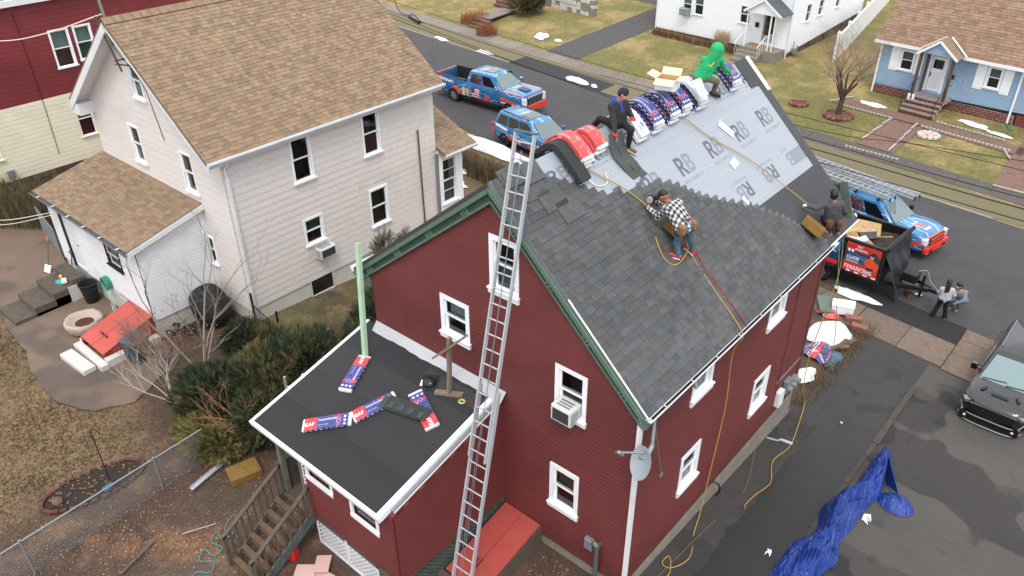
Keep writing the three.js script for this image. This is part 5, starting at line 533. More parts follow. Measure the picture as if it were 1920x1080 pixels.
// ================= PLANTS =================
function branchTree(seed, base, o) { // returns trunk MB and twig MB
  const q = rng(seed), tr = new MB(), tw = new MB(); const { h = 2, r = .12, lv = 4, spread = .7, droop = 0, k = 3, tr0 = 2, shrink = .68, len = .9, up = .3 } = o;
  const grow = (p, d, L, rad, lvl) => { const n = 3; let a = p.clone(), dd = d.clone(); for (let i = 0; i < n; i++) { dd.add(V((q() - .5) * .35, (q() - .5) * .2 - droop * lvl * .12 + up * .06, (q() - .5) * .35)).normalize(); const b = a.clone().addScaledVector(dd, L / n); const r1 = rad * (1 - .28 * i / n), r2 = rad * (1 - .28 * (i + 1) / n); (lvl < tr0 ? tr : tw).rod(a, b, r1, r2, lvl < 2 ? 7 : 4); if (lvl < lv && i > 0) { for (let j = 0; j < k - (i === 1 ? 1 : 0); j++) { const az = q() * 6.28, s = spread * (.6 + .7 * q()); const nd = dd.clone().add(V(Math.cos(az) * s, up * q(), Math.sin(az) * s)).normalize(); grow(b, nd, L * shrink * (.7 + .6 * q()), r2 * .6, lvl + 1); } } a = b; } };
  if (o.starts) for (const s of o.starts) grow(V3(base), V3(s).normalize(), len, r, 0); else { const b0 = V3(base), b1 = b0.clone().add(V(.1, h, .05)); tr.rod(b0, b0.clone().lerp(b1, .5), r * 1.4, r * 1.1, 10); tr.rod(b0.clone().lerp(b1, .5), b1, r * 1.1, r, 10); for (let i = 0; i < 6; i++) { const a = i / 6 * 6.28 + q(); grow(b1.clone().add(V(0, -q() * h * .3, 0)), V(Math.cos(a) * spread, .8 + q() * .5, Math.sin(a) * spread).normalize(), len, r * .6, 1); } } return [tr, tw];
}
{ const t = thing('bare_tree', 'bare weeping tree standing on the lawn before the blue house', 'tree'); const [a, b] = branchTree(21, [-9.05, -1.32, -35.9], { h: 1.3, r: .14, lv: 6, spread: .7, droop: .22, k: 2, len: 1.35, shrink: .74, up: .75, tr0: 2 }); a.build('trunk', M.bark, t); b.build('crown', mat(142, 122, 108, { rough: .95 }), t, { kind: 'stuff' }); }
{ const t = thing('birch_sapling', 'bare pale stemmed young tree beside the evergreen bush', 'tree'); const [a, b] = branchTree(8, [-14.3, -.5, 1.75], { starts: [[.55, 1, .06], [.35, 1, -.1], [-.25, 1, .35], [.75, 1, .3], [-.05, 1, -.3]], r: .035, len: 3.0, lv: 3, k: 2, spread: .55, shrink: .5, tr0: 1, up: .5 }); a.build('trunk', M.twigGrey, t); b.build('crown', mat(136, 124, 116, { rough: .95 }), t, { kind: 'stuff' }); }
{ const t = thing('bare_shrub', 'tangled leafless shrub beside the recycling bin', 'shrub'); const st = []; const q = rng(4); for (let i = 0; i < 9; i++) st.push([q() * 2 - 1.0, .9 + q() * .6, q() * 1.6 - .6]); const [a, b] = branchTree(9, [-15.4, -.5, 2.3], { starts: st, r: .022, len: 1.2, lv: 3, k: 3, spread: .7, shrink: .55, tr0: 1, up: .3 }); a.build('stem', M.twigGrey, t); b.build('twigs', mat(140, 116, 102, { rough: .95 }), t, { kind: 'stuff' }); const l = new MB(); for (let i = 0; i < 260; i++) { const x = -15.5 + (q() - .5) * 2.6, z = 2.0 + (q() - .5) * 2.2; l.box(x, -.2 + q() * 1.5, z, .05, .004, .035, q() * 6, q() - .5); } l.build('dry_leaves', mat(120, 88, 78, { rough: 1 }), t, { kind: 'stuff' }); }
{ const t = thing('dry_shrub', 'sprawling bare shrub twigs in front of the evergreen bush', 'shrub'); const st = []; const q = rng(14); for (let i = 0; i < 8; i++) { const a = q() * 6.28; st.push([Math.cos(a), .5 + q() * .4, Math.sin(a)]); } const [a, b] = branchTree(31, [-10.75, .3, 2.6], { starts: st, r: .016, len: .8, lv: 2, k: 3, spread: .6, shrink: .6, tr0: 1 }); a.build('stem', mat(150, 116, 88, { rough: .95 }), t); b.build('twigs', mat(150, 116, 88, { rough: .95 }), t, { kind: 'stuff' }); const t2 = thing('dry_shrub', 'pale arching bare shrub left of the evergreen bush', 'shrub'); const [c, d] = branchTree(33, [-13.4, -.1, 3.2], { starts: [[-1, .5, .1], [-.9, .4, .5], [-.8, .7, -.2], [.3, 1, .3], [-1, .3, -.4]], r: .02, len: 1.3, lv: 2, k: 3, spread: .5, shrink: .55, tr0: 1 }); c.build('stem', M.twigGrey, t2); d.build('twigs', M.twigGrey, t2, { kind: 'stuff' }); }
// evergreens: instanced sprays
const spray = (() => { const b = new MB(); const q = rng(3); for (let i = 0; i < 16; i++) { const t = i / 16, s = i % 2 ? 1 : -1, y = t * .34, L = .11 * (1.1 - t * .6); const a = V(0, y, 0), d = V(s * L, y + .07, (q() - .5) * .05); const n = V(.0, .014, .004); b.tri(a.clone().sub(n), d, a.clone().add(n)); } b.tri([-.004, 0, 0], [.004, 0, 0], [0, .36, 0]); return b.toGeo(); })();
function evergreen(name, label, lobes, n, cols, seed, sc = 1, stems = [], cat = 'bush') { const t = thing(name, label, cat); const q = rng(seed); const m = new THREE.MeshStandardMaterial({ color: 0xffffff, roughness: .85, side: THREE.DoubleSide }); const I = new THREE.InstancedMesh(spray, m, n); I.name = 'foliage'; I.userData.kind = 'stuff'; const vol = lobes.map(l => l[3] * l[4] * l[5]), tot = vol.reduce((a, b) => a + b, 0); const M4 = new THREE.Matrix4(), c = new THREE.Color(); for (let i = 0; i < n; i++) { let u = q() * tot, k = 0; while (u > vol[k]) { u -= vol[k]; k++; } const l = lobes[k]; const th = q() * 6.28, cz = q() * 2 - 1, r = Math.pow(q(), .22), sx = Math.sqrt(1 - cz * cz); const d = V(sx * Math.cos(th), cz, sx * Math.sin(th)); const lump = .75 + .5 * fbm(d.x * 2.4 + l[0], d.z * 2.4 + d.y * 2 + l[2], 3); const p = V(l[0] + d.x * l[3] * r * lump, l[1] + d.y * l[4] * r * lump, l[2] + d.z * l[5] * r * lump); if (p.y < -.45) p.y = -.45 + q() * .3; const out = d.clone().multiplyScalar(.9).add(V((q() - .5) * .9, .35 + (q() - .5) * .6, (q() - .5) * .9)).normalize(); const Q = new THREE.Quaternion().setFromUnitVectors(UP, out).multiply(new THREE.Quaternion().setFromAxisAngle(UP, q() * 6.28)); const s = sc * (.6 + .8 * q()); M4.compose(p, Q, V(s, s, s)); I.setMatrixAt(i, M4); const cl = cols[Math.min(cols.length - 1, (fbm(p.x * 1.4 + seed, p.z * 1.4 + p.y, 2) * 1.25 - .12 + (q() - .5) * .3) * cols.length | 0)] || cols[0]; const f = .75 + .5 * q(); c.setRGB(lin(cl[0]) * f, lin(cl[1]) * f, lin(cl[2]) * f); I.setColorAt(i, c); } t.add(shade(I)); for (const s of stems) { const b = new MB(); b.rod(s[0], s[1], s[2], s[2] * .4, 7); b.build('trunk', M.bark, t); } return t; }
const yew = [[36, 46, 34], [46, 58, 38], [58, 68, 42], [82, 86, 50], [96, 78, 58], [112, 108, 64]];
evergreen('evergreen_bush', 'big spreading dark green evergreen bush left of the porch roof', [[-12.3, .3, 2.5, 1.12, .9, 1.05], [-11.5, .45, 1.3, 1.25, 1.05, 1.2], [-10.9, .55, .1, 1.2, 1.15, 1.2], [-10.6, .3, 2.0, .9, .75, .9], [-12.6, .1, .9, .7, .6, .7], [-9.8, .4, .7, .85, .85, .9]], 27000, yew, 5, .62, [[[-11.6, -.5, 1.2], [-11.5, .9, 1.2], .08]]);
evergreen('evergreen_bush', 'olive green low bush at the front of the big evergreen', [[-11.6, -.1, 3.35, .8, .55, .6], [-10.9, -.1, 3.2, .55, .45, .45]], 5000, [[76, 76, 42], [112, 108, 58], [132, 122, 70], [124, 126, 72]], 6, .55, [[[-11.5, -.5, 3.3], [-11.5, .2, 3.3], .04]]);
evergreen('evergreen_bush', 'small dark juniper bush at the foot of the tan house corner', [[-14.2, .05, .1, .85, .55, .75], [-13.4, .1, -.2, .7, .5, .6]], 5200, yew, 7, .58, [[[-14, -.5, 0], [-14, .3, 0], .04]]);
evergreen('evergreen_bush', 'dark evergreen bush between the tan house and red house eave', [[-10.9, .35, -2.6, 1.0, 1.0, 1.1], [-11.6, .2, -3.6, 1.0, .9, 1.0], [-10.2, .5, -1.5, .9, 1.0, .9]], 10500, [[36, 46, 34], [46, 56, 38], [60, 66, 42], [84, 78, 54]], 8, .62, [[[-11, -.5, -2.8], [-11, .8, -2.8], .06]]);
evergreen('young_spruce', 'slender young spruce whose tip shows above the red house eave', [[-12.2, 1.9, -4.1, .35, 1.0, .35], [-12.2, .7, -4.1, .7, .9, .7]], 1500, [[84, 92, 70], [98, 100, 78], [110, 104, 84]], 9, .8, [[[-12.2, -.5, -4.1], [-12.2, 2.7, -4.1], .05]], 'tree');
evergreen('young_spruce', 'second spruce tip just right of the slender spruce', [[-12.2, 1.7, -4.95, .3, .8, .3], [-12.2, .5, -4.95, .6, .8, .6]], 1100, [[90, 96, 70], [104, 104, 78]], 10, .8, [[[-12.2, -.5, -4.95], [-12.2, 2.3, -4.95], .05]], 'tree');
evergreen('round_shrub', 'rounded green shrub at the top beside the brown steps', [[-38.2, -.4, -42.6, 1.25, 1.1, 1.25]], 2600, [[66, 74, 48], [84, 88, 54], [110, 98, 62]], 11, 1.3, [[[-38.2, -1.1, -42.6], [-38.2, 0, -42.6], .08]], 'shrub');
function hedge(name, label, a, b, w, h, n, cols, seed) { const t = thing(name, label, 'hedge'); const q = rng(seed); a = V3(a); b = V3(b); const m = new MB(); const cl = cols; const side = b.clone().sub(a).normalize().cross(UP); for (let i = 0; i < n; i++) { const f = q(), p = a.clone().lerp(b, f).addScaledVector(side, (q() - .5) * w); p.y = H(p.x, p.z) - .02; const hh = h * (.55 + .5 * q()); const tp = p.clone().add(V((q() - .5) * .3, hh, (q() - .5) * .3)); m.color(...cl[q() * cl.length | 0]); m.rod(p, tp, .012, .005, 3); for (let k = 0; k < 3; k++) { const z = p.clone().lerp(tp, .4 + .5 * q()); m.rod(z, z.clone().add(V((q() - .5) * .35, .1 + q() * .25, (q() - .5) * .35)), .006, .003, 3); } } m.build('twigs', new THREE.MeshStandardMaterial({ vertexColors: true, roughness: .95 }), t, { kind: 'stuff' }); return t; }
hedge('front_hedge', 'bare brown twig hedge along the tan house front yard', [-23, 0, -16.6], [-13, 0, -15.2], .8, 1.25, 2600, [[124, 106, 88], [104, 88, 72], [146, 126, 104], [92, 84, 62]], 41);
hedge('side_hedge', 'thick brown green hedge at the left edge by the patio', [-33.5, 0, 3.6], [-26.6, 0, -1.2], 1.6, 1.75, 4200, [[110, 98, 72], [92, 86, 60], [128, 112, 84], [84, 80, 56]], 42);
{ const t = thing('dry_grass_clump', 'reddish brown dry ornamental grass left of the brown steps', 'plant'); const q = rng(51); const mk = (cx, cz, r, n, tt, hgt = .8) => { const m = new MB(); for (let i = 0; i < n; i++) { const a = q() * 6.28, d = Math.sqrt(q()) * r; const x = cx + d * Math.cos(a), z = cz + d * Math.sin(a), y = H(x, z); m.color(...[[150, 96, 66], [172, 116, 78], [130, 84, 60]][q() * 3 | 0]); m.rod([x, y, z], [x + (q() - .5) * .5, y + hgt * (.5 + .6 * q()), z + (q() - .5) * .5], .016, .006, 3); } m.build('stalks', new THREE.MeshStandardMaterial({ vertexColors: true, roughness: .95 }), tt, { kind: 'stuff' }); }; mk(-40.6, -38.6, 1.1, 420, t); const t2 = thing('dry_grass_clump', 'reddish brown dry grass clump right of the brown steps', 'plant'); mk(-37.4, -36.6, .8, 360, t2); const t3 = thing('dry_grass_clump', 'pale dry plume grass against the white house base', 'plant'); { const m = new MB(); for (let i = 0; i < 260; i++) { const x = -20.6 + (q() - .5) * .9, z = -43.2 + (q() - .5) * .6, y = H(x, z); m.rod([x, y, z], [x + (q() - .5) * .7, y + 1.1 * (.5 + .6 * q()), z + (q() - .5) * .7], .014, .006, 3); } m.build('stalks', mat(196, 178, 144, { rough: .95 }), t3, { kind: 'stuff' }); } const t4 = thing('dead_flower_bed', 'row of dead brown plants along the white house foundation', 'plant'); { const m = new MB(); for (let i = 0; i < 900; i++) { const f = q(), x = -26.4 + f * 7.5, z = -44.0 + f * .95 + .25 + q() * .7, y = H(x, z); m.color(...[[132, 92, 66], [110, 84, 66], [156, 116, 84], [92, 76, 62]][q() * 4 | 0]); m.rod([x, y, z], [x + (q() - .5) * .3, y + .15 + .35 * q(), z + (q() - .5) * .3], .022, .01, 3); } m.build('dead_stalks', new THREE.MeshStandardMaterial({ vertexColors: true, roughness: .95 }), t4, { kind: 'stuff' }); } }
{ // leaf litter and dry grass on the near ground
  const lg = (() => { const b = new MB(); b.tri([-.03, 0, -.012], [.0, .012, .022], [.03, .002, -.01]); b.tri([-.03, 0, -.012], [.03, .002, -.01], [.002, .008, -.024]); return b.toGeo(); })(); const q = rng(60); const N = 11000; const m = new THREE.MeshStandardMaterial({ roughness: .95, side: THREE.DoubleSide }); const I = new THREE.InstancedMesh(lg, m, N); I.name = 'fallen_leaves'; I.userData = { kind: 'stuff', label: 'brown fallen leaves scattered over the backyard soil', category: 'leaves' }; const M4 = new THREE.Matrix4(), c = new THREE.Color(); const cols = [[124, 92, 64], [108, 76, 54], [140, 108, 78], [88, 64, 50], [160, 134, 106]]; let i = 0, guard = 0; while (i < N && guard++ < 600000) { const x = -18 + q() * 18, z = -8 + q() * 17; if (x > -7.9 && z < 0.2) continue; if (x > -6.4 && z < 3.6 && !(x > -3 && z > .1)) continue; if (x > -.1) continue; if (inPoly(x, z, PATIO) && q() > .06) continue; const band = Math.exp(-Math.pow((z - (5.7 - (x + 9) * .62)) / .5, 2)) * (x < -7.5 && x > -12 ? 1 : 0) + .9 * Math.exp(-Math.pow((x + 11.0) / .5, 2)) * (z > 3 ? .8 : 0) + .8 * Math.exp(-(Math.pow((x + 1.3) / .9, 2) + Math.pow((z - .7) / .6, 2))) * 3; if (q() > .1 + band + .35 * fbm(x * 1.3, z * 1.3, 3) * (x > -13 ? 1 : .3)) continue; if (Math.abs(x + 2.8) < .8 && z < 2.3) continue; const s = .4 + q() * .6; M4.compose(V(x, H(x, z) + .012 + q() * .02, z), new THREE.Quaternion().setFromEuler(new THREE.Euler((q() - .5) * 1.2, q() * 6.28, (q() - .5) * 1.2)), V(s, s, s)); I.setMatrixAt(i, M4); const k = cols[q() * 5 | 0]; c.setRGB(lin(k[0]), lin(k[1]), lin(k[2])); I.setColorAt(i, c); i++; } I.count = i; scene.add(shade(I));
  const tg = (() => { const b = new MB(); const qq = rng(1); for (let k = 0; k < 7; k++) { const a = qq() * 6.28, d = .03 * qq(), x = d * Math.cos(a), z = d * Math.sin(a), l = .05 + .05 * qq(); b.tri([x - .004, 0, z], [x + .004, 0, z], [x + (qq() - .5) * .09, l * .7, z + (qq() - .5) * .09]); } return b.toGeo(); })(); const N2 = 42000; const J = new THREE.InstancedMesh(tg, new THREE.MeshStandardMaterial({ roughness: .95, side: THREE.DoubleSide }), N2); J.name = 'dry_grass'; J.userData = { kind: 'stuff', label: 'short dry winter grass of the left backyard lawn', category: 'grass' }; let j = 0; guard = 0; const gc = [[118, 98, 70], [106, 90, 62], [90, 82, 54], [134, 112, 84], [80, 80, 48]]; while (j < N2 && guard++ < 900000) { const x = -26 + q() * 14.8, z = 2.8 + q() * 10; if (inPoly(x, z, PATIO)) continue; const g = sm(-11.4, -14.2, x + 1.6 * (fbm(x * .55 + 3, z * .55, 4) - .5) + .15 * (z - 6)) * sm(3.2, 5, z); if (q() > g * (.4 + .8 * fbm(x * 1.2, z * 1.2, 2))) continue; if (Math.pow((x + 12.55) / .75, 2) + Math.pow((z - 6.1) / 1.35, 2) < 1) continue; const s = .6 + q() * .8; M4.compose(V(x, H(x, z) - .02, z), new THREE.Quaternion().setFromAxisAngle(UP, q() * 6.28), V(s, s, s)); J.setMatrixAt(j, M4); const k = gc[Math.min(4, (fbm(x * .7 + 7, z * .7, 3) * 5.5 + (q() - .5) * 2) | 0)] || gc[0]; c.setRGB(lin(k[0]), lin(k[1]), lin(k[2])); J.setColorAt(j, c); j++; } J.count = j; scene.add(shade(J));
}
// ================= FAR SIDE EXTRAS =================
{ const P = [[-12.75, -44.2], [-13.0, -46.6], [-13.3, -49], [-13.6, -51.4], [-13.9, -53.8], [-14.2, -56.2], [-14.5, -58.6], [-14.8, -61]]; const t = thing('white_vinyl_fence', 'tall white vinyl panel fence behind the blue house', 'fence'); P.forEach(([x, z], i) => { const y = H(x, z) - .1; const b = new MB(); b.bb(x - .07, y, z - .07, x + .07, y + 2.0, z + .07); b.geo(new THREE.ConeGeometry(.13, .16, 4).rotateY(Math.PI / 4), new THREE.Matrix4().makeTranslation(x, y + 2.08, z)); b.build('post', M.whiteClean, t); if (i < P.length - 1) { const [x2, z2] = P[i + 1], y2 = H(x2, z2) - .1; const n = 8; for (let k = 0; k < n; k++) { const f = k / n, g = (k + 1) / n - .008; const c = new MB(); c.panel([[x + (x2 - x) * f + .03, y + (y2 - y) * f + .08, z + (z2 - z) * f], [x + (x2 - x) * g + .03, y + (y2 - y) * g + .08, z + (z2 - z) * g], [x + (x2 - x) * g + .03, y + (y2 - y) * g + 1.75, z + (z2 - z) * g], [x + (x2 - x) * f + .03, y + (y2 - y) * f + 1.75, z + (z2 - z) * f]], .03); c.build('board', M.whiteClean, t); } const r = new MB(); r.beam([x, y + 1.78, z], [x2, y2 + 1.78, z2], .06, .12); r.beam([x, y + .1, z], [x2, y2 + .1, z2], .06, .12); r.each('rail', M.whiteClean, t); } }); }
{ const t = thing('brown_steps', 'reddish brown concrete garden steps rising from the far sidewalk', 'steps'); const mm = mat(126, 92, 78, { rough: .95, map: T.grain2, bump: T.bump4, bs: .004 }); for (let i = 0; i < 3; i++) { const b = new MB(); b.rbox(-39.2 - i * .12, -1.55 + i * .18 + .09, -37.5 - i * .42, 1.9, .2, .5, .02, TH); b.build('step', mm, t); } const w = new MB(); w.rbox(-39.9, -.98, -40.5, 1.6, .08, 3.6, .02, TH + .2); w.build('walk', mat(150, 142, 132, { rough: .95, map: T.grain2 }), t); for (let i = 0; i < 5; i++) { const b = new MB(); b.rbox(-41.2 - i * .1, -.98 + i * .2, -42.9 - i * .4, 1.9, .22, .5, .02, TH); b.build('step', mm, t); } }
{ const b = new MB(); b.bb(-37.6, -1, -48, -30.5, 1.2, -46.4); const t = thing('stone_retaining_wall', 'whitewashed rough stone wall behind the round shrub', 'wall'); const l = []; for (let i = 0; i < 4; i++) for (let u = 0; u < 6; u += .5) l.push({ m: TR(frame([-38.6, -.95, -45.4], [1, 0, .125]), u + rr(.2, .3), .18 + i * .32, rr(0, .08), rr(.42, .52), .3, .4), k: R() * 3 | 0 }); pieces(l, unitBox, [M.concW, M.concW, M.conc], 'stone', t); }
for (const [x, z, r, lab, st] of [[-11.55, -36.2, .5, 'round brick ring on the lawn left of the bare tree', 1], [-8.95, -35.75, .8, 'round brick ring around the foot of the bare tree', 0], [-3.95, -35.7, .5, 'pale stone heap ring on the right lawn', 2]]) { const t = thing('brick_ring', lab, 'garden edging'); const n = r > .6 ? 16 : 11; for (let i = 0; i < n; i++) { const a = i / n * 6.28; const b = new MB(); b.rbox(x + r * Math.cos(a), H(x, z) + .06, z + r * Math.sin(a), .22, .14, .16, .02, -a + 1.57 + rr(-.2, .2)); b.build(st === 2 ? 'stone' : 'brick', st === 2 ? M.concW : (i % 3 ? M.brickPink : M.brick), t); } const m = new MB(); m.geo(new THREE.CylinderGeometry(r * .9, r * .95, .08, 18), new THREE.Matrix4().makeTranslation(x, H(x, z) + .03, z)); if (st === 2) for (let i = 0; i < 8; i++) m.ball(x + rr(-.3, .3), H(x, z) + .1, z + rr(-.3, .3), .14, 1.2, .6, 1, 8); m.build('fill', st === 2 ? mat(196, 170, 160, { rough: .95 }) : mat(124, 84, 70, { rough: 1, map: T.grain }), t); }
{ const lines = [[[-6.35, -37.0], [-6.65, -33.2], 0, 'solid white edging board on the left of the brick path'], [[-4.95, -37.0], [-5.0, -32.6], 0, 'solid white edging board on the right of the brick path'], [[-9.6, -37.3], [-6.4, -36.9], 1, 'scalloped white edging along the left cross path'], [[-4.7, -36.7], [.05, -35.95], 1, 'scalloped white edging below the right cross path'], [[-4.2, -37.7], [-.5, -37.1], 1, 'scalloped white edging above the right cross path'], [[-7.1, -32.05], [-4.2, -31.9], 1, 'scalloped white edging at the sidewalk end of the path'], [[-10.2, -37.4], [-9.3, -38.9], 0, 'short white edging board left of the cross path'], [[-.3, -35.95], [.25, -34.9], 0, 'short white edging board beside the brick driveway'], [[.3, -31.6], [2.0, -31.5], 0, 'white edging strip at the foot of the brick driveway']]; const edgeM = mat(190, 186, 180, { rough: .9, map: T.grime2 }); for (const [a, b, k, lab] of lines) { const t = thing('white_edging', lab, 'garden edging'); const L = Math.hypot(b[0] - a[0], b[1] - a[1]), n = k ? Math.round(L / .22) : Math.max(2, Math.round(L / 1.2)); for (let i = 0; i < n; i++) { const f = (i + .5) / n, x = a[0] + (b[0] - a[0]) * f, z = a[1] + (b[1] - a[1]) * f; const c = new MB(); c.rbox(x, H(x, z) + (k ? .06 : .07), z, L / n * (k ? .72 : .98), k ? .1 : .09, .08, .02, -Math.atan2(b[1] - a[1], b[0] - a[0])); c.build('edging_piece', edgeM, t); } } }
{ // overhead wires
  const wires = [['top', [[-60, 5.3, -25], [-29.21, 4.88, -20.30], [-18.09, 4.76, -18.85], [-11.93, 4.78, -18.05], [10, 5.6, -15.2]], .012, 'uppermost long overhead wire crossing before the white house lawn'], ['b', [[-60, 5, -25], [-28.63, 4.3, -20.22], [-19.58, 4.13, -19.05], [-10.46, 4.22, -17.86], [-4.18, 4.33, -17.04], [3.19, 4.51, -16.09], [14, 5.2, -14.6]], .015, 'overhead wire running along the far edge of the sidewalk'], ['c', [[-60, 4.8, -25], [-28.17, 3.91, -20.16], [-18.07, 3.63, -18.85], [-11.23, 3.62, -17.96], [-4.01, 4.0, -17.02], [3.29, 4.19, -16.07], [14, 4.9, -14.6]], .02, 'thick black overhead cable above the verge'], ['d', [[-40, 4.6, -21.8], [-12, 3.4, -18.2], [-3.4, 3.61, -16.94], [-.14, 3.7, -16.52], [3.41, 3.82, -16.06], [14, 4.4, -14.6]], .017, 'lowest overhead cable passing above the ladder truck'], ['e', [[-14, 4.3, -18.4], [-4.25, 4.69, -17.05], [-2.28, 4.84, -16.8], [-.52, 5.16, -16.57], [2.85, 5.6, -16.13], [12, 7, -15]], .012, 'service wire crossing the lawn before the blue house']]; for (const [, p, r, lab] of wires) { const b = new MB(); b.path(p, r, 5, 90); tag(b.build('overhead_wire', M.wire), lab, 'wire'); } const t = thing('cable_splice', 'fat black splice case on the overhead cable at the top', 'cable splice'); const b = new MB(); b.rod([-28.0, 4.3, -20.15], [-27.1, 4.16, -20.03], .09, .09, 10); b.build('case', M.black, t); const c = new MB(); c.path([[-29.4, 5.2, -20.35], [-29.0, 4.5, -20.3], [-28.2, 4.35, -20.2], [-27.6, 4.5, -20.1], [-26.8, 4.15, -20.0]], .025); c.build('slack_loop', M.wire, t); }
{ const b = new MB(); b.path([[-20.0, 9.25, -.5], [-25, 7.85, -.5], [-30, 6.74, -.5], [-48, 4.5, -.5]], .02, 5, 50); tag(b.build('service_drop_wire', M.ropeW), 'pale service wire from the tan house gable mast to the left', 'wire'); for (const [dy, lab] of [[0, 'upper of two pale lines strung across the patio'], [-.28, 'lower of two pale lines strung across the patio']]) { const c = new MB(); c.path([[-22.9, 2.45 + dy * .3, 1.7], [-26, 1.6 + dy * .7, 3.0], [-34, 1.2 + dy, 5.5]], .012, 5, 30); tag(c.build('clothesline', M.ropeW), lab, 'wire'); } }

// ================= VEHICLES (x forward, z to the right-hand side) =================
function wrapCanvas(seed, o = {}) {
  const c = document.createElement('canvas'); c.width = 1024; c.height = 1024; const x = c.getContext('2d'); const q = rng(seed);
  const g = x.createLinearGradient(0, 0, 0, 512); g.addColorStop(0, '#2f7fb4'); g.addColorStop(.6, '#245f95'); g.addColorStop(1, '#1d3f70'); x.fillStyle = g; x.fillRect(0, 0, 1024, 512); x.fillStyle = '#3479aa'; x.fillRect(0, 512, 1024, 512);
  for (let i = 0; i < 26; i++) { x.fillStyle = `rgba(${q() < .5 ? '20,60,120' : '70,160,210'},.16)`; x.beginPath(); x.ellipse(q() * 1024, q() * 1024, 60 + q() * 120, 30 + q() * 60, q() * 3, 0, 7); x.fill(); }
  const bolt = (a, b, n, w) => { for (const [ww, st] of [[w * 5, 'rgba(90,200,240,.25)'], [w * 2.2, 'rgba(130,220,250,.5)'], [w, 'rgba(225,248,255,.95)']]) { const r = rng(seed + n); x.strokeStyle = st; x.lineWidth = ww; x.beginPath(); let px = a, py = b; x.moveTo(px, py); for (let i = 0; i < 9; i++) { px += 22 + r() * 34; py += (r() - .5) * 70; x.lineTo(px, py); } x.stroke(); } };
  for (let i = 0; i < 9; i++) bolt(q() * 800, 30 + q() * 420, i * 7 + 1, 2 + q() * 2.5); for (let i = 0; i < 7; i++) bolt(q() * 800, 560 + q() * 420, i * 5 + 90, 2.5 + q() * 3);
  // roof-shaped orange emblem
  const emblem = (cx, cy, s, rot = 0) => { x.save(); x.translate(cx, cy); x.rotate(rot); x.fillStyle = '#e4502e'; x.beginPath(); x.moveTo(-s, s * .55); x.lineTo(0, -s * .7); x.lineTo(s, s * .55); x.lineTo(s * .55, s * .55); x.lineTo(0, -s * .05); x.lineTo(-s * .55, s * .55); x.fill(); x.beginPath(); x.moveTo(-s * .42, s * .62); x.lineTo(0, s * .12); x.lineTo(s * .42, s * .62); x.fill(); x.fillStyle = '#f4f6f8'; x.fillRect(-s * .9, s * .72, s * 1.8, s * .16); x.restore(); };
  const flag = (a, b, w, h) => { for (let i = 0; i < 9; i++) { x.fillStyle = i % 2 ? '#f1ecec' : '#c2343c'; x.fillRect(a, b + h * i / 9, w, h / 9 + 1); } x.fillStyle = '#27386a'; x.fillRect(a, b, w * .42, h * .5); x.fillStyle = '#e8ecf4'; for (let i = 0; i < 9; i++) x.fillRect(a + 4 + (i % 3) * w * .13, b + 4 + (i / 3 | 0) * h * .15, 4, 4); };
  const crew = (a, b, s) => { x.fillStyle = '#e2562a'; x.beginPath(); x.ellipse(a, b, s, s * .8, 0, 0, 7); x.fill(); x.beginPath(); x.ellipse(a - s * .75, b + s * .2, s * .35, s * .6, .5, 0, 7); x.fill(); x.beginPath(); x.ellipse(a + s * .75, b + s * .2, s * .35, s * .6, -.5, 0, 7); x.fill(); x.fillStyle = '#c99a78'; x.beginPath(); x.ellipse(a, b - s * 1.05, s * .36, s * .46, 0, 0, 7); x.fill(); x.fillStyle = '#2c2420'; x.beginPath(); x.ellipse(a, b - s * 1.32, s * .38, s * .24, 0, 0, 7); x.fill(); x.fillStyle = '#c99a78'; x.fillRect(a - s * .7, b + s * .2, s * 1.4, s * .2); };
  const script = (a, b, w) => { x.strokeStyle = '#f6f8fa'; x.lineWidth = 11; x.lineJoin = 'round'; x.beginPath(); x.moveTo(a, b); const r = rng(seed + 400); for (let i = 1; i <= 13; i++) { x.lineTo(a + w * i / 13, b + (i % 2 ? -22 : 6) + r() * 10 + i * 2); } x.stroke(); x.lineWidth = 4; x.strokeStyle = '#e8452a'; x.beginPath(); x.moveTo(a, b + 26); x.lineTo(a + w, b + 50); x.stroke(); };
  if (o.kind === 'pickup') { x.fillStyle = '#d9432f'; x.beginPath(); x.moveTo(0, 90); x.lineTo(130, 150); x.lineTo(60, 190); x.lineTo(0, 170); x.fill(); script(30, 190, 190); crew(255, 320, 56); x.fillStyle = '#c9c6a8'; x.beginPath(); x.moveTo(335, 250); x.lineTo(400, 260); x.lineTo(420, 370); x.lineTo(330, 370); x.fill(); flag(440, 220, 90, 150); emblem(610, 340, 74); x.fillStyle = '#b8352c'; x.fillRect(330, 395, 420, 40); x.fillStyle = '#e4502e'; x.beginPath(); x.moveTo(770, 250); x.lineTo(1000, 300); x.lineTo(1000, 360); x.lineTo(760, 290); x.fill(); x.fillStyle = '#f0f2f4'; x.fillRect(770, 318, 150, 16); emblem(520, 740, 66, 1.2); emblem(850, 770, 56, 1.4); x.fillStyle = '#e0523a'; x.fillRect(770, 940, 240, 40); x.fillRect(770, 545, 240, 40); }
  if (o.kind === 'suv') { x.fillStyle = '#de5238'; x.fillRect(0, 300, 60, 150); script(70, 210, 200); crew(330, 330, 44); flag(420, 300, 80, 120); emblem(640, 360, 70); x.fillStyle = '#d94e38'; x.beginPath(); x.moveTo(260, 380); x.lineTo(1000, 400); x.lineTo(980, 450); x.lineTo(240, 430); x.fill(); x.fillStyle = '#e9785f'; x.fillRect(700, 270, 200, 20); emblem(400, 768, 80, 1.5); }
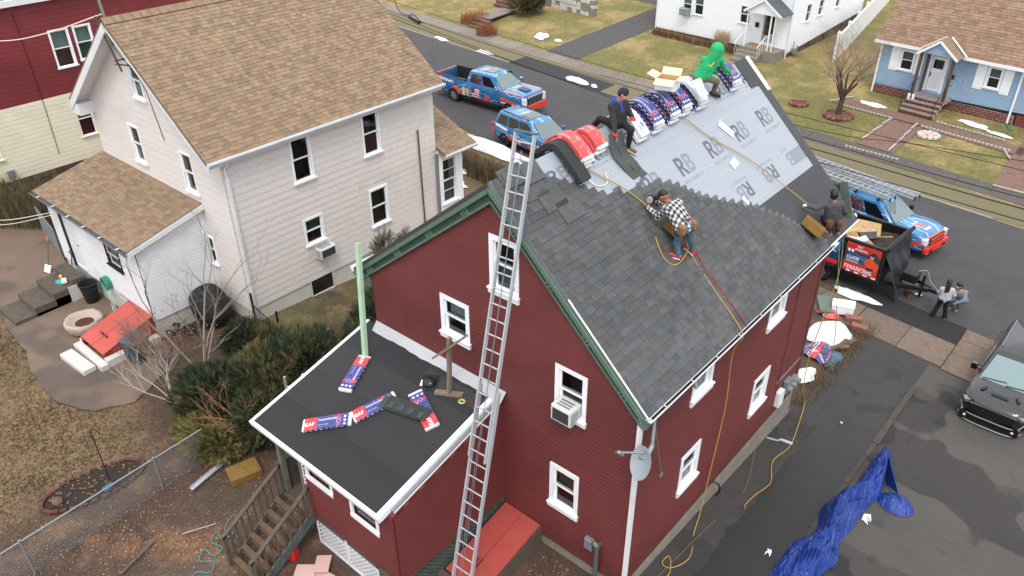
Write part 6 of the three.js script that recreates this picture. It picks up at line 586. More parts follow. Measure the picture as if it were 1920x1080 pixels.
  if (o.kind === 'f150') { emblem(330, 330, 60); flag(300, 150, 110, 60); x.fillStyle = '#d94a34'; x.beginPath(); x.moveTo(700, 330); x.lineTo(1010, 250); x.lineTo(1010, 300); x.lineTo(720, 380); x.fill(); emblem(880, 768, 60, 1.57); x.fillStyle = '#f2f4f6'; x.fillRect(925, 720, 22, 96); x.fillStyle = '#de4a34'; x.fillRect(1000, 520, 24, 500); }
  const t = new THREE.CanvasTexture(c); t.colorSpace = THREE.SRGBColorSpace; return t;
}
function ringPts(r) { const { y, x0, x1, w, f = .3, b = .2 } = r, P = []; const arc = (cx, cz, rad, a0) => { for (let i = 0; i <= 5; i++) { const a = a0 + i / 5 * Math.PI / 2; P.push(V(cx + rad * Math.cos(a), y, cz + rad * Math.sin(a))); } }; const ff = Math.min(f, w * .98), bb = Math.min(b, w * .98); arc(x1 - ff, w - ff, ff, 0); P.push(V((x0 + x1) * .65, y, w * 1.0)); P.push(V((x0 + x1) * .5, y, w * 1.01)); P.push(V(x0 + (x1 - x0) * .3, y, w)); arc(x0 + bb, w - bb, bb, Math.PI / 2); P.push(V(x0, y, 0)); arc(x0 + bb, -w + bb, bb, Math.PI); P.push(V(x0 + (x1 - x0) * .3, y, -w)); P.push(V((x0 + x1) * .5, y, -w * 1.01)); P.push(V((x0 + x1) * .65, y, -w)); arc(x1 - ff, -w + ff, ff, Math.PI * 1.5); P.push(V(x1 + .02, y, 0)); return P; }
function loft(rings, cap = true) { const b = new MB(); const R2 = rings.map(ringPts), n = R2[0].length; for (let k = 0; k < R2.length - 1; k++) for (let i = 0; i < n; i++) { const j = (i + 1) % n; b.quad(R2[k][j], R2[k][i], R2[k + 1][i], R2[k + 1][j]); } if (cap) { const t = R2[R2.length - 1], c = t.reduce((a, v) => a.add(v), V(0, 0, 0)).divideScalar(n); c.y += rings[rings.length - 1].crown || .02; for (let i = 0; i < n; i++) b.tri(c, t[(i + 1) % n], t[i]); const l = R2[0]; const d = l.reduce((a, v) => a.add(v), V(0, 0, 0)).divideScalar(n); for (let i = 0; i < n; i++) b.tri(d, l[i], l[(i + 1) % n]); } return b; }
function smoothGeo(b, ang = .7, uv) { let g = b.toGeo(); g.deleteAttribute('normal'); g.deleteAttribute('uv'); g = mergeVertices(g, 1e-4); g = toCreasedNormals(g, ang); const P = g.attributes.position, N = g.attributes.normal, U = new Float32Array(P.count * 2); for (let i = 0; i < P.count; i++) { const x = P.getX(i), y = P.getY(i), z = P.getZ(i), ny = N.getY(i); if (uv) { const u = (x - uv[0]) / (uv[1] - uv[0]); U[2 * i] = Math.min(.995, Math.max(.005, u)); if (ny > .62) U[2 * i + 1] = .25 + .24 * Math.max(-1, Math.min(1, z / uv[3])); else U[2 * i + 1] = .5 + .5 * Math.min(1, Math.max(0.01, y / uv[2])); } else { U[2 * i] = x; U[2 * i + 1] = y + z; } } g.setAttribute('uv', new THREE.BufferAttribute(U, 2)); return g; }
function meshOf(g, m, name, parent) { const o = new THREE.Mesh(g, m); o.name = name; parent.add(shade(o)); return o; }
function wheel(parent, x, z, r, w, rimM, dual) { const g = partGroup('wheel', parent); const s = Math.sign(z); const b = new MB(); const pr = [[r * .62, -w / 2], [r * .94, -w / 2], [r, -w / 2 + .04], [r, w / 2 - .04], [r * .94, w / 2], [r * .62, w / 2], [r * .58, 0]].map(p => new THREE.Vector2(...p)); b.geo(new THREE.LatheGeometry(pr, 28).rotateX(Math.PI / 2), new THREE.Matrix4().makeTranslation(x, r, z - s * w / 2)); b.build('tyre', M.rubber, g); const c = new MB(); const zz = z - s * .03; c.geo(new THREE.CylinderGeometry(r * .62, r * .6, .03, 24).rotateX(Math.PI / 2), new THREE.Matrix4().makeTranslation(x, r, zz - s * .06)); for (let i = 0; i < 7; i++) { const a = i / 7 * 6.28; c.box(x + Math.cos(a) * r * .34, r + Math.sin(a) * r * .34, zz, r * .52, .055, .04, 0, a); } c.geo(new THREE.CylinderGeometry(r * .17, r * .17, .07, 14).rotateX(Math.PI / 2), new THREE.Matrix4().makeTranslation(x, r, zz)); c.build('rim', rimM, g); const a = new MB(); a.geo(new THREE.CylinderGeometry(r * 1.14, r * 1.14, .1, 28, 1, false).rotateX(Math.PI / 2), new THREE.Matrix4().makeTranslation(x, r * 1.05, z - s * (w * .5 + .02))); a.build('wheel_arch', M.black, parent); }
const lerp = (a, b, t) => a + (b - a) * t;
// greenhouse panes from belt ring (b) to roof ring (t), slightly proud
function glassPanes(parent, b, t, o = {}) { const { doors = [[.08, .5], [.54, .93]], m = M.glassTint, wm = M.glassCar, off = .012, rear = true, tint = {} } = o; const y0 = b.y + (t.y - b.y) * .1, y1 = b.y + (t.y - b.y) * .86; const at = (y, k) => lerp(b[k], t[k], (y - b.y) / (t.y - b.y)); const P = (fx, y, s) => V(lerp(at(y, 'x0') + .08, at(y, 'x1') - .2, fx), y, s * (at(y, 'w') + off)); for (const s of [1, -1]) doors.forEach(([a, c], i) => { const q = new MB(); const p = [P(a, y0, s), P(c, y0, s), P(c * (i === doors.length - 1 ? .97 : 1), y1, s), P(a + (a < .1 ? .02 : 0), y1, s)]; q.panel(s > 0 ? p : p.slice().reverse(), .006); q.build('side_window', tint[i] && s > 0 ? tint[i] : m, parent); }); const ins = .1; const W = (y, s, f) => V((f ? at(y, 'x1') + .0 : at(y, 'x0')) + (f ? off + .015 : -off), y, s * (at(y, 'w') - ins)); const q = new MB(); q.panel([W(y0 - .02, 1, 1), W(y0 - .02, -1, 1), W(y1 + .05, -1, 1), W(y1 + .05, 1, 1)], .008); q.build('windshield', wm, parent); if (rear) { const r = new MB(); r.panel([W(y0, -1, 0), W(y0, 1, 0), W(y1, 1, 0), W(y1, -1, 0)], .006); r.build('rear_window', m, parent); } }
function mirrors(parent, x, y, w, m) { for (const s of [1, -1]) { const b = new MB(); b.rbox(x, y, s * (w + .16), .16, .22, .2, .04); b.beam([x, y - .06, s * w * .92], [x, y - .04, s * (w + .1)], .06, .05); b.build('mirror', m, parent); } }
function seams(t, xs, w, y0, y1) { for (const s of [1, -1]) for (const x of xs) { const b = new MB(); b.bb(x - .012, y0, s * (w - .03), x + .012, y1, s * (w + .012)); b.build('door_gap', M.black, t); } }
function vehicle(name, label, cat, X, Y, Z, th, sc, group) { const t = thing(name, label, cat, [X, Y, Z], th, group); t.scale.setScalar(sc); return t; }
{ // long bed crew cab pickup
  const t = vehicle('pickup_truck', 'blue lightning wrapped crew cab pickup with an open bed and chrome grille', 'pickup truck', -30.3, -1.66, -25.04, .0, 1.05, null);
  t.rotation.y = .0; const wm = new THREE.MeshPhysicalMaterial({ map: wrapCanvas(11, { kind: 'pickup' }), roughness: .3, clearcoat: .6, clearcoatRoughness: .15 }); const uv = [0, 6.85, 2.05, 1.03];
  const lo = loft([{ y: .48, x0: 2.42, x1: 6.7, w: .95, f: .3, b: .02 }, { y: .6, x0: 2.4, x1: 6.8, w: 1.02, f: .34, b: .02 }, { y: 1.0, x0: 2.4, x1: 6.82, w: 1.03, f: .3, b: .02 }, { y: 1.25, x0: 2.4, x1: 6.78, w: 1.01, f: .28, b: .02 }, { y: 1.36, x0: 2.42, x1: 6.68, w: .95, f: .3, b: .02, crown: .05 }]); meshOf(smoothGeo(lo, .75, uv), wm, 'body', t);
  const B = { y: 1.35, x0: 2.46, x1: 5.2, w: .95 }, T2 = { y: 1.97, x0: 2.62, x1: 4.42, w: .74 }; const gh = loft([{ ...B, f: .25, b: .08 }, { ...T2, f: .16, b: .1 }, { y: 2.03, x0: 2.72, x1: 4.3, w: .64, f: .16, b: .1, crown: .02 }]); meshOf(smoothGeo(gh, .6, uv), wm, 'cab', t); glassPanes(t, B, T2, { tint: { 0: mat(150, 110, 120, { rough: .3, map: T.crease }) } });
  const sr = new MB(); sr.rbox(3.75, 2.055, 0, .7, .012, .8, .005); sr.build('sunroof', M.glassTint, t); const al = new MB(); for (let i = 0; i < 5; i++) al.rbox(4.24, 2.05, -.4 + i * .2, .05, .025, .06, .01); al.each('cab_light', M.lampO, t);
  for (const s of [1, -1]) { const g = new MB(); g.rbox(1.2, .99, s * .97, 2.42, .92, .12, .03); meshOf(smoothGeo(g, .6, uv), wm, 'bed_side', t); const r = new MB(); r.rbox(1.2, 1.46, s * .97, 2.42, .04, .13, .015); r.build('bed_rail', M.black, t); const l = new MB(); l.bb(.08, .75, s * .895, 2.38, 1.44, s * .908); l.build('bed_liner', M.blackM, t); }
  { const g = new MB(); g.rbox(.03, 1.02, 0, .08, .86, 1.82, .03); meshOf(smoothGeo(g, .6, uv), wm, 'tailgate', t); const f = new MB(); f.bb(.08, .7, -.9, 2.4, .76, .9); for (let i = 0; i < 9; i++) f.bb(.1, .76, -.8 + i * .19, 2.36, .775, -.7 + i * .19); f.build('bed_floor', mat(74, 76, 80, { rough: .8, map: T.grime2 }), t); const h = new MB(); h.bb(2.34, .76, -.9, 2.4, 1.44, .9); h.build('bed_liner', M.blackM, t); const bx = new MB(); bx.rbox(2.0, .86, .2, .5, .18, .4, .03); bx.build('tool_case', M.black, t); }
  const bp = new MB(); bp.rbox(6.86, .62, 0, .2, .32, 1.98, .06); bp.build('front_bumper', mat(214, 70, 52, { rough: .3 }), t); const rb = new MB(); rb.rbox(-.1, .62, 0, .2, .22, 1.9, .05); rb.build('rear_bumper', M.black, t);
  { const g = partGroup('grille', t); const b = new MB(); b.rbox(6.83, 1.0, 0, .08, .5, 1.3, .02); b.build('grille_back', M.black, g); const c = new MB(); for (let i = 0; i < 11; i++) c.bb(6.86, .8, -.56 + i * .112 - .02, 6.91, 1.2, -.56 + i * .112 + .03); c.each('grille_bar', M.chrome, g); const d = new MB(); d.bb(6.86, 1.2, -.66, 6.92, 1.27, .66); d.bb(6.86, .73, -.66, 6.92, .8, .66); d.each('grille_trim', M.chrome, g); } for (const s of [1, -1]) { const h = new MB(); h.rbox(6.76, 1.02, s * .84, .2, .4, .3, .05); h.build('headlight', M.glassLamp, t); const l = new MB(); l.rbox(-.02, 1.05, s * .95, .06, .42, .14, .02); l.build('tail_light', M.lampR, t); }
  for (const [x, z] of [[1.5, 1.06], [1.5, -1.06], [5.75, 1.03], [5.75, -1.03]]) wheel(t, x, z, .42, .3, x < 2 ? M.galv : M.black); seams(t, [2.5, 3.85, 5.1], 1.022, .62, 1.2); mirrors(t, 4.95, 1.5, .98, M.chrome); const dh = new MB(); for (const x of [2.75, 3.95]) dh.rbox(x, 1.18, 1.05, .2, .04, .04, .01); dh.each('door_handle', M.chrome, t); const rk = new MB(); rk.rbox(3.6, .42, 1.0, 2.6, .05, .14, .02); rk.build('running_board', M.black, t); const hs = new MB(); hs.rbox(6.1, 1.43, 0, .7, .03, .5, .012); hs.build('hood_scoop', mat(30, 60, 96, { rough: .4 }), t); const ch = new MB(); ch.bb(.2, .35, -.7, 6.4, .6, .7); ch.build('chassis', M.black, t);
  t.rotation.y = .02;
}
{ // blue wrapped suv
  const t = vehicle('suv', 'blue lightning wrapped sport utility vehicle parked behind the tall ladder', 'suv', -22.4, -1.66, -21.66, -.15, 1.04); const wm = new THREE.MeshPhysicalMaterial({ map: wrapCanvas(23, { kind: 'suv' }), roughness: .3, clearcoat: .6, clearcoatRoughness: .15 }); const uv = [0, 5.0, 1.75, .98];
  const lo = loft([{ y: .35, x0: .15, x1: 4.85, w: .88, f: .35, b: .3 }, { y: .5, x0: .03, x1: 4.98, w: .97, f: .42, b: .3 }, { y: .8, x0: 0, x1: 5.0, w: .98, f: .42, b: .26 }, { y: 1.0, x0: .06, x1: 4.9, w: .95, f: .42, b: .24 }, { y: 1.08, x0: .1, x1: 4.7, w: .9, f: .4, b: .24, crown: .05 }]); meshOf(smoothGeo(lo, .75, uv), wm, 'body', t); const B = { y: 1.07, x0: .12, x1: 3.85, w: .9 }, T2 = { y: 1.68, x0: .36, x1: 2.95, w: .68 }; meshOf(smoothGeo(loft([{ ...B, f: .3, b: .16 }, { ...T2, f: .18, b: .14 }, { y: 1.74, x0: .45, x1: 2.8, w: .6, f: .18, b: .14, crown: .02 }]), .6, uv), wm, 'cabin', t); glassPanes(t, B, T2, { doors: [[.05, .29], [.32, .6], [.63, .94]] }); const sr = new MB(); sr.rbox(2.2, 1.765, 0, .8, .012, .8, .005); sr.build('sunroof', M.glassTint, t); for (const s of [1, -1]) { const r = new MB(); r.rod([.6, 1.76, s * .6], [2.7, 1.76, s * .6], .02); r.build('roof_rail', M.black, t); const l = new MB(); l.rbox(.06, .95, s * .86, .12, .2, .2, .03); l.build('tail_light', M.lampR, t); const h = new MB(); h.rbox(4.78, .86, s * .72, .2, .16, .36, .04); h.build('headlight', M.glassLamp, t); } for (const [x, z] of [[1.05, .99], [1.05, -.99], [4.0, .99], [4.0, -.99]]) wheel(t, x, z, .37, .25, M.black); seams(t, [1.5, 2.4, 3.6], .975, .5, .95); mirrors(t, 3.4, 1.16, .92, mat(50, 110, 160, { rough: .3 })); const rb = new MB(); rb.rbox(.0, .55, 0, .14, .3, 1.7, .05); rb.build('rear_bumper', mat(226, 84, 60, { rough: .35 }), t); const gr = new MB(); gr.rbox(4.97, .78, 0, .06, .26, 1.0, .02); gr.build('grille', M.black, t); const ch = new MB(); ch.bb(.3, .2, -.75, 4.7, .4, .75); ch.build('chassis', M.black, t);
}
{ // ladder pickup
  const t = vehicle('pickup_truck', 'blue wrapped pickup with red bumper carrying ladders on its roof', 'pickup truck', -5.34, -1.68, -24.0, -.2, .95); const wm = new THREE.MeshPhysicalMaterial({ map: wrapCanvas(37, { kind: 'f150' }), roughness: .28, clearcoat: .7, clearcoatRoughness: .12 }); const uv = [0, 5.9, 1.95, 1.0];
  const lo = loft([{ y: .45, x0: .1, x1: 5.72, w: .92, f: .34, b: .1 }, { y: .58, x0: 0, x1: 5.86, w: .99, f: .38, b: .1 }, { y: .95, x0: 0, x1: 5.88, w: 1.0, f: .36, b: .1 }, { y: 1.14, x0: .02, x1: 5.78, w: .97, f: .36, b: .1 }, { y: 1.23, x0: .04, x1: 5.6, w: .91, f: .36, b: .1, crown: .05 }]); meshOf(smoothGeo(lo, .75, uv), wm, 'body', t); const B = { y: 1.22, x0: 1.55, x1: 4.35, w: .9 }, T2 = { y: 1.86, x0: 1.7, x1: 3.5, w: .7 }; meshOf(smoothGeo(loft([{ ...B, f: .3, b: .1 }, { ...T2, f: .18, b: .12 }, { y: 1.93, x0: 1.8, x1: 3.35, w: .6, f: .18, b: .12, crown: .02 }]), .6, uv), wm, 'cab', t); glassPanes(t, B, T2, { tint: { 0: mat(150, 108, 116, { rough: .3, map: T.crease }) } }); const bf = new MB(); bf.bb(.1, 1.24, -.82, 1.5, 1.27, .82); bf.build('tonneau_cover', M.blackM, t);
  const bp = new MB(); bp.rbox(5.9, .6, 0, .2, .3, 1.86, .06); bp.build('front_bumper', mat(222, 62, 46, { rough: .3 }), t); const bl = new MB(); bl.rbox(5.99, .55, .55, .05, .12, .3, .02); bl.rbox(5.99, .55, -.55, .05, .12, .3, .02); bl.each('fog_light', M.black, t); { const g = partGroup('grille', t); const b = new MB(); b.rbox(5.87, .93, 0, .08, .34, 1.2, .02); b.build('grille_back', M.black, g); const c = new MB(); c.bb(5.9, 1.02, -.6, 5.94, 1.08, .6); c.bb(5.9, .86, -.6, 5.94, .92, .6); c.each('grille_bar', mat(222, 70, 50, { rough: .3 }), g); } for (const s of [1, -1]) { const h = new MB(); h.rbox(5.76, .98, s * .8, .22, .28, .28, .05); h.build('headlight', M.glassLamp, t); } for (const [x, z] of [[1.15, 1.02], [1.15, -1.02], [4.85, 1.02], [4.85, -1.02]]) wheel(t, x, z, .41, .28, M.black); seams(t, [1.6, 2.85, 4.15], .992, .6, 1.05); mirrors(t, 4.0, 1.36, .93, M.black); const rk = new MB(); for (const x of [.6, 2.2, 3.3]) { rk.bb(x - .03, x < 1 ? 1.25 : 1.93, -.75, x + .03, x < 1 ? 2.08 : 2.05, -.69); rk.bb(x - .03, x < 1 ? 1.25 : 1.93, .69, x + .03, x < 1 ? 2.08 : 2.05, .75); rk.bb(x - .03, 2.04, -.9, x + .03, 2.1, .9); } rk.build('roof_rack', M.black, t); const ch = new MB(); ch.bb(.3, .3, -.75, 5.4, .5, .75); ch.build('chassis', M.black, t); const bv = new MB(); bv.rbox(2.9, 1.97, -.3, .2, .04, .12, .01); bv.build('roof_antenna', M.black, t);
  // two ladders on the rack
  const c = Math.cos(-.2), s = Math.sin(-.2); for (const [z0, lab, x1] of [[.45, 'long aluminium ladder on the roof rack, the one nearer the trailer', 3.75], [-.5, 'long aluminium ladder on the roof rack, the one nearer the far lawn', 4.35]]) { const L = thing('extension_ladder', lab, 'ladder', [-5.34 + (0 * c + z0 * s) * .95, -1.68 + 2.13 * .95, -24.0 + z0 * c * .95], -.2); L.scale.setScalar(.95); for (const y of [0, .13]) for (const q of [-.21, .21]) { const b = new MB(); b.bb(-1.4, y - .03, q - .02, x1, y + .04, q + .02); b.build('rail', M.alu, L); } for (const y of [0, .13]) for (let i = 0; i < 17; i++) { const x = -1.25 + i * .31 + (y ? .1 : 0); if (x > x1 - .1) break; const b = new MB(); b.rod([x, y, -.2], [x, y, .2], .02, .02, 6); b.build('rung', M.alu, L); } const f = new MB(); f.bb(x1, -.06, -.24, x1 + .04, .1, -.17); f.bb(x1, -.06, .17, x1 + .04, .1, .24); f.each('foot', M.black, L); }
}
{ // dark suv in the driveway, nose to the camera
  const t = vehicle('suv', 'dark grey sport utility vehicle in the driveway facing the camera', 'suv', 4.74, -1.46, -17.25, -1.58, .93); t.rotation.set(0, -1.58, 0); const wm = new THREE.MeshPhysicalMaterial({ color: rgb(26, 27, 30), roughness: .3, metalness: .0, clearcoat: .9, clearcoatRoughness: .08, map: T.grime2 });
  const lo = loft([{ y: .32, x0: .15, x1: 4.9, w: .88, f: .4, b: .3 }, { y: .48, x0: .03, x1: 5.08, w: .96, f: .5, b: .3 }, { y: .8, x0: 0, x1: 5.1, w: .97, f: .5, b: .26 }, { y: .98, x0: .06, x1: 5.02, w: .95, f: .5, b: .24 }, { y: 1.07, x0: .1, x1: 4.82, w: .9, f: .5, b: .24, crown: .09 }]); meshOf(smoothGeo(lo, .75), wm, 'body', t); const B = { y: 1.06, x0: .12, x1: 3.85, w: .89 }, T2 = { y: 1.68, x0: .36, x1: 2.9, w: .7 }; meshOf(smoothGeo(loft([{ ...B, f: .3, b: .16 }, { ...T2, f: .18, b: .14 }, { y: 1.75, x0: .45, x1: 2.75, w: .62, f: .18, b: .14, crown: .02 }]), .6), wm, 'cabin', t); glassPanes(t, B, T2, { doors: [[.05, .29], [.32, .6], [.63, .94]], wm: mat(116, 138, 142, { rough: .08, clearcoat: 1 }) });
  { const g = partGroup('grille', t); const b = new MB(); b.rbox(5.08, .78, 0, .1, .3, 1.36, .04); b.build('grille_back', M.blackGloss, g); const c = new MB(); c.bb(5.1, .76, -.6, 5.145, .79, .6); c.bb(5.1, .66, -.6, 5.145, .69, .6); c.each('grille_bar', M.black, g); } { const b = new MB(); b.rbox(5.06, .44, 0, .18, .3, 1.76, .06); b.build('front_bumper', M.blackGloss, t); const c = new MB(); c.path([[4.86, .3, -.92], [5.12, .26, -.7], [5.2, .26, 0], [5.12, .26, .7], [4.86, .3, .92]], .03, 6, 40); c.path([[4.8, .68, -.95], [5.1, .56, -.76], [5.18, .54, 0], [5.1, .56, .76], [4.8, .68, .95]], .022, 6, 40); c.build('bumper_trim', M.aluDull, t); } for (const s of [1, -1]) { const h = new MB(); h.rbox(4.9, .9, s * .74, .22, .1, .34, .03, s * .5); h.build('headlight', mat(96, 104, 110, { rough: .1, clearcoat: 1 }), t); const f = new MB(); f.ball(5.1, .42, s * .7, .07); f.build('fog_light', M.glassLamp, t); const v = new MB(); v.rbox(4.35, 1.125, s * .5, .26, .012, .1, .008, -s * .4); v.build('hood_vent', M.black, t); const r = new MB(); r.rod([.6, 1.78, s * .6], [2.6, 1.78, s * .6], .02); r.build('roof_rail', M.aluDull, t); } const sc2 = new MB(); sc2.rbox(4.5, 1.145, 0, .07, .016, .5, .006); sc2.build('hood_scoop', M.black, t); const wp = new MB(); wp.rod([3.8, 1.14, .7], [3.72, 1.2, .0], .014); wp.rod([3.82, 1.14, .0], [3.74, 1.2, -.7], .014); wp.each('wiper', M.black, t); for (const [x, z] of [[1.0, .98], [1.0, -.98], [4.05, .98], [4.05, -.98]]) wheel(t, x, z, .38, .28, M.blackGloss); seams(t, [1.5, 2.4, 3.6], .965, .5, .95); mirrors(t, 3.35, 1.18, .92, M.blackGloss); const ch = new MB(); ch.bb(.3, .2, -.75, 4.7, .4, .75); ch.build('chassis', M.black, t);
}
{ // dump trailer
  const t = vehicle('dump_trailer', 'black dump trailer with printed side panels, loaded with roofing debris', 'trailer', -2.57, -1.66, -19.36, -.05, 1.06); const x0 = -2.5, x1 = 1.95, w = 1.05, y0 = .72, y1 = 2.0;
  const fl = new MB(); fl.bb(x0, y0 - .1, -w, x1, y0, w); fl.build('floor', M.black, t); const fm = new MB(); fm.bb(x0 - .1, y0 - .25, -.5, x1, y0 - .1, -.4); fm.bb(x0 - .1, y0 - .25, .4, x1, y0 - .1, .5); fm.each('chassis', M.black, t);
  const pc = (seed) => { const c = document.createElement('canvas'); c.width = 640; c.height = 480; const x = c.getContext('2d'); const g = x.createLinearGradient(0, 0, 0, 480); g.addColorStop(0, '#d23a30'); g.addColorStop(.26, '#c8382e'); g.addColorStop(.3, '#1c3a6a'); g.addColorStop(.62, '#27588e'); g.addColorStop(.68, '#cf3c30'); g.addColorStop(1, '#c8322a'); x.fillStyle = g; x.fillRect(0, 0, 640, 480); x.strokeStyle = 'rgba(170,225,250,.8)'; x.lineWidth = 4; const q = rng(seed); for (let k = 0; k < 3; k++) { x.beginPath(); let a = 60, b = 170 + k * 40; x.moveTo(a, b); for (let i = 0; i < 10; i++) { a += 34; b += (q() - .5) * 40; x.lineTo(a, b); } x.stroke(); } x.fillStyle = '#3a3f46'; x.beginPath(); x.ellipse(520, 180, 100, 110, 0, 0, 7); x.fill(); x.fillStyle = '#e5572b'; x.beginPath(); x.ellipse(480, 250, 110, 76, .1, 0, 7); x.fill(); x.beginPath(); x.ellipse(580, 300, 50, 80, .5, 0, 7); x.fill(); x.fillStyle = '#c89a7a'; x.beginPath(); x.ellipse(490, 140, 36, 44, 0, 0, 7); x.fill(); x.fillStyle = '#262220'; x.beginPath(); x.ellipse(490, 104, 42, 26, 0, 0, 7); x.fill(); x.fillStyle = '#20252c'; x.fillRect(430, 330, 130, 60); x.fillStyle = '#f3f4f6'; x.font = 'bold 76px sans-serif'; x.fillText('CLAIM', 36, 270); x.font = 'bold 34px sans-serif'; x.fillText('RESTORATION', 40, 314); x.strokeStyle = '#fff'; x.font = 'bold 92px sans-serif'; x.fillText('FINANCING', 30, 436); x.font = 'bold 44px sans-serif'; x.fillText('FREE', 190, 62); x.fillText('ESTIMATES', 160, 108); x.beginPath(); x.arc(60, 130, 26, 0, 7); x.fill(); x.beginPath(); x.arc(124, 130, 26, 0, 7); x.fill(); for (let i = 0; i < 8; i++) { x.fillStyle = i % 2 ? '#f0f0f0' : '#c22a26'; x.fillRect(i * 80, 456, 80, 24); } const tt = new THREE.CanvasTexture(c); tt.colorSpace = THREE.SRGBColorSpace; return tt; };
  const quadUV = (p, m, name) => { const g = new THREE.BufferGeometry(); g.setAttribute('position', new THREE.Float32BufferAttribute([0, 1, 2, 0, 2, 3].flatMap(i => p[i]), 3)); g.setAttribute('uv', new THREE.Float32BufferAttribute([0, 0, 1, 0, 1, 1, 0, 0, 1, 1, 0, 1], 2)); g.computeVertexNormals(); return meshOf(g, m, name, t); };
  for (const s of [1, -1]) { const b = new MB(); b.bb(x0, y0, s * w - .03, x1, y1 - .06, s * w + .03); b.build('side_wall', M.black, t); const r = new MB(); r.bb(x0, y1 - .07, s * w - .06, x1 + .02, y1, s * w + .06); r.build('top_rail', M.black, t); const st = new MB(); for (let i = 0; i < 4; i++) st.bb(x0 + .02 + i * 1.47, y0 - .1, s * w + .03 * s, x0 + .1 + i * 1.47, y1 - .07, s * w + .08 * s); st.each('stake', M.black, t); }
  const pm = new THREE.MeshStandardMaterial({ map: pc(2), roughness: .4 }); quadUV([[.62, y0 + .02, w + .05], [1.86, y0 + .02, w + .05], [1.86, y1 - .1, w + .05], [.62, y1 - .1, w + .05]], pm, 'printed_panel'); const pm2 = new THREE.MeshStandardMaterial({ map: (() => { const c = document.createElement('canvas'); c.width = 256; c.height = 256; const x = c.getContext('2d'); x.fillStyle = '#1f3a66'; x.fillRect(0, 0, 256, 256); x.fillStyle = '#2f6ea8'; x.fillRect(60, 0, 196, 120); x.strokeStyle = '#dff2ff'; x.lineWidth = 8; x.beginPath(); x.moveTo(120, 20); x.lineTo(180, 60); x.lineTo(140, 90); x.lineTo(230, 130); x.stroke(); x.fillStyle = '#d33c30'; x.fillRect(0, 200, 256, 40); x.beginPath(); x.moveTo(0, 150); x.lineTo(60, 90); x.lineTo(120, 150); x.fill(); const tt = new THREE.CanvasTexture(c); tt.colorSpace = THREE.SRGBColorSpace; return tt; })(), roughness: .4 }); quadUV([[-.85, y0 + .02, w + .05], [.42, y0 + .02, w + .05], [.42, y1 - .1, w + .05], [-.85, y1 - .1, w + .05]], pm2, 'printed_panel'); quadUV([[-2.3, y0 + .02, w + .05], [-1.05, y0 + .02, w + .05], [-1.05, y1 - .1, w + .05], [-2.3, y1 - .1, w + .05]], pm, 'printed_panel');
  for (const x of [x0, x1]) { const b = new MB(); b.bb(x - .03, y0, -w + .03, x + .03, y1 - .06, w - .03); b.build('end_wall', M.black, t); const r = new MB(); r.bb(x - .06, y1 - .06, -w + .06, x + .06, y1 + .005, w - .06); r.build('top_rail', M.black, t); } { const g = new MB(); g.quad([x1 + .035, y0, w], [x1 + .035, y0, -w], [x1 + .035, y1 - .1, -w], [x1 + .035, y1 - .1, w]); g.build('end_panel', mat(46, 44, 60, { rough: .4, map: T.crease }), t); }
  for (const s of [1, -1]) for (const x of [-1.0, -.1]) wheel(t, x, s * (w + .12), .36, .22, M.galv); const fe = new MB(); fe.bb(-1.5, .78, w + .0, .4, .82, w + .3); fe.build('fender', M.black, t);
  const tg = new MB(); tg.beam([x1, .56, .8], [x1 + 1.45, .52, .08], .09, .14); tg.beam([x1, .56, -.8], [x1 + 1.45, .52, -.08], .09, .14); tg.beam([x1 + 1.1, .52, 0], [x1 + 1.75, .5, 0], .1, .12); tg.build('tongue', M.black, t); const jk = new MB(); jk.rod([x1 + 1.2, .1, 0], [x1 + 1.2, 1.0, 0], .05); jk.rbox(x1 + .75, .8, 0, .5, .34, .5, .04); jk.build('jack_and_toolbox', M.black, t); const cp = new MB(); cp.rbox(x1 + 1.8, .54, 0, .22, .12, .14, .03); cp.build('coupler', M.steel, t); const ch = new MB(); ch.path([[x1 + .9, .98, -.15], [x1 + 1.15, 1.02, -.3], [x1 + 1.35, .75, -.2], [x1 + 1.7, .6, 0]], .016); ch.build('chain', M.galv, t);
  // tarp rolled over the front end
  { const b = new MB(); const n = 14, m = 10; const pt = (i, j) => { const u = i / n, v = j / m; const wob = .06 * Math.sin(u * 17 + v * 5) + .05 * Math.sin(v * 11 + u * 4); return V(x1 + .08 + v * (.25 + .35 * u) + wob, lerp(y1 + .02, .12 + .5 * (1 - u), v), lerp(-.95, 1.02, u) + .12 * Math.sin(v * 6)); }; for (let i = 0; i < n; i++) for (let j = 0; j < m; j++) b.quad(pt(i, j), pt(i + 1, j), pt(i + 1, j + 1), pt(i, j + 1)); const g = smoothGeo(b, 1.2); meshOf(g, mat(40, 42, 48, { rough: .6, bump: T.creaseB, bs: .03 }), 'tarp', t); const k = new MB(); k.rod([x1 + .1, y1 + .06, 1.15], [x1 + .1, y1 + .06, -1.15], .07); k.build('tarp_roll', M.blackM, t); }
  const db = new MB(); const q = rng(71); const n = 16, m = 10; const ht = (i, j) => y0 + .74 + .3 * fbm(i * .45, j * .45, 3) + .1 * fbm(i * 1.4, j * 1.4, 2); for (let i = 0; i < n; i++) for (let j = 0; j < m; j++) { const P = (a, b) => V(lerp(x0 + .04, x1 - .04, a / n), ht(a, b), lerp(w - .04, -w + .04, b / m)); db.quad(P(i, j), P(i + 1, j), P(i + 1, j + 1), P(i, j + 1)); } db.build('debris_heap', mat(88, 80, 74, { rough: 1, map: T.grain, bump: T.bump, bs: .04 }), t, { kind: 'stuff' });
  const P = (x, y, z) => t.localToWorld(V(x, y, z)); t.updateMatrixWorld(); const put = (name, lab, g, m, x, y, z, r) => { const o = new THREE.Mesh(g, m); o.name = numbered(name); o.position.copy(P(x, y, z)); o.rotation.set(...r); scene.add(shade(o)); return tag(o, lab, 'debris'); };
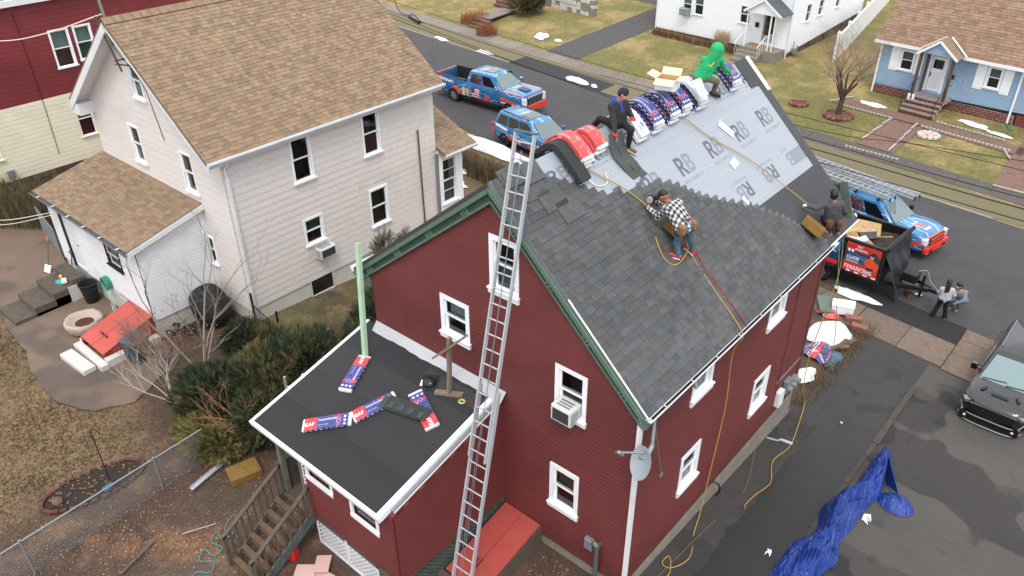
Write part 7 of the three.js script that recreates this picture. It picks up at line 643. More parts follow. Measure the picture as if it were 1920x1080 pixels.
  const bd = (a, b, c) => { const k = new MB(); k.box(0, 0, 0, a, b, c); return k.toGeo(); }; put('plywood_sheet', 'large pale plywood sheet on top of the trailer load', bd(1.3, .02, .95), M.ply, .55, 1.86, -.38, [.12, .3, -.1]); put('plywood_scrap', 'small square plywood scrap in the middle of the trailer load', bd(.4, .02, .5), M.woodNew, .5, 1.78, .4, [.25, .7, .1]); put('trim_scrap', 'white broken panel on the near side of the trailer load', bd(.7, .02, .5), M.paper, .7, 1.8, .6, [-.15, .2, .12]); put('trim_scrap', 'long white trim strip lying along the trailer rear edge', bd(.14, .03, 1.6), M.paper, -.3, 1.95, .1, [.1, .1, .1]); put('plywood_scrap', 'narrow plywood strip at the near right of the trailer load', bd(.7, .02, .18), M.ply, 1.15, 1.78, .5, [.1, -.6, -.15]); put('shingle_scrap', 'dark torn shingle sheet beside the plywood on the trailer', bd(.6, .02, .4), greyTones[0], .95, 1.84, .12, [.3, .4, .15]); put('plywood_scrap', 'pale plywood offcut at the near left of the trailer load', bd(.6, .02, .34), M.ply, .15, 1.92, .72, [.1, .5, .12]); put('wrapper_scrap', 'white wrapper ball beside the near rail of the trailer', bd(.34, .12, .26), M.paper, 1.0, 1.93, .78, [.3, .8, .2]); put('shingle_scrap', 'dark shingle scrap at the left of the trailer load', bd(.6, .02, .5), greyTones[1], .0, 1.8, .55, [.2, .9, -.2]); put('plywood_scrap', 'bent tan board piece by the plywood sheet', bd(.5, .02, .3), mat(200, 160, 110, { rough: .9 }), .3, 1.84, .1, [-.2, 1.1, .2]); put('loose_plank', 'thin reddish plank sticking out of the trailer load', bd(.8, .04, .06), M.woodNew, 1.35, 1.85, -.05, [.05, .3, .2]); put('wrapper_scrap', 'crumpled white wrapper at the far rear of the trailer load', bd(.5, .14, .4), M.paper, -.05, 1.95, -.45, [.4, .2, .4]);
}
{ const t = thing('wood_block', 'stack of wood blocks under the trailer tongue', 'blocks', [.42, -1.68, -19.25], .4); for (let i = 0; i < 3; i++) { const b = new MB(); b.box(rr(-.04, .04), .05 + i * .09, 0, .16 + (i === 0 ? .02 : 0), .088, .55 - i * .12, i * .4); b.build('block', M.wood, t); } const p = new MB(); p.quad([.25, .02, -.35], [.5, .02, -.3], [.46, .03, -.08], [.22, .03, -.12]); tag(p.build('paper_scrap', M.paper, t)); }
{ // blue tarp heap: folded sheet over a low wall
  const t = thing('blue_tarp', 'crumpled bright blue tarpaulin heaped along the driveway edge', 'tarp'); const tm = mat(27, 64, 150, { rough: .38, bump: T.creaseB, bs: .06, map: T.grime });
  const spine = [[2.95, -8.9, .15, .1], [2.92, -8.5, .8, .2], [2.96, -7.9, .8, .28], [3.0, -7.3, .5, .3], [2.88, -6.7, .45, .4], [2.76, -6.15, .78, .42], [2.72, -5.6, .8, .4], [2.8, -5.0, .6, .34], [2.88, -4.5, .5, .38], [2.76, -4.0, .6, .5], [2.68, -3.4, .5, .46], [2.74, -2.6, .45, .5]]; const n = 60, m = 22, b = new MB(); const cv = new THREE.CatmullRomCurve3(spine.map(p => V(p[0], p[2], p[1]))), wv = new THREE.CatmullRomCurve3(spine.map(p => V(p[3], 0, 0)));
  const pt = (i, j) => { const u = i / n, v = j / m * 2 - 1; const c = cv.getPoint(u), w = wv.getPoint(u).x; const fold = .34 * (Math.abs(fbm(u * 13, v * 1.6 + 4, 1) - .5) * 2 - .4) + .16 * (Math.abs(fbm(u * 34 + v * 6, v * 3, 1) - .5) * 2 - .4); const x = c.x + v * w * (1 + .35 * (fbm(u * 9, v > 0 ? 3 : 8, 2) - .5)), z = c.z + .12 * Math.sin(v * 5 + u * 14); const y = Math.max(.02, c.y * Math.pow(Math.max(0, 1 - Math.abs(v) * .98), .75) + fold * (1 - Math.abs(v) * .4)); return V(x, H(x, z) + y + .02, z); }; for (let i = 0; i < n; i++) for (let j = 0; j < m; j++) b.quad(pt(i, j), pt(i, j + 1), pt(i + 1, j + 1), pt(i + 1, j)); meshOf(smoothGeo(b, .4), tm, 'tarp_sheet', t);
  const c = new MB(); const q2 = (i, j) => { const a = i / 18 * 6.2832, r = j / 8; const x = 3.72 + .46 * r * Math.cos(a), z = -7.3 + .4 * r * Math.sin(a), y = .26 * (1 - r * r) + .12 * (Math.abs(fbm(Math.cos(a) * 3 + 5, Math.sin(a) * 3 + r * 5, 2) - .5) * 2) * (1 - r * .6); return V(x, H(x, z) + y + .012, z); }; for (let i = 0; i < 18; i++) for (let j = 0; j < 8; j++) c.quad(q2(i, j), q2(i, j + 1), q2(i + 1, j + 1), q2(i + 1, j)); meshOf(smoothGeo(c, .6), tm, 'tarp_corner', t); const k = new MB(); k.panel([[2.98, H(3, -8.9) + .05, -8.95], [3.3, H(3.2, -8) + .02, -7.9], [3.7, H(3.6, -7.4) + .3, -7.4], [3.0, H(3, -8.4) + .7, -8.4]], .02); k.build('tarp_flap', tm, t);
}
for (const [x, z, a, b, r, lab] of [[3.35, -6.2, .12, .14, .4, 'crumpled white paper on the asphalt beside the blue tarp'], [1.95, -3.5, .08, .16, .9, 'torn white wrapper strip on the dark driveway below the tarp'], [1.4, -9.6, .06, .05, 0, 'tiny white scrap on the dark driveway middle']]) { const m = new MB(); for (let i = 0; i < 3; i++) m.quad([x + rr(-a, a), H(x, z) + .03 + rr(0, .08), z + rr(-b, b)], [x + rr(-a, a), H(x, z) + .03, z + rr(-b, b)], [x + rr(-a, a), H(x, z) + .05 + rr(0, .1), z + rr(-b, b)], [x + rr(-a, a), H(x, z) + .03, z + rr(-b, b)]); tag(m.build('paper_scrap', M.paper), lab, 'litter'); }

// ================= PEOPLE =================
function fieldGeo(bones, N = 52, k = .035) { // smooth union of tapered capsules, meshed
  const lo = V(1e9, 1e9, 1e9), hi = V(-1e9, -1e9, -1e9); for (const b of bones) { b[0] = V3(b[0]); b[1] = V3(b[1]); for (const [p, r] of [[b[0], b[2]], [b[1], b[3]]]) { lo.min(p.clone().subScalar(r)); hi.max(p.clone().addScalar(r)); } }
  const c = lo.clone().add(hi).multiplyScalar(.5), S = Math.max(hi.x - lo.x, hi.y - lo.y, hi.z - lo.z) * 1.12 + .03; const mc = new MarchingCubes(N, new THREE.MeshStandardMaterial(), false, false, 120000); mc.isolation = 0; const F = mc.field, h = N / 2; const B = bones.map(b => ({ a: b[0], d: b[1].clone().sub(b[0]), L: Math.max(1e-9, b[1].clone().sub(b[0]).lengthSq()), r: b[2], q: b[3] - b[2] }));
  for (let z = 0; z < N; z++) for (let y = 0; y < N; y++) for (let x = 0; x < N; x++) { const px = c.x + (x - h) / h * S / 2, py = c.y + (y - h) / h * S / 2, pz = c.z + (z - h) / h * S / 2; let m = 1e3; for (const b of B) { const ax = px - b.a.x, ay = py - b.a.y, az = pz - b.a.z; let t = (ax * b.d.x + ay * b.d.y + az * b.d.z) / b.L; t = t < 0 ? 0 : t > 1 ? 1 : t; const ex = ax - b.d.x * t, ey = ay - b.d.y * t, ez = az - b.d.z * t; const d = Math.sqrt(ex * ex + ey * ey + ez * ez) - b.r - b.q * t; if (m > 900) m = d; else { const hh = Math.max(k - Math.abs(m - d), 0) / k; m = Math.min(m, d) - hh * hh * k * .25; } } F[x + y * N + z * N * N] = -m; }
  mc.update(); const n = mc.count ?? mc.geometry.drawRange.count; const P = new Float32Array(n * 3), Q = new Float32Array(n * 3); for (let i = 0; i < n; i++) { P[3 * i] = c.x + mc.positionArray[3 * i] * S / 2; P[3 * i + 1] = c.y + mc.positionArray[3 * i + 1] * S / 2; P[3 * i + 2] = c.z + mc.positionArray[3 * i + 2] * S / 2; const a = mc.normalArray[3 * i], b = mc.normalArray[3 * i + 1], e = mc.normalArray[3 * i + 2], l = Math.hypot(a, b, e) || 1; Q[3 * i] = a / l; Q[3 * i + 1] = b / l; Q[3 * i + 2] = e / l; }
  const g = new THREE.BufferGeometry(); g.setAttribute('position', new THREE.BufferAttribute(P, 3)); g.setAttribute('normal', new THREE.BufferAttribute(Q, 3)); return g;
}
const skinTex = m => m;
function handBones(w, h, r = 1) { // from the wrist side towards h; fingers curled
  const d = V3(h).clone().sub(V3(w)).normalize(); let s = d.clone().cross(UP); if (s.length() < .1) s = V(1, 0, 0); s.normalize(); const n = s.clone().cross(d).normalize(); const o = V3(h); const at = (a, b, c) => o.clone().addScaledVector(d, a * r).addScaledVector(s, b * r).addScaledVector(n, c * r); const B = [[at(-.04, 0, 0), at(.03, .018, 0), .026 * r, .022 * r], [at(-.04, 0, 0), at(.03, -.018, 0), .026 * r, .022 * r]]; [[-.033, .035], [-.011, .043], [.011, .04], [.032, .03]].forEach(([b, L]) => { B.push([at(.035, b, 0), at(.035 + L, b, -.008), .0105 * r, .0095 * r], [at(.035 + L, b, -.008), at(.035 + L * 1.1, b, -.035), .0095 * r, .008 * r]); }); B.push([at(-.015, .03, -.005), at(.02, .055, -.02), .013 * r, .011 * r], [at(.02, .055, -.02), at(.05, .045, -.035), .011 * r, .009 * r]); return B;
}
function person(o) {
  const t = thing('person', o.label, 'person', [0, 0, 0], 0, o.group); const J = {}; for (const k in o.j) J[k] = V3(o.j[k]); const side = V3(o.side).normalize(); const sc = o.sc || 1, W = .185 * sc, HW = .095 * sc; const sp = J.neck.clone().sub(J.hip).normalize(); const fw = UP.clone().cross(side).normalize();
  const sL = J.neck.clone().addScaledVector(sp, -.06).addScaledVector(side, -W), sR = J.neck.clone().addScaledVector(sp, -.06).addScaledVector(side, W), hL = J.hip.clone().addScaledVector(side, -HW), hR = J.hip.clone().addScaledVector(side, HW), mid = J.hip.clone().lerp(J.neck, .55); const look = V3(o.look).normalize(); const hd = J.head;
  const torso = e => [[hL, hR, .115 + e, .115 + e], [J.hip, mid, .125 + e, .13 + e], [hL.clone().addScaledVector(sp, .1), sL.clone().lerp(J.neck, .45).addScaledVector(sp, -.08), .1 + e, .1 + e], [hR.clone().addScaledVector(sp, .1), sR.clone().lerp(J.neck, .45).addScaledVector(sp, -.08), .1 + e, .1 + e], [sL, sR, .068 + e, .068 + e], [mid, J.neck.clone().addScaledVector(sp, -.06), .12 + e, .085 + e]];
  const arms = e => [[sL, J.eL, .06 + e, .048 + e], [J.eL, J.hL, .048 + e, .034 + e], [sR, J.eR, .06 + e, .048 + e], [J.eR, J.hR, .048 + e, .034 + e]]; const legs = e => [[hL, J.kL, .088 + e, .06 + e], [J.kL, J.aL, .06 + e, .043 + e * (o.flare || 1)], [hR, J.kR, .088 + e, .06 + e], [J.kR, J.aR, .06 + e, .043 + e * (o.flare || 1)]];
  const rt = look.clone().cross(UP).normalize(), up2 = rt.clone().cross(look).normalize(); const at = (a, b, c) => hd.clone().addScaledVector(look, a).addScaledVector(rt, b).addScaledVector(up2, c);
  const head = [[at(-.015, 0, .03), at(.01, 0, .02), .098, .092], [at(.02, 0, -.03), at(.045, 0, -.085), .075, .042], [at(.088, 0, .015), at(.112, 0, -.02), .013, .019], [at(.06, -.03, -.02), at(.06, .03, -.02), .05, .05], [at(.0, -.092, -.01), at(-.01, -.094, .02), .014, .02], [at(.0, .092, -.01), at(-.01, .094, .02), .014, .02], [at(.083, -.022, -.065), at(.083, .022, -.065), .014, .014], [J.neck, at(-.01, 0, -.06), .06, .055], [at(.078, -.035, .035), at(.078, .035, .035), .02, .02]];
  const bm = o.skin || M.skin; const body = new MB(); body.geo(fieldGeo([...torso(-.02), ...arms(-.014), ...legs(-.015), [J.aL, J.tL, .035, .03], [J.aR, J.tR, .035, .03]], 56)); body.geo(fieldGeo(head, 52, .02)); body.geo(fieldGeo(handBones(J.eL, J.hL, 1.05), 46, .008)); body.geo(fieldGeo(handBones(J.eR, J.hR, 1.05), 46, .008)); body.build('body', bm, t);
  const ey = new MB(); for (const s of [-1, 1]) ey.ball(...at(.083, s * .034, .012).toArray(), .014, 1, 1, 1, 8); ey.each('eye', M.hair, t);
  const add = (n, bones, m, N = 56, k = .035) => { const b = new MB(); b.geo(fieldGeo(bones, N, k)); return b.build(n, m, t); };
  add('trousers', [[hL, hR, .125, .125], [J.hip, J.hip.clone().addScaledVector(sp, .1), .135, .13], ...legs(o.flare ? .014 : .012)], o.pants, 60); add(o.topName || 'jacket', [...torso(.016).slice(1), [hL.clone().addScaledVector(sp, .06), hR.clone().addScaledVector(sp, .06), .13, .13], ...arms(.018)], o.top, 64);
  for (const s of ['L', 'R']) { const a = J['a' + s], q = J['t' + s]; const sb = add('shoe', [[a.clone().add(V(0, -.02, 0)), q, .05, .042], [a.clone().addScaledVector(q.clone().sub(a), -.25).add(V(0, -.03, 0)), a, .045, .045]], o.shoe, 34, .02); const sl = new MB(); sl.beam(a.clone().addScaledVector(q.clone().sub(a), -.3).add(V(0, -.075, 0)), q.clone().addScaledVector(q.clone().sub(a), .22).add(V(0, -.045, 0)), .085, .025); sl.build('sole', o.sole || M.whiteClean, sb); }
  if (o.gloves) for (const s of ['L', 'R']) { if (o.gloves[s]) add('glove', handBones(J['e' + s], J['h' + s], 1.25).map(b => b), o.gloves[s], 44, .01); }
  const hat = o.hat; if (hat) add(hat.name, hat.k === 'cap' ? [[at(-.02, 0, .065), at(.01, 0, .06), .098, .098], [at(.09, -.04, .055), at(.09, .04, .055), .018, .018], [at(.14, -.03, .045), at(.14, .03, .045), .012, .012], [at(.05, 0, .06), at(.13, 0, .05), .04, .014]] : hat.k === 'hood' ? [[at(-.045, 0, .05), at(-.0, 0, .03), .155, .145], [at(-.05, 0, -.05), J.neck.clone().addScaledVector(sp, -.06), .13, .14], [at(.01, -.085, .0), at(.0, -.07, -.09), .035, .04], [at(.01, .085, 0), at(0, .07, -.09), .035, .04]] : [[at(-.025, 0, .06), at(0, 0, .075), .1, .098], [at(-.03, 0, .03), at(-.01, 0, .045), .098, .098]], hat.m, 44, .02);
  if (o.hair) add('hair', [[at(-.04, 0, .03), at(-.03, 0, -.02), .098, .092], ...(o.hair === 'long' ? [[at(-.09, -.03, -.04), at(-.12, -.03, -.3), .06, .05], [at(-.09, .03, -.04), at(-.12, .03, -.28), .06, .045]] : [])], M.hair, 40, .02); return { t, J, sp, side, fw, at, add, hL, hR, sL, sR };
}
const plaid = (() => { const t = dataTex(128, 128, (i, j) => { const a = (i % 32) < 16, b = (j % 32) < 16, h = hash(i, j) * 16; const g = a && b ? 26 : a || b ? 112 : 214; return [g + h, g + h, g + h + 4]; }); t.repeat.set(2.6, 2.6); return new THREE.MeshStandardMaterial({ map: t, roughness: .9 }); })();
const denim = mat(104, 134, 158, { rough: .9, map: T.grain2 }), denimDk = mat(44, 54, 72, { rough: .9, map: T.grain2 }), khaki = mat(140, 124, 98, { rough: .9, map: T.grain2 });
const pouch = (q, c, r, m = M.leather) => { q.add('tool_pouch', [[c, V3(c).clone().add(V(0, -.14, 0)), r, r * .75], [V3(c).clone().add(V(.06, .02, .03)), V3(c).clone().add(V(.07, -.1, .04)), r * .6, r * .5]], m, 36, .02); };
{
  const q = person({ label: 'roofer in a black and white plaid shirt bending over with a rope and tool', side: [.25, .1, -1], look: [-.85, -.5, -.05], skin: M.skinDk, pants: denim, top: plaid, topName: 'plaid_shirt', shoe: mat(190, 44, 46, { rough: .5 }), sole: M.whiteClean, gloves: { L: M.glove, R: M.glove }, hat: { name: 'cap', k: 'cap', m: M.black }, j: { neck: [-1.54, 7.72, -3.17], head: [-1.69, 7.84, -3.11], hip: [-1.1, 7.36, -3.05], eL: [-1.76, 7.38, -3.06], hL: [-2.1, 7.46, -3.2], eR: [-1.85, 7.5, -3.46], hR: [-2.08, 7.48, -3.5], kL: [-1.24, 6.96, -3.05], aL: [-1.2, 6.64, -3.1], tL: [-1.36, 6.64, -3.04], kR: [-1.06, 6.98, -3.32], aR: [-1.12, 6.6, -3.54], tR: [-1.26, 6.66, -3.52] } });
  const h = q.J.hip.clone(); pouch(q, h.clone().add(V(.02, .06, .16)), .078); pouch(q, h.clone().add(V(.1, .08, -.15)), .075); const b = new MB(); b.geo(new THREE.TorusGeometry(.15, .025, 8, 24), new THREE.Matrix4().compose(h.clone().addScaledVector(q.sp, .1), new THREE.Quaternion().setFromUnitVectors(V(0, 0, 1), q.sp), V(1, 1.15, 1))); b.build('tool_belt', M.leatherDk, q.t); const s = new MB(); for (const k of [q.hL, q.hR]) s.geo(new THREE.TorusGeometry(.1, .014, 6, 20), new THREE.Matrix4().compose(k.clone().add(V(-.02, -.12, 0)), new THREE.Quaternion().setFromAxisAngle(V(1, 0, 0), Math.PI / 2), V(1, 1, 1))); s.each('harness_strap', M.black, q.t);
  const n = thing('nail_gun', 'black nail gun held up by the plaid shirted roofer', 'nail gun', [-2.12, 7.53, -3.46], .5); const a = new MB(); a.rbox(0, .03, 0, .26, .1, .08, .02); a.build('gun_body', M.black, n); const m = new MB(); m.geo(new THREE.CylinderGeometry(.07, .07, .07, 16).rotateX(1.57), new THREE.Matrix4().makeTranslation(-.08, .0, .06)); m.build('magazine', M.alu, n); const g = new MB(); g.rod([.05, -.02, 0], [.09, -.14, 0], .025); g.build('grip', M.black, n);
}
{ const q = person({ label: 'roofer in a black jacket and navy beanie straddling the ridge', side: [.25, 0, -1], look: [.75, -.5, -.45], pants: M.blackM, top: mat(40, 40, 42, { rough: .8, bump: T.creaseB, bs: .01 }), shoe: mat(112, 92, 66, { rough: .8 }), sole: mat(206, 196, 170, { rough: .8 }), gloves: { L: M.glove, R: M.glove }, hat: { name: 'beanie', k: 'beanie', m: mat(38, 42, 56, { rough: .95 }) }, j: { neck: [-3.42, 9.28, -3.83], head: [-3.31, 9.47, -3.8], hip: [-3.4, 8.82, -3.83], eL: [-3.36, 9.0, -3.58], hL: [-3.2, 8.78, -3.44], eR: [-3.3, 9.0, -4.1], hR: [-3.14, 8.97, -3.98], kL: [-3.78, 8.86, -3.7], aL: [-4.1, 8.5, -3.75], tL: [-4.25, 8.4, -3.8], kR: [-2.98, 8.8, -3.72], aR: [-3.06, 8.37, -3.78], tR: [-2.95, 8.25, -3.9] } }); q.add('blue_hood', [[q.J.neck.clone().add(V(-.06, .03, .08)), q.J.neck.clone().add(V(-.06, .03, -.08)), .07, .07], [q.J.neck.clone().add(V(.08, .0, .03)), q.J.neck.clone().add(V(.13, -.22, .02)), .045, .03]], mat(44, 70, 160, { rough: .85 }), 36, .03); }
{ const q = person({ label: 'roofer in a bright green hoodie seen from behind at the far ridge end', side: [.75, .05, -.55], look: [.25, -.25, -.9], pants: khaki, top: mat(36, 168, 104, { rough: .85, bump: T.creaseB, bs: .012 }), topName: 'hoodie', shoe: mat(60, 54, 50, { rough: .8 }), sole: M.black, hat: { name: 'hood', k: 'hood', m: mat(36, 168, 104, { rough: .85 }) }, j: { neck: [-3.1, 9.52, -7.33], head: [-3.03, 9.67, -7.38], hip: [-3.28, 9.03, -7.2], eL: [-3.38, 9.2, -7.55], hL: [-3.2, 9.02, -7.78], eR: [-2.98, 9.2, -7.72], hR: [-2.95, 9.02, -8.02], kL: [-3.68, 8.9, -7.5], aL: [-4.1, 8.5, -7.6], tL: [-4.25, 8.4, -7.7], kR: [-3.06, 8.86, -7.62], aR: [-3.22, 8.52, -7.8], tR: [-3.1, 8.44, -7.92] } }); const c = q.J.hip.clone().lerp(q.J.neck, .62), nb = q.fw.clone().multiplyScalar(1); const k = new MB(); const F = new THREE.Matrix4().makeBasis(q.side, q.sp, q.side.clone().cross(q.sp)); F.setPosition(c.clone().addScaledVector(q.side.clone().cross(q.sp), .158)); k.at(F); k.geo(new THREE.CircleGeometry(.05, 14), new THREE.Matrix4().compose(V(.0, -.02, .0), new THREE.Quaternion(), V(.8, 1.6, 1))); k.geo(new THREE.CircleGeometry(.035, 10), new THREE.Matrix4().compose(V(.04, .08, .002), new THREE.Quaternion(), V(.6, 1.5, 1))); k.build('back_print', mat(214, 196, 60, { rough: .8 }), q.t); }
{ const q = person({ label: 'roofer in a dark grey jacket crouching at the eave over the trailer', side: [.8, .05, -.55], look: [-.5, -.2, -.85], pants: denimDk, top: mat(78, 80, 86, { rough: .85, bump: T.creaseB, bs: .012 }), shoe: mat(134, 104, 78, { rough: .8 }), sole: mat(150, 130, 104, { rough: .8 }), gloves: { L: mat(214, 208, 196, { rough: .8 }) }, hair: 'short', hat: { name: 'beanie', k: 'beanie', m: M.black }, j: { neck: [.05, 6.22, -8.55], head: [.03, 6.43, -8.5], hip: [.06, 5.62, -8.76], eL: [-.26, 6.04, -8.34], hL: [-.47, 6.08, -8.24], eR: [.3, 5.95, -8.82], hR: [.26, 5.76, -9.0], kL: [-.2, 5.6, -8.86], aL: [.08, 5.34, -8.64], tL: [-.06, 5.4, -8.56], kR: [.1, 5.58, -9.08], aR: [.2, 5.3, -8.92], tR: [.06, 5.36, -8.98] } }); pouch(q, q.J.hip.clone().add(V(-.02, .05, .18)), .085, M.leatherDk); pouch(q, q.J.hip.clone().add(V(.2, .05, .06)), .07, M.leatherDk); }
{ person({ label: 'woman with long dark hair in a light grey hoodie standing on the street', side: [.92, 0, -.4], look: [-.2, -.2, -1], sc: .88, flare: 3, pants: mat(24, 24, 30, { rough: .9 }), top: mat(176, 180, 188, { rough: .9, bump: T.creaseB, bs: .01 }), topName: 'hoodie', shoe: M.whiteClean, hair: 'long', hat: { name: 'cap', k: 'cap', m: M.black }, j: { neck: [1.73, -.38, -18.38], head: [1.72, -.18, -18.4], hip: [1.74, -.84, -18.34], eL: [1.5, -.62, -18.36], hL: [1.62, -.52, -18.58], eR: [1.98, -.64, -18.5], hR: [1.8, -.52, -18.66], kL: [1.6, -1.22, -18.36], aL: [1.54, -1.59, -18.33], tL: [1.5, -1.62, -18.46], kR: [1.86, -1.22, -18.42], aR: [1.93, -1.59, -18.44], tR: [1.9, -1.62, -18.58] } }); const p = new MB(); p.rbox(1.71, -.47, -18.68, .08, .15, .012, .005, .3); tag(p.build('phone', M.black), 'phone held up by the woman in the grey hoodie', 'phone'); }
person({ label: 'man in a grey jacket and jeans crouching beside the woman', side: [.9, 0, -.4], look: [-.7, -.1, .6], sc: .95, pants: denim, top: mat(124, 128, 138, { rough: .85, bump: T.creaseB, bs: .01 }), shoe: mat(140, 108, 78, { rough: .85 }), sole: mat(110, 84, 62, { rough: .9 }), hair: 'short', hat: { name: 'beanie', k: 'beanie', m: M.black }, j: { neck: [2.02, -.8, -19.24], head: [1.95, -.6, -19.18], hip: [2.16, -1.3, -19.5], eL: [1.78, -1.02, -19.06], hL: [1.8, -1.16, -18.9], eR: [2.26, -1.06, -19.12], hR: [2.06, -1.18, -18.98], kL: [1.84, -1.2, -19.1], aL: [1.94, -1.58, -19.28], tL: [1.86, -1.63, -19.12], kR: [2.12, -1.2, -19.08], aR: [2.16, -1.58, -19.32], tR: [2.1, -1.63, -19.16] } });

// ================= ROOFING WORK =================
const FRR = (() => { const u = V(0, 0, -1), v = V(RX - EX, RY - EY, 0).normalize(), n = u.clone().cross(v); const m = new THREE.Matrix4().makeBasis(u, v, n); m.setPosition(EX, EY, ZF); return m; })();
const onRoof = (u, v, d = 0) => V(u + ZF, v, d).applyMatrix4(FRR); // u measured from the gable plane
function bundleTex(kind, seed) { const c = document.createElement('canvas'); c.width = 512; c.height = 176; const x = c.getContext('2d'); const q = rng(seed); x.fillStyle = kind === 'red' ? '#cf4a4a' : kind === 'white' ? '#d8dce2' : '#414386'; x.fillRect(0, 0, 512, 176); if (kind === 'blue') { x.fillStyle = '#d83c44'; x.fillRect(0, 0, 150, 146); x.fillStyle = '#f4f4f6'; x.font = 'bold 58px sans-serif'; x.fillText('GAF', 14, 96); x.fillStyle = '#dfe3f2'; x.font = 'bold 30px sans-serif'; x.fillText('TimberlineHDZ', 160, 52); x.font = '15px sans-serif'; x.fillText('Lifetime Shingles', 162, 104); x.fillStyle = '#d83c44'; x.fillRect(366, 0, 34, 176); x.save(); x.translate(383, 84); x.rotate(.785); x.fillStyle = '#3a3c8c'; x.fillRect(-24, -24, 48, 48); x.strokeStyle = '#e8ecf6'; x.lineWidth = 3; x.strokeRect(-17, -17, 34, 34); x.restore(); x.fillStyle = '#eef0f6'; for (let i = 0; i < 3; i++) { x.save(); x.translate(450, 36 + i * 44); x.rotate(.785); x.fillRect(-11, -11, 22, 22); x.restore(); } x.fillStyle = '#24264e'; x.fillRect(0, 146, 512, 30); for (let i = 0; i < 9; i++) { x.fillStyle = '#d8dcec'; x.fillRect(14 + i * 56, 156, 34, 8); } } else { for (let i = 0; i < 26; i++) { x.fillStyle = kind === 'red' ? (q() < .5 ? '#e9a6a4' : '#b83a3e') : (q() < .6 ? '#f6f8fa' : '#4a5aa8'); x.fillRect(q() * 500, q() * 170, 20 + q() * 50, 3 + q() * 14); } } if (kind !== 'white') { x.fillStyle = '#d4d8e0'; x.fillRect(0, 0, 12, 176); x.fillRect(488, 0, 24, 176); } for (let i = 0; i < 40; i++) { x.fillStyle = `rgba(255,255,255,${.05 + q() * .14})`; x.beginPath(); x.ellipse(q() * 512, q() * 176, 10 + q() * 50, 2 + q() * 7, q() * 3, 0, 7); x.fill(); } const t = new THREE.CanvasTexture(c); t.colorSpace = THREE.SRGBColorSpace; return new THREE.MeshStandardMaterial({ map: t, roughness: .42, bumpMap: T.crease, bumpScale: .02 }); }
const BM = { blue: bundleTex('blue', 1), blue2: bundleTex('blue', 2), red: bundleTex('red', 3), white: bundleTex('white', 4) };
const endM = mat(222, 224, 228, { rough: .6, map: T.grime }), endD = mat(52, 60, 58, { rough: .9, map: T.grain2 });
// bundle swept along a path function f(t) -> {p, n}; width vector w
function bundle(name, label, mtl, f, w, th, len, o = {}) { const t = thing(name, label, o.cat || 'shingle bundle', [0, 0, 0], 0, o.group); const N = 18, W = V3(w); const sec = []; for (let i = 0; i <= N; i++) sec.push(f(i / N)); const P = [], U = []; const push = (a, b, c, d, ua, ub, uc, ud) => { for (const [v, uu] of [[a, ua], [b, ub], [c, uc], [a, ua], [c, uc], [d, ud]]) { P.push(v.x, v.y, v.z); U.push(...uu); } }; const q = (i, s, k) => { const e = sec[i]; const puff = k ? th * (1 - .18 * Math.pow(Math.abs(i / N * 2 - 1), 4)) : 0; return e.p.clone().addScaledVector(W, s * .5).addScaledVector(e.n, puff); };
  for (let i = 0; i < N; i++) { const a = i / N, c = (i + 1) / N; push(q(i, -1, 1), q(i, 1, 1), q(i + 1, 1, 1), q(i + 1, -1, 1), [a, .18], [a, 1], [c, 1], [c, .18]); push(q(i, -1, 0), q(i, -1, 1), q(i + 1, -1, 1), q(i + 1, -1, 0), [a, 0], [a, .17], [c, .17], [c, 0]); push(q(i, 1, 1), q(i, 1, 0), q(i + 1, 1, 0), q(i + 1, 1, 1), [a, .17], [a, 0], [c, 0], [c, .17]); push(q(i, 1, 0), q(i, -1, 0), q(i + 1, -1, 0), q(i + 1, 1, 0), [a, 0], [a, .1], [c, .1], [c, 0]); }
  const g = new THREE.BufferGeometry(); g.setAttribute('position', new THREE.Float32BufferAttribute(P, 3)); g.setAttribute('uv', new THREE.Float32BufferAttribute(U, 2)); g.computeVertexNormals(); const m = new THREE.Mesh(toCreasedNormals(g, .6), mtl); m.name = 'wrapper'; t.add(shade(m)); for (const i of [0, N]) { const e = new MB(); const s = i ? 1 : -1; const d = sec[i].p.clone().sub(sec[i ? i - 1 : 1].p).normalize().multiplyScalar(.02); const a = q(i, -1, 0), b = q(i, 1, 0), c = q(i, 1, 1), dd = q(i, -1, 1); const mv = v => v.clone().add(d).lerp(sec[i].p.clone().addScaledVector(sec[i].n, th / 2).add(d), .12); e.quad(mv(a), mv(b), mv(c), mv(dd)); for (const [k, l] of [[a, b], [b, c], [c, dd], [dd, a]]) e.quad(k, l, mv(l), mv(k)); e.build('bundle_end', o.end || endM, t); } return t; }
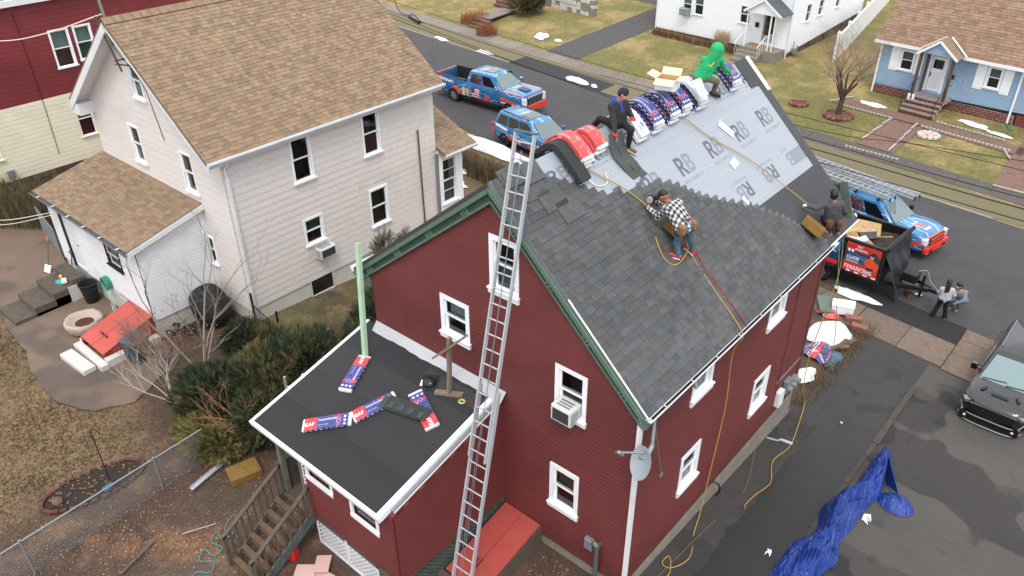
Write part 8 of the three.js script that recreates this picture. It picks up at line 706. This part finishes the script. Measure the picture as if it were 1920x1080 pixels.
// draped over the ridge
const drape = (u, lay, sh = 0, th = .085, len = 1.02) => tt => { const s = (tt - .5) * len * .76 + sh * .76 + .06; const r = .1, k = (RY - EY) / (EX - RX); const yy = x => RY + .02 - k * (Math.sqrt(x * x + r * r) - r * .55) + .02; const a = yy(s), d = (yy(s + .01) - yy(s - .01)) / .02; const n = V(-d, 1, 0).normalize(); return { p: V(RX + s, a, -u).addScaledVector(n, lay * th * 1.04), n }; };
const RG = 'wrapped shingle bundles draped over the ridge';
[[2.28, ['blue', 'white', 'red'], 'left end of the ridge beside the black shingle roll', .02], [2.92, ['red', 'red'], 'in the red pair below the black jacketed roofer', -.12], [4.35, ['white', 'white'], 'in the white pair right of the black jacketed roofer', .06], [4.98, ['blue', 'blue2', 'blue'], 'in the stack nearest left of the cardboard box', .05], [5.72, ['blue2', 'blue', 'blue2'], 'in the stack that carries the cardboard box', .03], [6.28, ['blue', 'blue2', 'blue'], 'in the stack just right of the cardboard box', .0], [6.98, ['blue2', 'blue', 'white'], 'in the stack left of the green hooded roofer', .04], [8.75, ['blue', 'blue2', 'blue'], 'in the stack under the hands of the green hooded roofer', .02]].forEach(([u, ks, where, sh]) => ks.forEach((k, i) => bundle('shingle_bundle', (ks.length === 1 ? 'single' : i === 0 ? 'bottom' : i === ks.length - 1 ? 'topmost' : 'middle') + ' ' + { blue: 'blue', blue2: 'blue', red: 'red', white: 'white' }[k] + ' wrapped shingle bundle ' + where, BM[k], drape(u + (i % 2) * .06 - .03, i, sh + (i - 1) * -.05), [0, 0, .36], .08, 1.02, { group: RG })));
bundle('shingle_roll', 'thick black unwrapped shingles bent over the ridge beside the red bundles', mat(52, 54, 56, { rough: .9, map: T.streak }), drape(1.92, 1, .16, .06, 1.3), [0, 0, .34], .12, 1.2, { cat: 'shingles', end: endD });
{ // opened box on the bundles
  const t = thing('cardboard_box', 'open white topped cardboard box resting on the ridge bundles', 'box', [-3.38, 9.1, -5.78], .22); const w = .46, d = .4, h = .26; const b = new MB(); b.bb(-w / 2, 0, -d / 2, w / 2, .01, d / 2); b.bb(-w / 2, 0, -d / 2, -w / 2 + .01, h, d / 2); b.bb(w / 2 - .01, 0, -d / 2, w / 2, h, d / 2); b.bb(-w / 2, .0, -d / 2, w / 2, h, -d / 2 + .01); b.build('box_inside', M.card, t); const o = new MB(); o.bb(-w / 2, 0, d / 2 - .01, w / 2, h, d / 2 + .004); o.bb(w / 2 + .001, 0, -d / 2, w / 2 + .006, h, d / 2); o.each('box_side', M.paper, t); const f = new MB(); f.panel([[-w / 2, h, -d / 2], [-w / 2, h, d / 2], [-w / 2 - .22, h + .08, d / 2], [-w / 2 - .22, h + .08, -d / 2]], .006); f.panel([[w / 2, h, d / 2], [w / 2, h, -d / 2], [w / 2 + .2, h + .03, -d / 2], [w / 2 + .2, h + .03, d / 2]], .006); f.panel([[-w / 2, h, d / 2], [w / 2, h, d / 2], [w / 2, h - .1, d / 2 + .16], [-w / 2, h - .1, d / 2 + .16]], .006); f.panel([[w / 2, h, -d / 2], [-w / 2, h, -d / 2], [-w / 2, h + .14, -d / 2 - .12], [w / 2, h + .14, -d / 2 - .12]], .006); f.each('flap', mat(224, 200, 172, { rough: .9 }), t, 6); }
{ const t = thing('paper_sheet', 'loose white paper flapping on the bundles left of the green hoodie', 'paper'); const b = new MB(); const n = 8; for (let i = 0; i < n; i++) { const f = k => V(-3.2 + k * .035, 9.1 - k * .045 + .02 * Math.sin(k), -6.62); b.quad(f(i), f(i + 1), f(i + 1).add(V(.04, .02, -.28)), f(i).add(V(.04, .02, -.28))); } b.build('sheet', M.paper, t); }
for (const [u0, off, lab] of [[3.22, 0, 'dark shingle strip hanging down the roof, the left one of a pair'], [3.48, .05, 'dark shingle strip hanging down the roof, the right one of a pair']]) { const b = new MB(); const n = 12; for (let i = 0; i < n; i++) { const f = k => { const v = 5.05 - k * .09 - off; return [u0 + .006 * k * k * .25 - .05 * Math.sin(k * .22) + ZF, v, .035 + .22 * Math.pow(1 - k / n, 3) + .02 * Math.sin(k)]; }; const a = f(i), c = f(i + 1); b.at(FRR); b.quad([a[0], a[1], a[2]], [c[0], c[1], c[2]], [c[0] + .25, c[1] + .02, c[2]], [a[0] + .25, a[1] + .02, a[2]]); } tag(b.build('shingle_strip', mat(84, 88, 86, { rough: .95, map: T.streak })), lab, 'shingles'); }
{ const t = new THREE.Mesh(foamBlock(.62, .28, .66), M.foam); t.name = numbered('foam_block'); t.position.copy(onRoof(3.52, 2.55, .015)); t.quaternion.setFromRotationMatrix(new THREE.Matrix4().makeBasis(V(0, 0, -1), V(.688, .7257, 0), V(-.7257, .688, 0).negate().negate())); t.rotateY(.12); scene.add(shade(t)); tag(t, 'yellow foam roof pad behind the legs of the plaid shirted roofer', 'foam block'); const k = t.clone(); k.name = numbered('foam_block'); k.position.copy(onRoof(8.02, .66, .015)); k.rotateY(-.2); scene.add(k); tag(k, 'yellow foam roof pad in front of the crouching grey jacketed roofer', 'foam block'); }
{ const b = new MB(); b.panel([[.28, 5.75, -8.85], [.55, 5.85, -8.75], [.12, 6.6, -9.1], [-.1, 6.5, -9.2]], .03); tag(b.build('shingle_sheet', mat(104, 122, 112, { rough: .95, map: T.grain2 })), 'pale green shingle sheet under the arm of the crouching roofer', 'shingles'); }
// ropes
const ropeOf = (pts, r, m, lab, n) => { const b = new MB(); b.path(pts, r, 6, n || pts.length * 14); return tag(b.build('rope', m), lab, 'rope'); };
ropeOf([onRoof(1.95, 5.2, .1), onRoof(2.1, 4.9, .1), onRoof(2.35, 4.6, .06), [-2.5, 7.85, -2.9], [-2.12, 7.45, -3.22]], .014, M.rope, 'yellow rope running from the ridge to the plaid roofer hand');
ropeOf([[-2.12, 7.42, -3.22], [-1.98, 7.05, -3.3], onRoof(2.85, 2.6, .05), onRoof(2.78, 2.2, .03), onRoof(2.95, 1.98, .03), onRoof(3.3, 2.02, .1), [-1.12, 6.8, -3.4]], .014, M.rope, 'slack yellow rope looping around the plaid roofer foot', 90);
ropeOf([[-1.12, 6.8, -3.4], onRoof(3.55, 1.9, .05), onRoof(3.56, 1, .03), onRoof(3.5, .02, .06), [.36, 5.05, -3.46], [.2, 4.6, -3.5], [.16, 2.88, -3.7], [.16, .7, -3.45], [.2, -.3, -3.2], [.3, -.55, -2.8], [.62, -.48, -1.95], [.4, -.44, -1.4], [.22, -.44, -1.42], [.24, -.44, -1.7], [.5, -.43, -1.3], [.45, -.4, -.7]], .013, M.rope, 'yellow rope hanging over the eave and down the red wall', 260);
ropeOf([onRoof(3.75, 2, .04), onRoof(3.72, 1.5, .03), onRoof(3.76, .8, .03), onRoof(3.77, .0, .05)], .014, M.ropeR, 'red rope lying down the grey shingles to the eave'); ropeOf([onRoof(6.1, 4.7, .1), onRoof(6.6, 4, .05), onRoof(7.5, 2.9, .08), [-.5, 6.1, -8.3]], .013, M.rope, 'yellow rope stretched across the underlayment to the crouching roofer'); ropeOf([onRoof(1.95, 5.15, .06), onRoof(1.9, 4.95, .05), onRoof(2.1, 4.75, .03), onRoof(2.15, 4.5, .03), onRoof(2.3, 4.25, .03), onRoof(2.6, 4.2, .03), onRoof(2.75, 4.4, .03)], .014, M.ropeW, 'white rope loop on the underlayment near the ridge end', 80);
ropeOf([[.3, 5.05, -9.2], [.35, 3.9, -9.4], [.3, 2.6, -9.2], [.22, 1.2, -9.05], [.25, 0, -9.1], [.25, -.85, -9.6], [.5, -.95, -8.6], [.7, -.88, -7.5], [.62, -.8, -6.6], [.95, -.72, -5.7], [.85, -.66, -5.0], [.81, -.64, -4.5]], .013, M.rope, 'yellow extension rope dropping at the house corner and across the driveway', 180); { const b = new MB(); b.rod([.81, -.62, -4.5], [.87, -.62, -4.38], .03); tag(b.build('rope_hook', M.leather), 'small hook at the end of the rope on the driveway', 'hook'); }
ropeOf([[.3, 4.9, -9.0], [.6, 3, -9.1], [.4, 1, -10.5], [.3, -.6, -11]], .01, mat(110, 150, 120, { rough: .8 }), 'thin green rope hanging beside the house front corner'); ropeOf([[-.9, .4, -18.2], [-.6, 1.2, -16.5], [.3, 3.2, -12.4], [.35, 4.9, -9.2]], .009, M.wire, 'thin dark cord from the eave corner to the trailer'); ropeOf([[.35, -.35, -.6], [.45, -.55, -3], [.55, -.7, -5], [.1, .2, -6.5]], .008, mat(104, 108, 74, { rough: .9 }), 'thin dull green cord trailing beside the red house foundation');
{ const b = new MB(); b.beam([.05, -.86, -7.44], [.36, -.84, -7.5], .05, .03); b.beam([.36, -.84, -7.5], [.4, -.84, -7.62], .04, .03); b.beam([.4, -.86, -7.62], [.72, -.87, -7.68], .09, .04); tag(b.build('metal_scrap', M.alu), 'bent pale metal trim piece lying on the driveway', 'metal scrap'); }
// ---- tall extension ladder
{ const L = thing('extension_ladder', 'tall aluminium extension ladder leaning on the gable roof edge', 'ladder'); const B = V(-2.06, -.4, 3.28), D = V(-.0735, .9465, -.3142).normalize(), S = V(1, .078, .0).addScaledVector(D, -V(1, .078, 0).dot(D)).normalize(), Nn = S.clone().cross(D); const pt = (s, a, n) => B.clone().addScaledVector(D, s).addScaledVector(S, a).addScaledVector(Nn, n); const tot = 10.85; for (const [a, b, n, w] of [[0, 5.9, .0, .24], [4.4, tot, .07, .215]]) for (const q of [-1, 1]) { const k = new MB(); k.beam(pt(a, q * w, n), pt(b, q * w, n), .032, .085, Nn); k.build('rail', M.alu, L); } for (let i = 0; i < 35; i++) { const s = .28 + i * .3048; if (s > tot - .1) break; const w = s < 4.5 ? .24 : .215, n = s < 4.5 ? 0 : .07; const k = new MB(); k.rod(pt(s, -w, n), pt(s, w, n), .017, .017, 8); k.build('rung', M.alu, L); } const c = new MB(); c.beam(pt(tot - .02, -.24, .07), pt(tot - .02, .24, .07), .12, .03, D); c.build('top_plate', mat(70, 100, 130, { rough: .5, metal: .3 }), L); const r = new MB(); r.path([pt(.4, -.03, .05), pt(3, -.02, .09), pt(7, .02, .12), pt(10.5, 0, .12)], .006, 4, 60); r.path([pt(.4, .03, .05), pt(5, .02, .09), pt(10.5, .02, .12)], .006, 4, 60); r.build('pull_rope', M.galv, L); const f = new MB(); for (const q of [-1, 1]) f.bb(B.x + q * .24 - .06, -.46, B.z - .08, B.x + q * .24 + .06, -.38, B.z + .08); f.each('foot', M.black, L); }
// ---- porch roof items
const PR = (x, z, d = .015) => V(x, 3.595 - z * .2492 + d, z); const flat = (x0, z0, x1, z1, lay = 0) => t => ({ p: PR(lerp(x0, x1, t), lerp(z0, z1, t), .012 + lay), n: V(0, .97, .242).normalize() }); const PG = 'wrapped shingle bundles on the porch roof'; const wv = (x0, z0, x1, z1) => { const d = V(x1 - x0, -(z1 - z0) * .2492, z1 - z0).normalize(); return V(0, .97, .242).cross(d).normalize().multiplyScalar(-.34); };
for (const [x0, z0, x1, z1, lab] of [[-7.06, .92, -6.68, 1.88, 'wrapped shingle bundle lying at the foot of the mint green post'], [-6.72, 3.07, -5.92, 2.34, 'leftmost wrapped shingle bundle on the porch roof'], [-5.9, 2.28, -5.5, 1.36, 'wrapped shingle bundle partly under the loose dark shingles'], [-4.16, 1.5, -5.18, 1.04, 'rightmost wrapped shingle bundle on the porch roof']]) bundle('shingle_bundle', lab, BM.blue, flat(x0, z0, x1, z1), wv(x0, z0, x1, z1).negate(), .075, 1.05, { group: PG });
{ const t = thing('loose_shingles', 'stack of loose dark shingles across two wrapped bundles on the porch roof', 'shingles'); for (let i = 0; i < 4; i++) { const s = wv(-5.7, 1.66, -4.62, 1.46).negate(); const a = PR(-5.66 + i * .05, 1.64 - i * .012, .09 + i * .018), c = PR(-4.6 + i * .06, 1.42 - i * .01, .09 + i * .018); const b = new MB(); b.panel([a.clone().addScaledVector(s, -.5), c.clone().addScaledVector(s, -.5), c.clone().addScaledVector(s, .5), a.clone().addScaledVector(s, .5)], -.014); b.build('shingle', i === 3 ? mat(66, 72, 70, { rough: .95, map: T.grain2 }) : mat(78, 94, 84, { rough: .95, map: T.grain2 }), t); if (i === 3) for (let k = 0; k < 4; k++) { const p = a.clone().lerp(c, .1 + k * .24), r = a.clone().lerp(c, .2 + k * .24); const d = new MB(); d.panel([p.clone().addScaledVector(s, -.45), r.clone().addScaledVector(s, -.45), r.clone().addScaledVector(s, .05), p.clone().addScaledVector(s, .05)].map(v => v.add(V(0, .016, .004))), -.01); d.build('shingle_tab', greyTones[0], t); } } }
{ const t = thing('roof_vent', 'new black plastic roof vent waiting on the porch roof', 'roof vent', PR(-5.13, .63, .01).toArray(), .5); t.rotation.x = .245; const b = new MB(); b.rbox(0, .01, 0, .44, .02, .44, .006); b.build('flange', M.black, t); const c = new MB(); c.ball(0, .03, 0, .17, 1, .6, 1, 18); c.build('hood', mat(26, 27, 30, { rough: .3 }), t); const l = new MB(); l.bb(-.21, .022, -.05, -.15, .026, .12); l.build('label', M.paper, t); }
{ const t = thing('roof_jack_stand', 'weathered wooden T shaped stand upright on the porch roof', 'wooden stand'); const b = new MB(); b.beam([-4.8, 3.45, .78], [-4.2, 3.5, .5], .13, .07); const standM = mat(164, 152, 140, { rough: .95, map: T.wood }); b.build('base_board', standM, t); const p = new MB(); p.beam([-4.49, 3.47, .64], [-4.36, 5.1, .66], .1, .07); p.build('upright', standM, t); const a = new MB(); a.beam([-4.84, 4.36, .72], [-3.78, 5.45, .72], .09, .05); a.build('arm', standM, t); }
{ const b = new MB(); b.geo(new THREE.TorusGeometry(.06, .025, 8, 20).rotateX(1.57), new THREE.Matrix4().makeTranslation(...PR(-4.09, .65, .04).toArray())); tag(b.build('tape_roll', mat(190, 176, 120, { rough: .5 })), 'small roll of tape on the porch roof near the wooden stand', 'tape'); }
{ const b = new MB(); b.beam([-7.08, 3.4, .9], [-7.72, 6.02, -.05 + .28], .13, .09, [0, 0, 1]); const o = b.build('metal_post', M.mint); tag(o, 'tall mint green metal post leaning on the red house eave', 'post'); }
// ---- window air conditioners
function windowAC(lab, p, ry, w = .5) { const t = thing('window_air_conditioner', lab, 'air conditioner', p, ry); const b = new MB(); b.rbox(0, .19, .1, w, .38, .42, .02); b.build('case', mat(224, 226, 224, { rough: .5, map: T.grime2 }), t); const g = new MB(); g.bb(-w / 2 + .05, .05, .312, w / 2 - .05, .33, .318); g.build('grille', mat(52, 54, 58, { rough: .8 }), t); for (const s of [-1, 1]) { const v = new MB(); for (let i = 0; i < 4; i++) v.bb(s * (w / 2 + .002) - .004, .06 + i * .07, .04, s * (w / 2 + .002) + .004, .09 + i * .07, .28); v.build('side_louvre', M.aluDull, t, { kind: 'stuff' }); } const k = new MB(); for (let i = 0; i < 3; i++) k.bb(-w / 2 + .08, .382, .02 + i * .08, w / 2 - .1, .385, .06 + i * .08); k.build('top_vent', M.aluDull, t, { kind: 'stuff' }); }
windowAC('white window air conditioner hanging from the red house gable window', [-1.6, 4.06, .02], 0); windowAC('white window air conditioner sticking out of the tan house wall', [TX1 + .02, .98, -4.0], Math.PI / 2, .66);
{ // satellite dish
  const t = thing('satellite_dish', 'grey satellite dish on a pipe mount at the front corner of the red house', 'satellite dish'); const d = V(-.35, .45, .82).normalize(); const c = V(.36, 4.22, .34); const Q = new THREE.Quaternion().setFromUnitVectors(UP, d); const b = new MB(); const pr = []; for (let i = 0; i <= 10; i++) { const r = i / 10 * .31; pr.push(new THREE.Vector2(r, r * r * .55)); } pr.push(new THREE.Vector2(.315, .05)); for (let i = 10; i >= 0; i--) { const r = i / 10 * .31; pr.push(new THREE.Vector2(r, r * r * .55 - .012)); } b.geo(new THREE.LatheGeometry(pr, 36), new THREE.Matrix4().compose(c, Q, V(.86, 1, 1.05))); b.build('reflector', mat(156, 164, 172, { rough: .45, map: T.grime2 }), t); const a = new MB(); const lnb = c.clone().addScaledVector(d, .52).add(V(-.1, .18, 0)); a.rod(c.clone().add(V(0, .22, -.06)), lnb, .022); a.build('feed_arm', M.galv, t); const l = new MB(); l.rod(lnb, lnb.clone().addScaledVector(d, -.1).add(V(0, -.04, 0)), .04, .05); l.rod(lnb.clone().add(V(.03, .05, .03)), lnb.clone().add(V(-.06, -.06, -.02)), .03); l.build('feed_horn', M.aluDull, t); const m = new MB(); m.rod([.08, 4.98, -.3], [.22, 4.9, -.22], .035); m.rod([.22, 4.9, -.22], [.34, 4.4, -.02], .035); m.rod([.34, 4.4, -.02], c.clone().addScaledVector(d, -.04), .05); m.rbox(.33, 4.22, .24, .16, .2, .14, .02); m.build('mast', M.galv, t); const s = new MB(); s.rod([.3, 4.7, -.15], [.06, 2.6, -1.1], .012); s.rod([.24, 4.88, -.2], [.05, 4.2, -.6], .012); s.rbox(.05, 2.58, -1.11, .05, .08, .1, .01); s.build('brace', M.galv, t); }
// ---- debris at the front corner
{ const heapM = m => { const c = m.clone(); c.map = m.map.clone(); c.map.wrapS = c.map.wrapT = THREE.RepeatWrapping; c.map.repeat.set(1.4, 2.6); c.map.needsUpdate = true; return c; }; const lump = (x, z, a, b, h, seed) => { const m = new MB(); const n = 26, k = 9; const P = (i, j) => { const t = (i % n) / n * 6.2832, r = j / k * (.72 + .5 * fbm(Math.cos(t) * 2 + seed, Math.sin(t) * 2, 2)); const X = x + a * r * Math.cos(t), Z = z + b * r * Math.sin(t); return V(X, H(X, Z) + .02 + h * Math.max(0, 1 - r * r) * (.7 + .7 * fbm(X * 4 + seed, Z * 4, 2)) + .22 * (Math.abs(fbm(X * 3.4 + seed, Z * 3.4, 2) - .5) * 2 - .25) * (1 - r), Z); }; for (let i = 0; i < n; i++) for (let j = 0; j < k; j++) m.quad(P(i, j), P(i, j + 1), P(i + 1, j + 1), P(i + 1, j)); return smoothGeo(m, .3); }; const put = (n, lab, g, m, cat) => { const o = new THREE.Mesh(g, m); o.name = numbered(n); scene.add(shade(o)); return tag(o, lab, cat); };
  put('white_sheeting', 'heap of white plastic sheeting by the front corner of the red house', lump(-.75, -14.3, .7, 1.05, .22, 3), mat(226, 230, 238, { rough: .5, bump: T.creaseB, bs: .03 }), 'sheeting'); put('wrapper_heap', 'heap of blue and red printed shingle wrappers beside the white sheeting', lump(-.55, -12.9, .62, .7, .24, 5), heapM(BM.blue), 'wrapper'); put('wrapper_heap', 'small pile of red and white wrappers near the front walk', lump(-1.35, -15.7, .42, .4, .2, 6), heapM(BM.red), 'wrapper'); put('jeans', 'blue grey cloth bundle dropped beside the wrapper heap', lump(-.05, -12.9, .24, .5, .2, 7), denim, 'cloth'); put('trash_bag', 'black trash bag at the end of the wrapper heap', lump(.05, -12.2, .22, .22, .2, 8), M.blackGloss, 'trash bag'); put('white_sheeting', 'flat white plastic sheet against the foundation near the meters', lump(-.4, -11.2, .3, .6, .08, 9), M.paper, 'sheeting'); const bx = thing('styrofoam_box', 'white foam box lying on the debris pile by the walk', 'box', [-1.0, -1.4, -16.0], .3); const c = new MB(); c.rbox(0, .2, 0, .75, .32, .5, .03, 0, .06); c.build('box_body', M.whiteClean, bx); const c2 = new MB(); c2.rbox(0, .38, 0, .78, .06, .53, .015, 0, .06); c2.build('lid', M.whiteClean, bx); for (const [x, z, r, lab] of [[-.5, -15.75, .4, 'pinkish concrete block at the corner of the debris pile'], [-.1, -15.3, .1, 'second pinkish concrete block nearer the driveway']]) { const k = new MB(); k.rbox(x, H(x, z) + .12, z, .55, .24, .26, .03, r); tag(k.build('concrete_block', M.brickPink), lab, 'block'); } for (let i = 0; i < 4; i++) { const k = new MB(); const x = -.2 + rr(-.3, .2), z = -14 + i * .35; k.box(x, H(x, z) + .12 + i * .05, z, .14, .03, .9, rr(-.8, .8), rr(-.2, .2)); tag(k.build('board', M.wood), ['broken grey board on the near side of the debris pile', 'second broken board crossing the debris pile', 'third short board wedged in the debris pile', 'board end sticking out towards the driveway'][i], 'board'); }
  const gb = new MB(); gb.rbox(-1.6, -1.25, -15.9, .5, .1, 1.1, .02, .5); tag(gb.build('shingle_stack', mat(120, 142, 132, { rough: .95, map: T.grain2 })), 'pale green shingle offcuts stacked at the house front corner', 'shingles'); const wd = thing('dry_weeds', 'dry brown weeds along the driveway edge by the debris', 'plant'); const m = new MB(); const q = rng(91); for (let i = 0; i < 900; i++) { const z = -9.6 - q() * 6.2, x = -.05 + q() * .55 - .25 * (q()), y = H(x, z); m.color(...[[124, 104, 78], [146, 126, 90], [104, 92, 62], [110, 82, 64]][q() * 4 | 0]); m.rod([x, y, z], [x + (q() - .5) * .2, y + .08 + .22 * q(), z + (q() - .5) * .2], .007, .003, 3); } m.build('weed_stalks', new THREE.MeshStandardMaterial({ vertexColors: true, roughness: .95 }), wd, { kind: 'stuff' }); }
renderer.render(scene, camera);
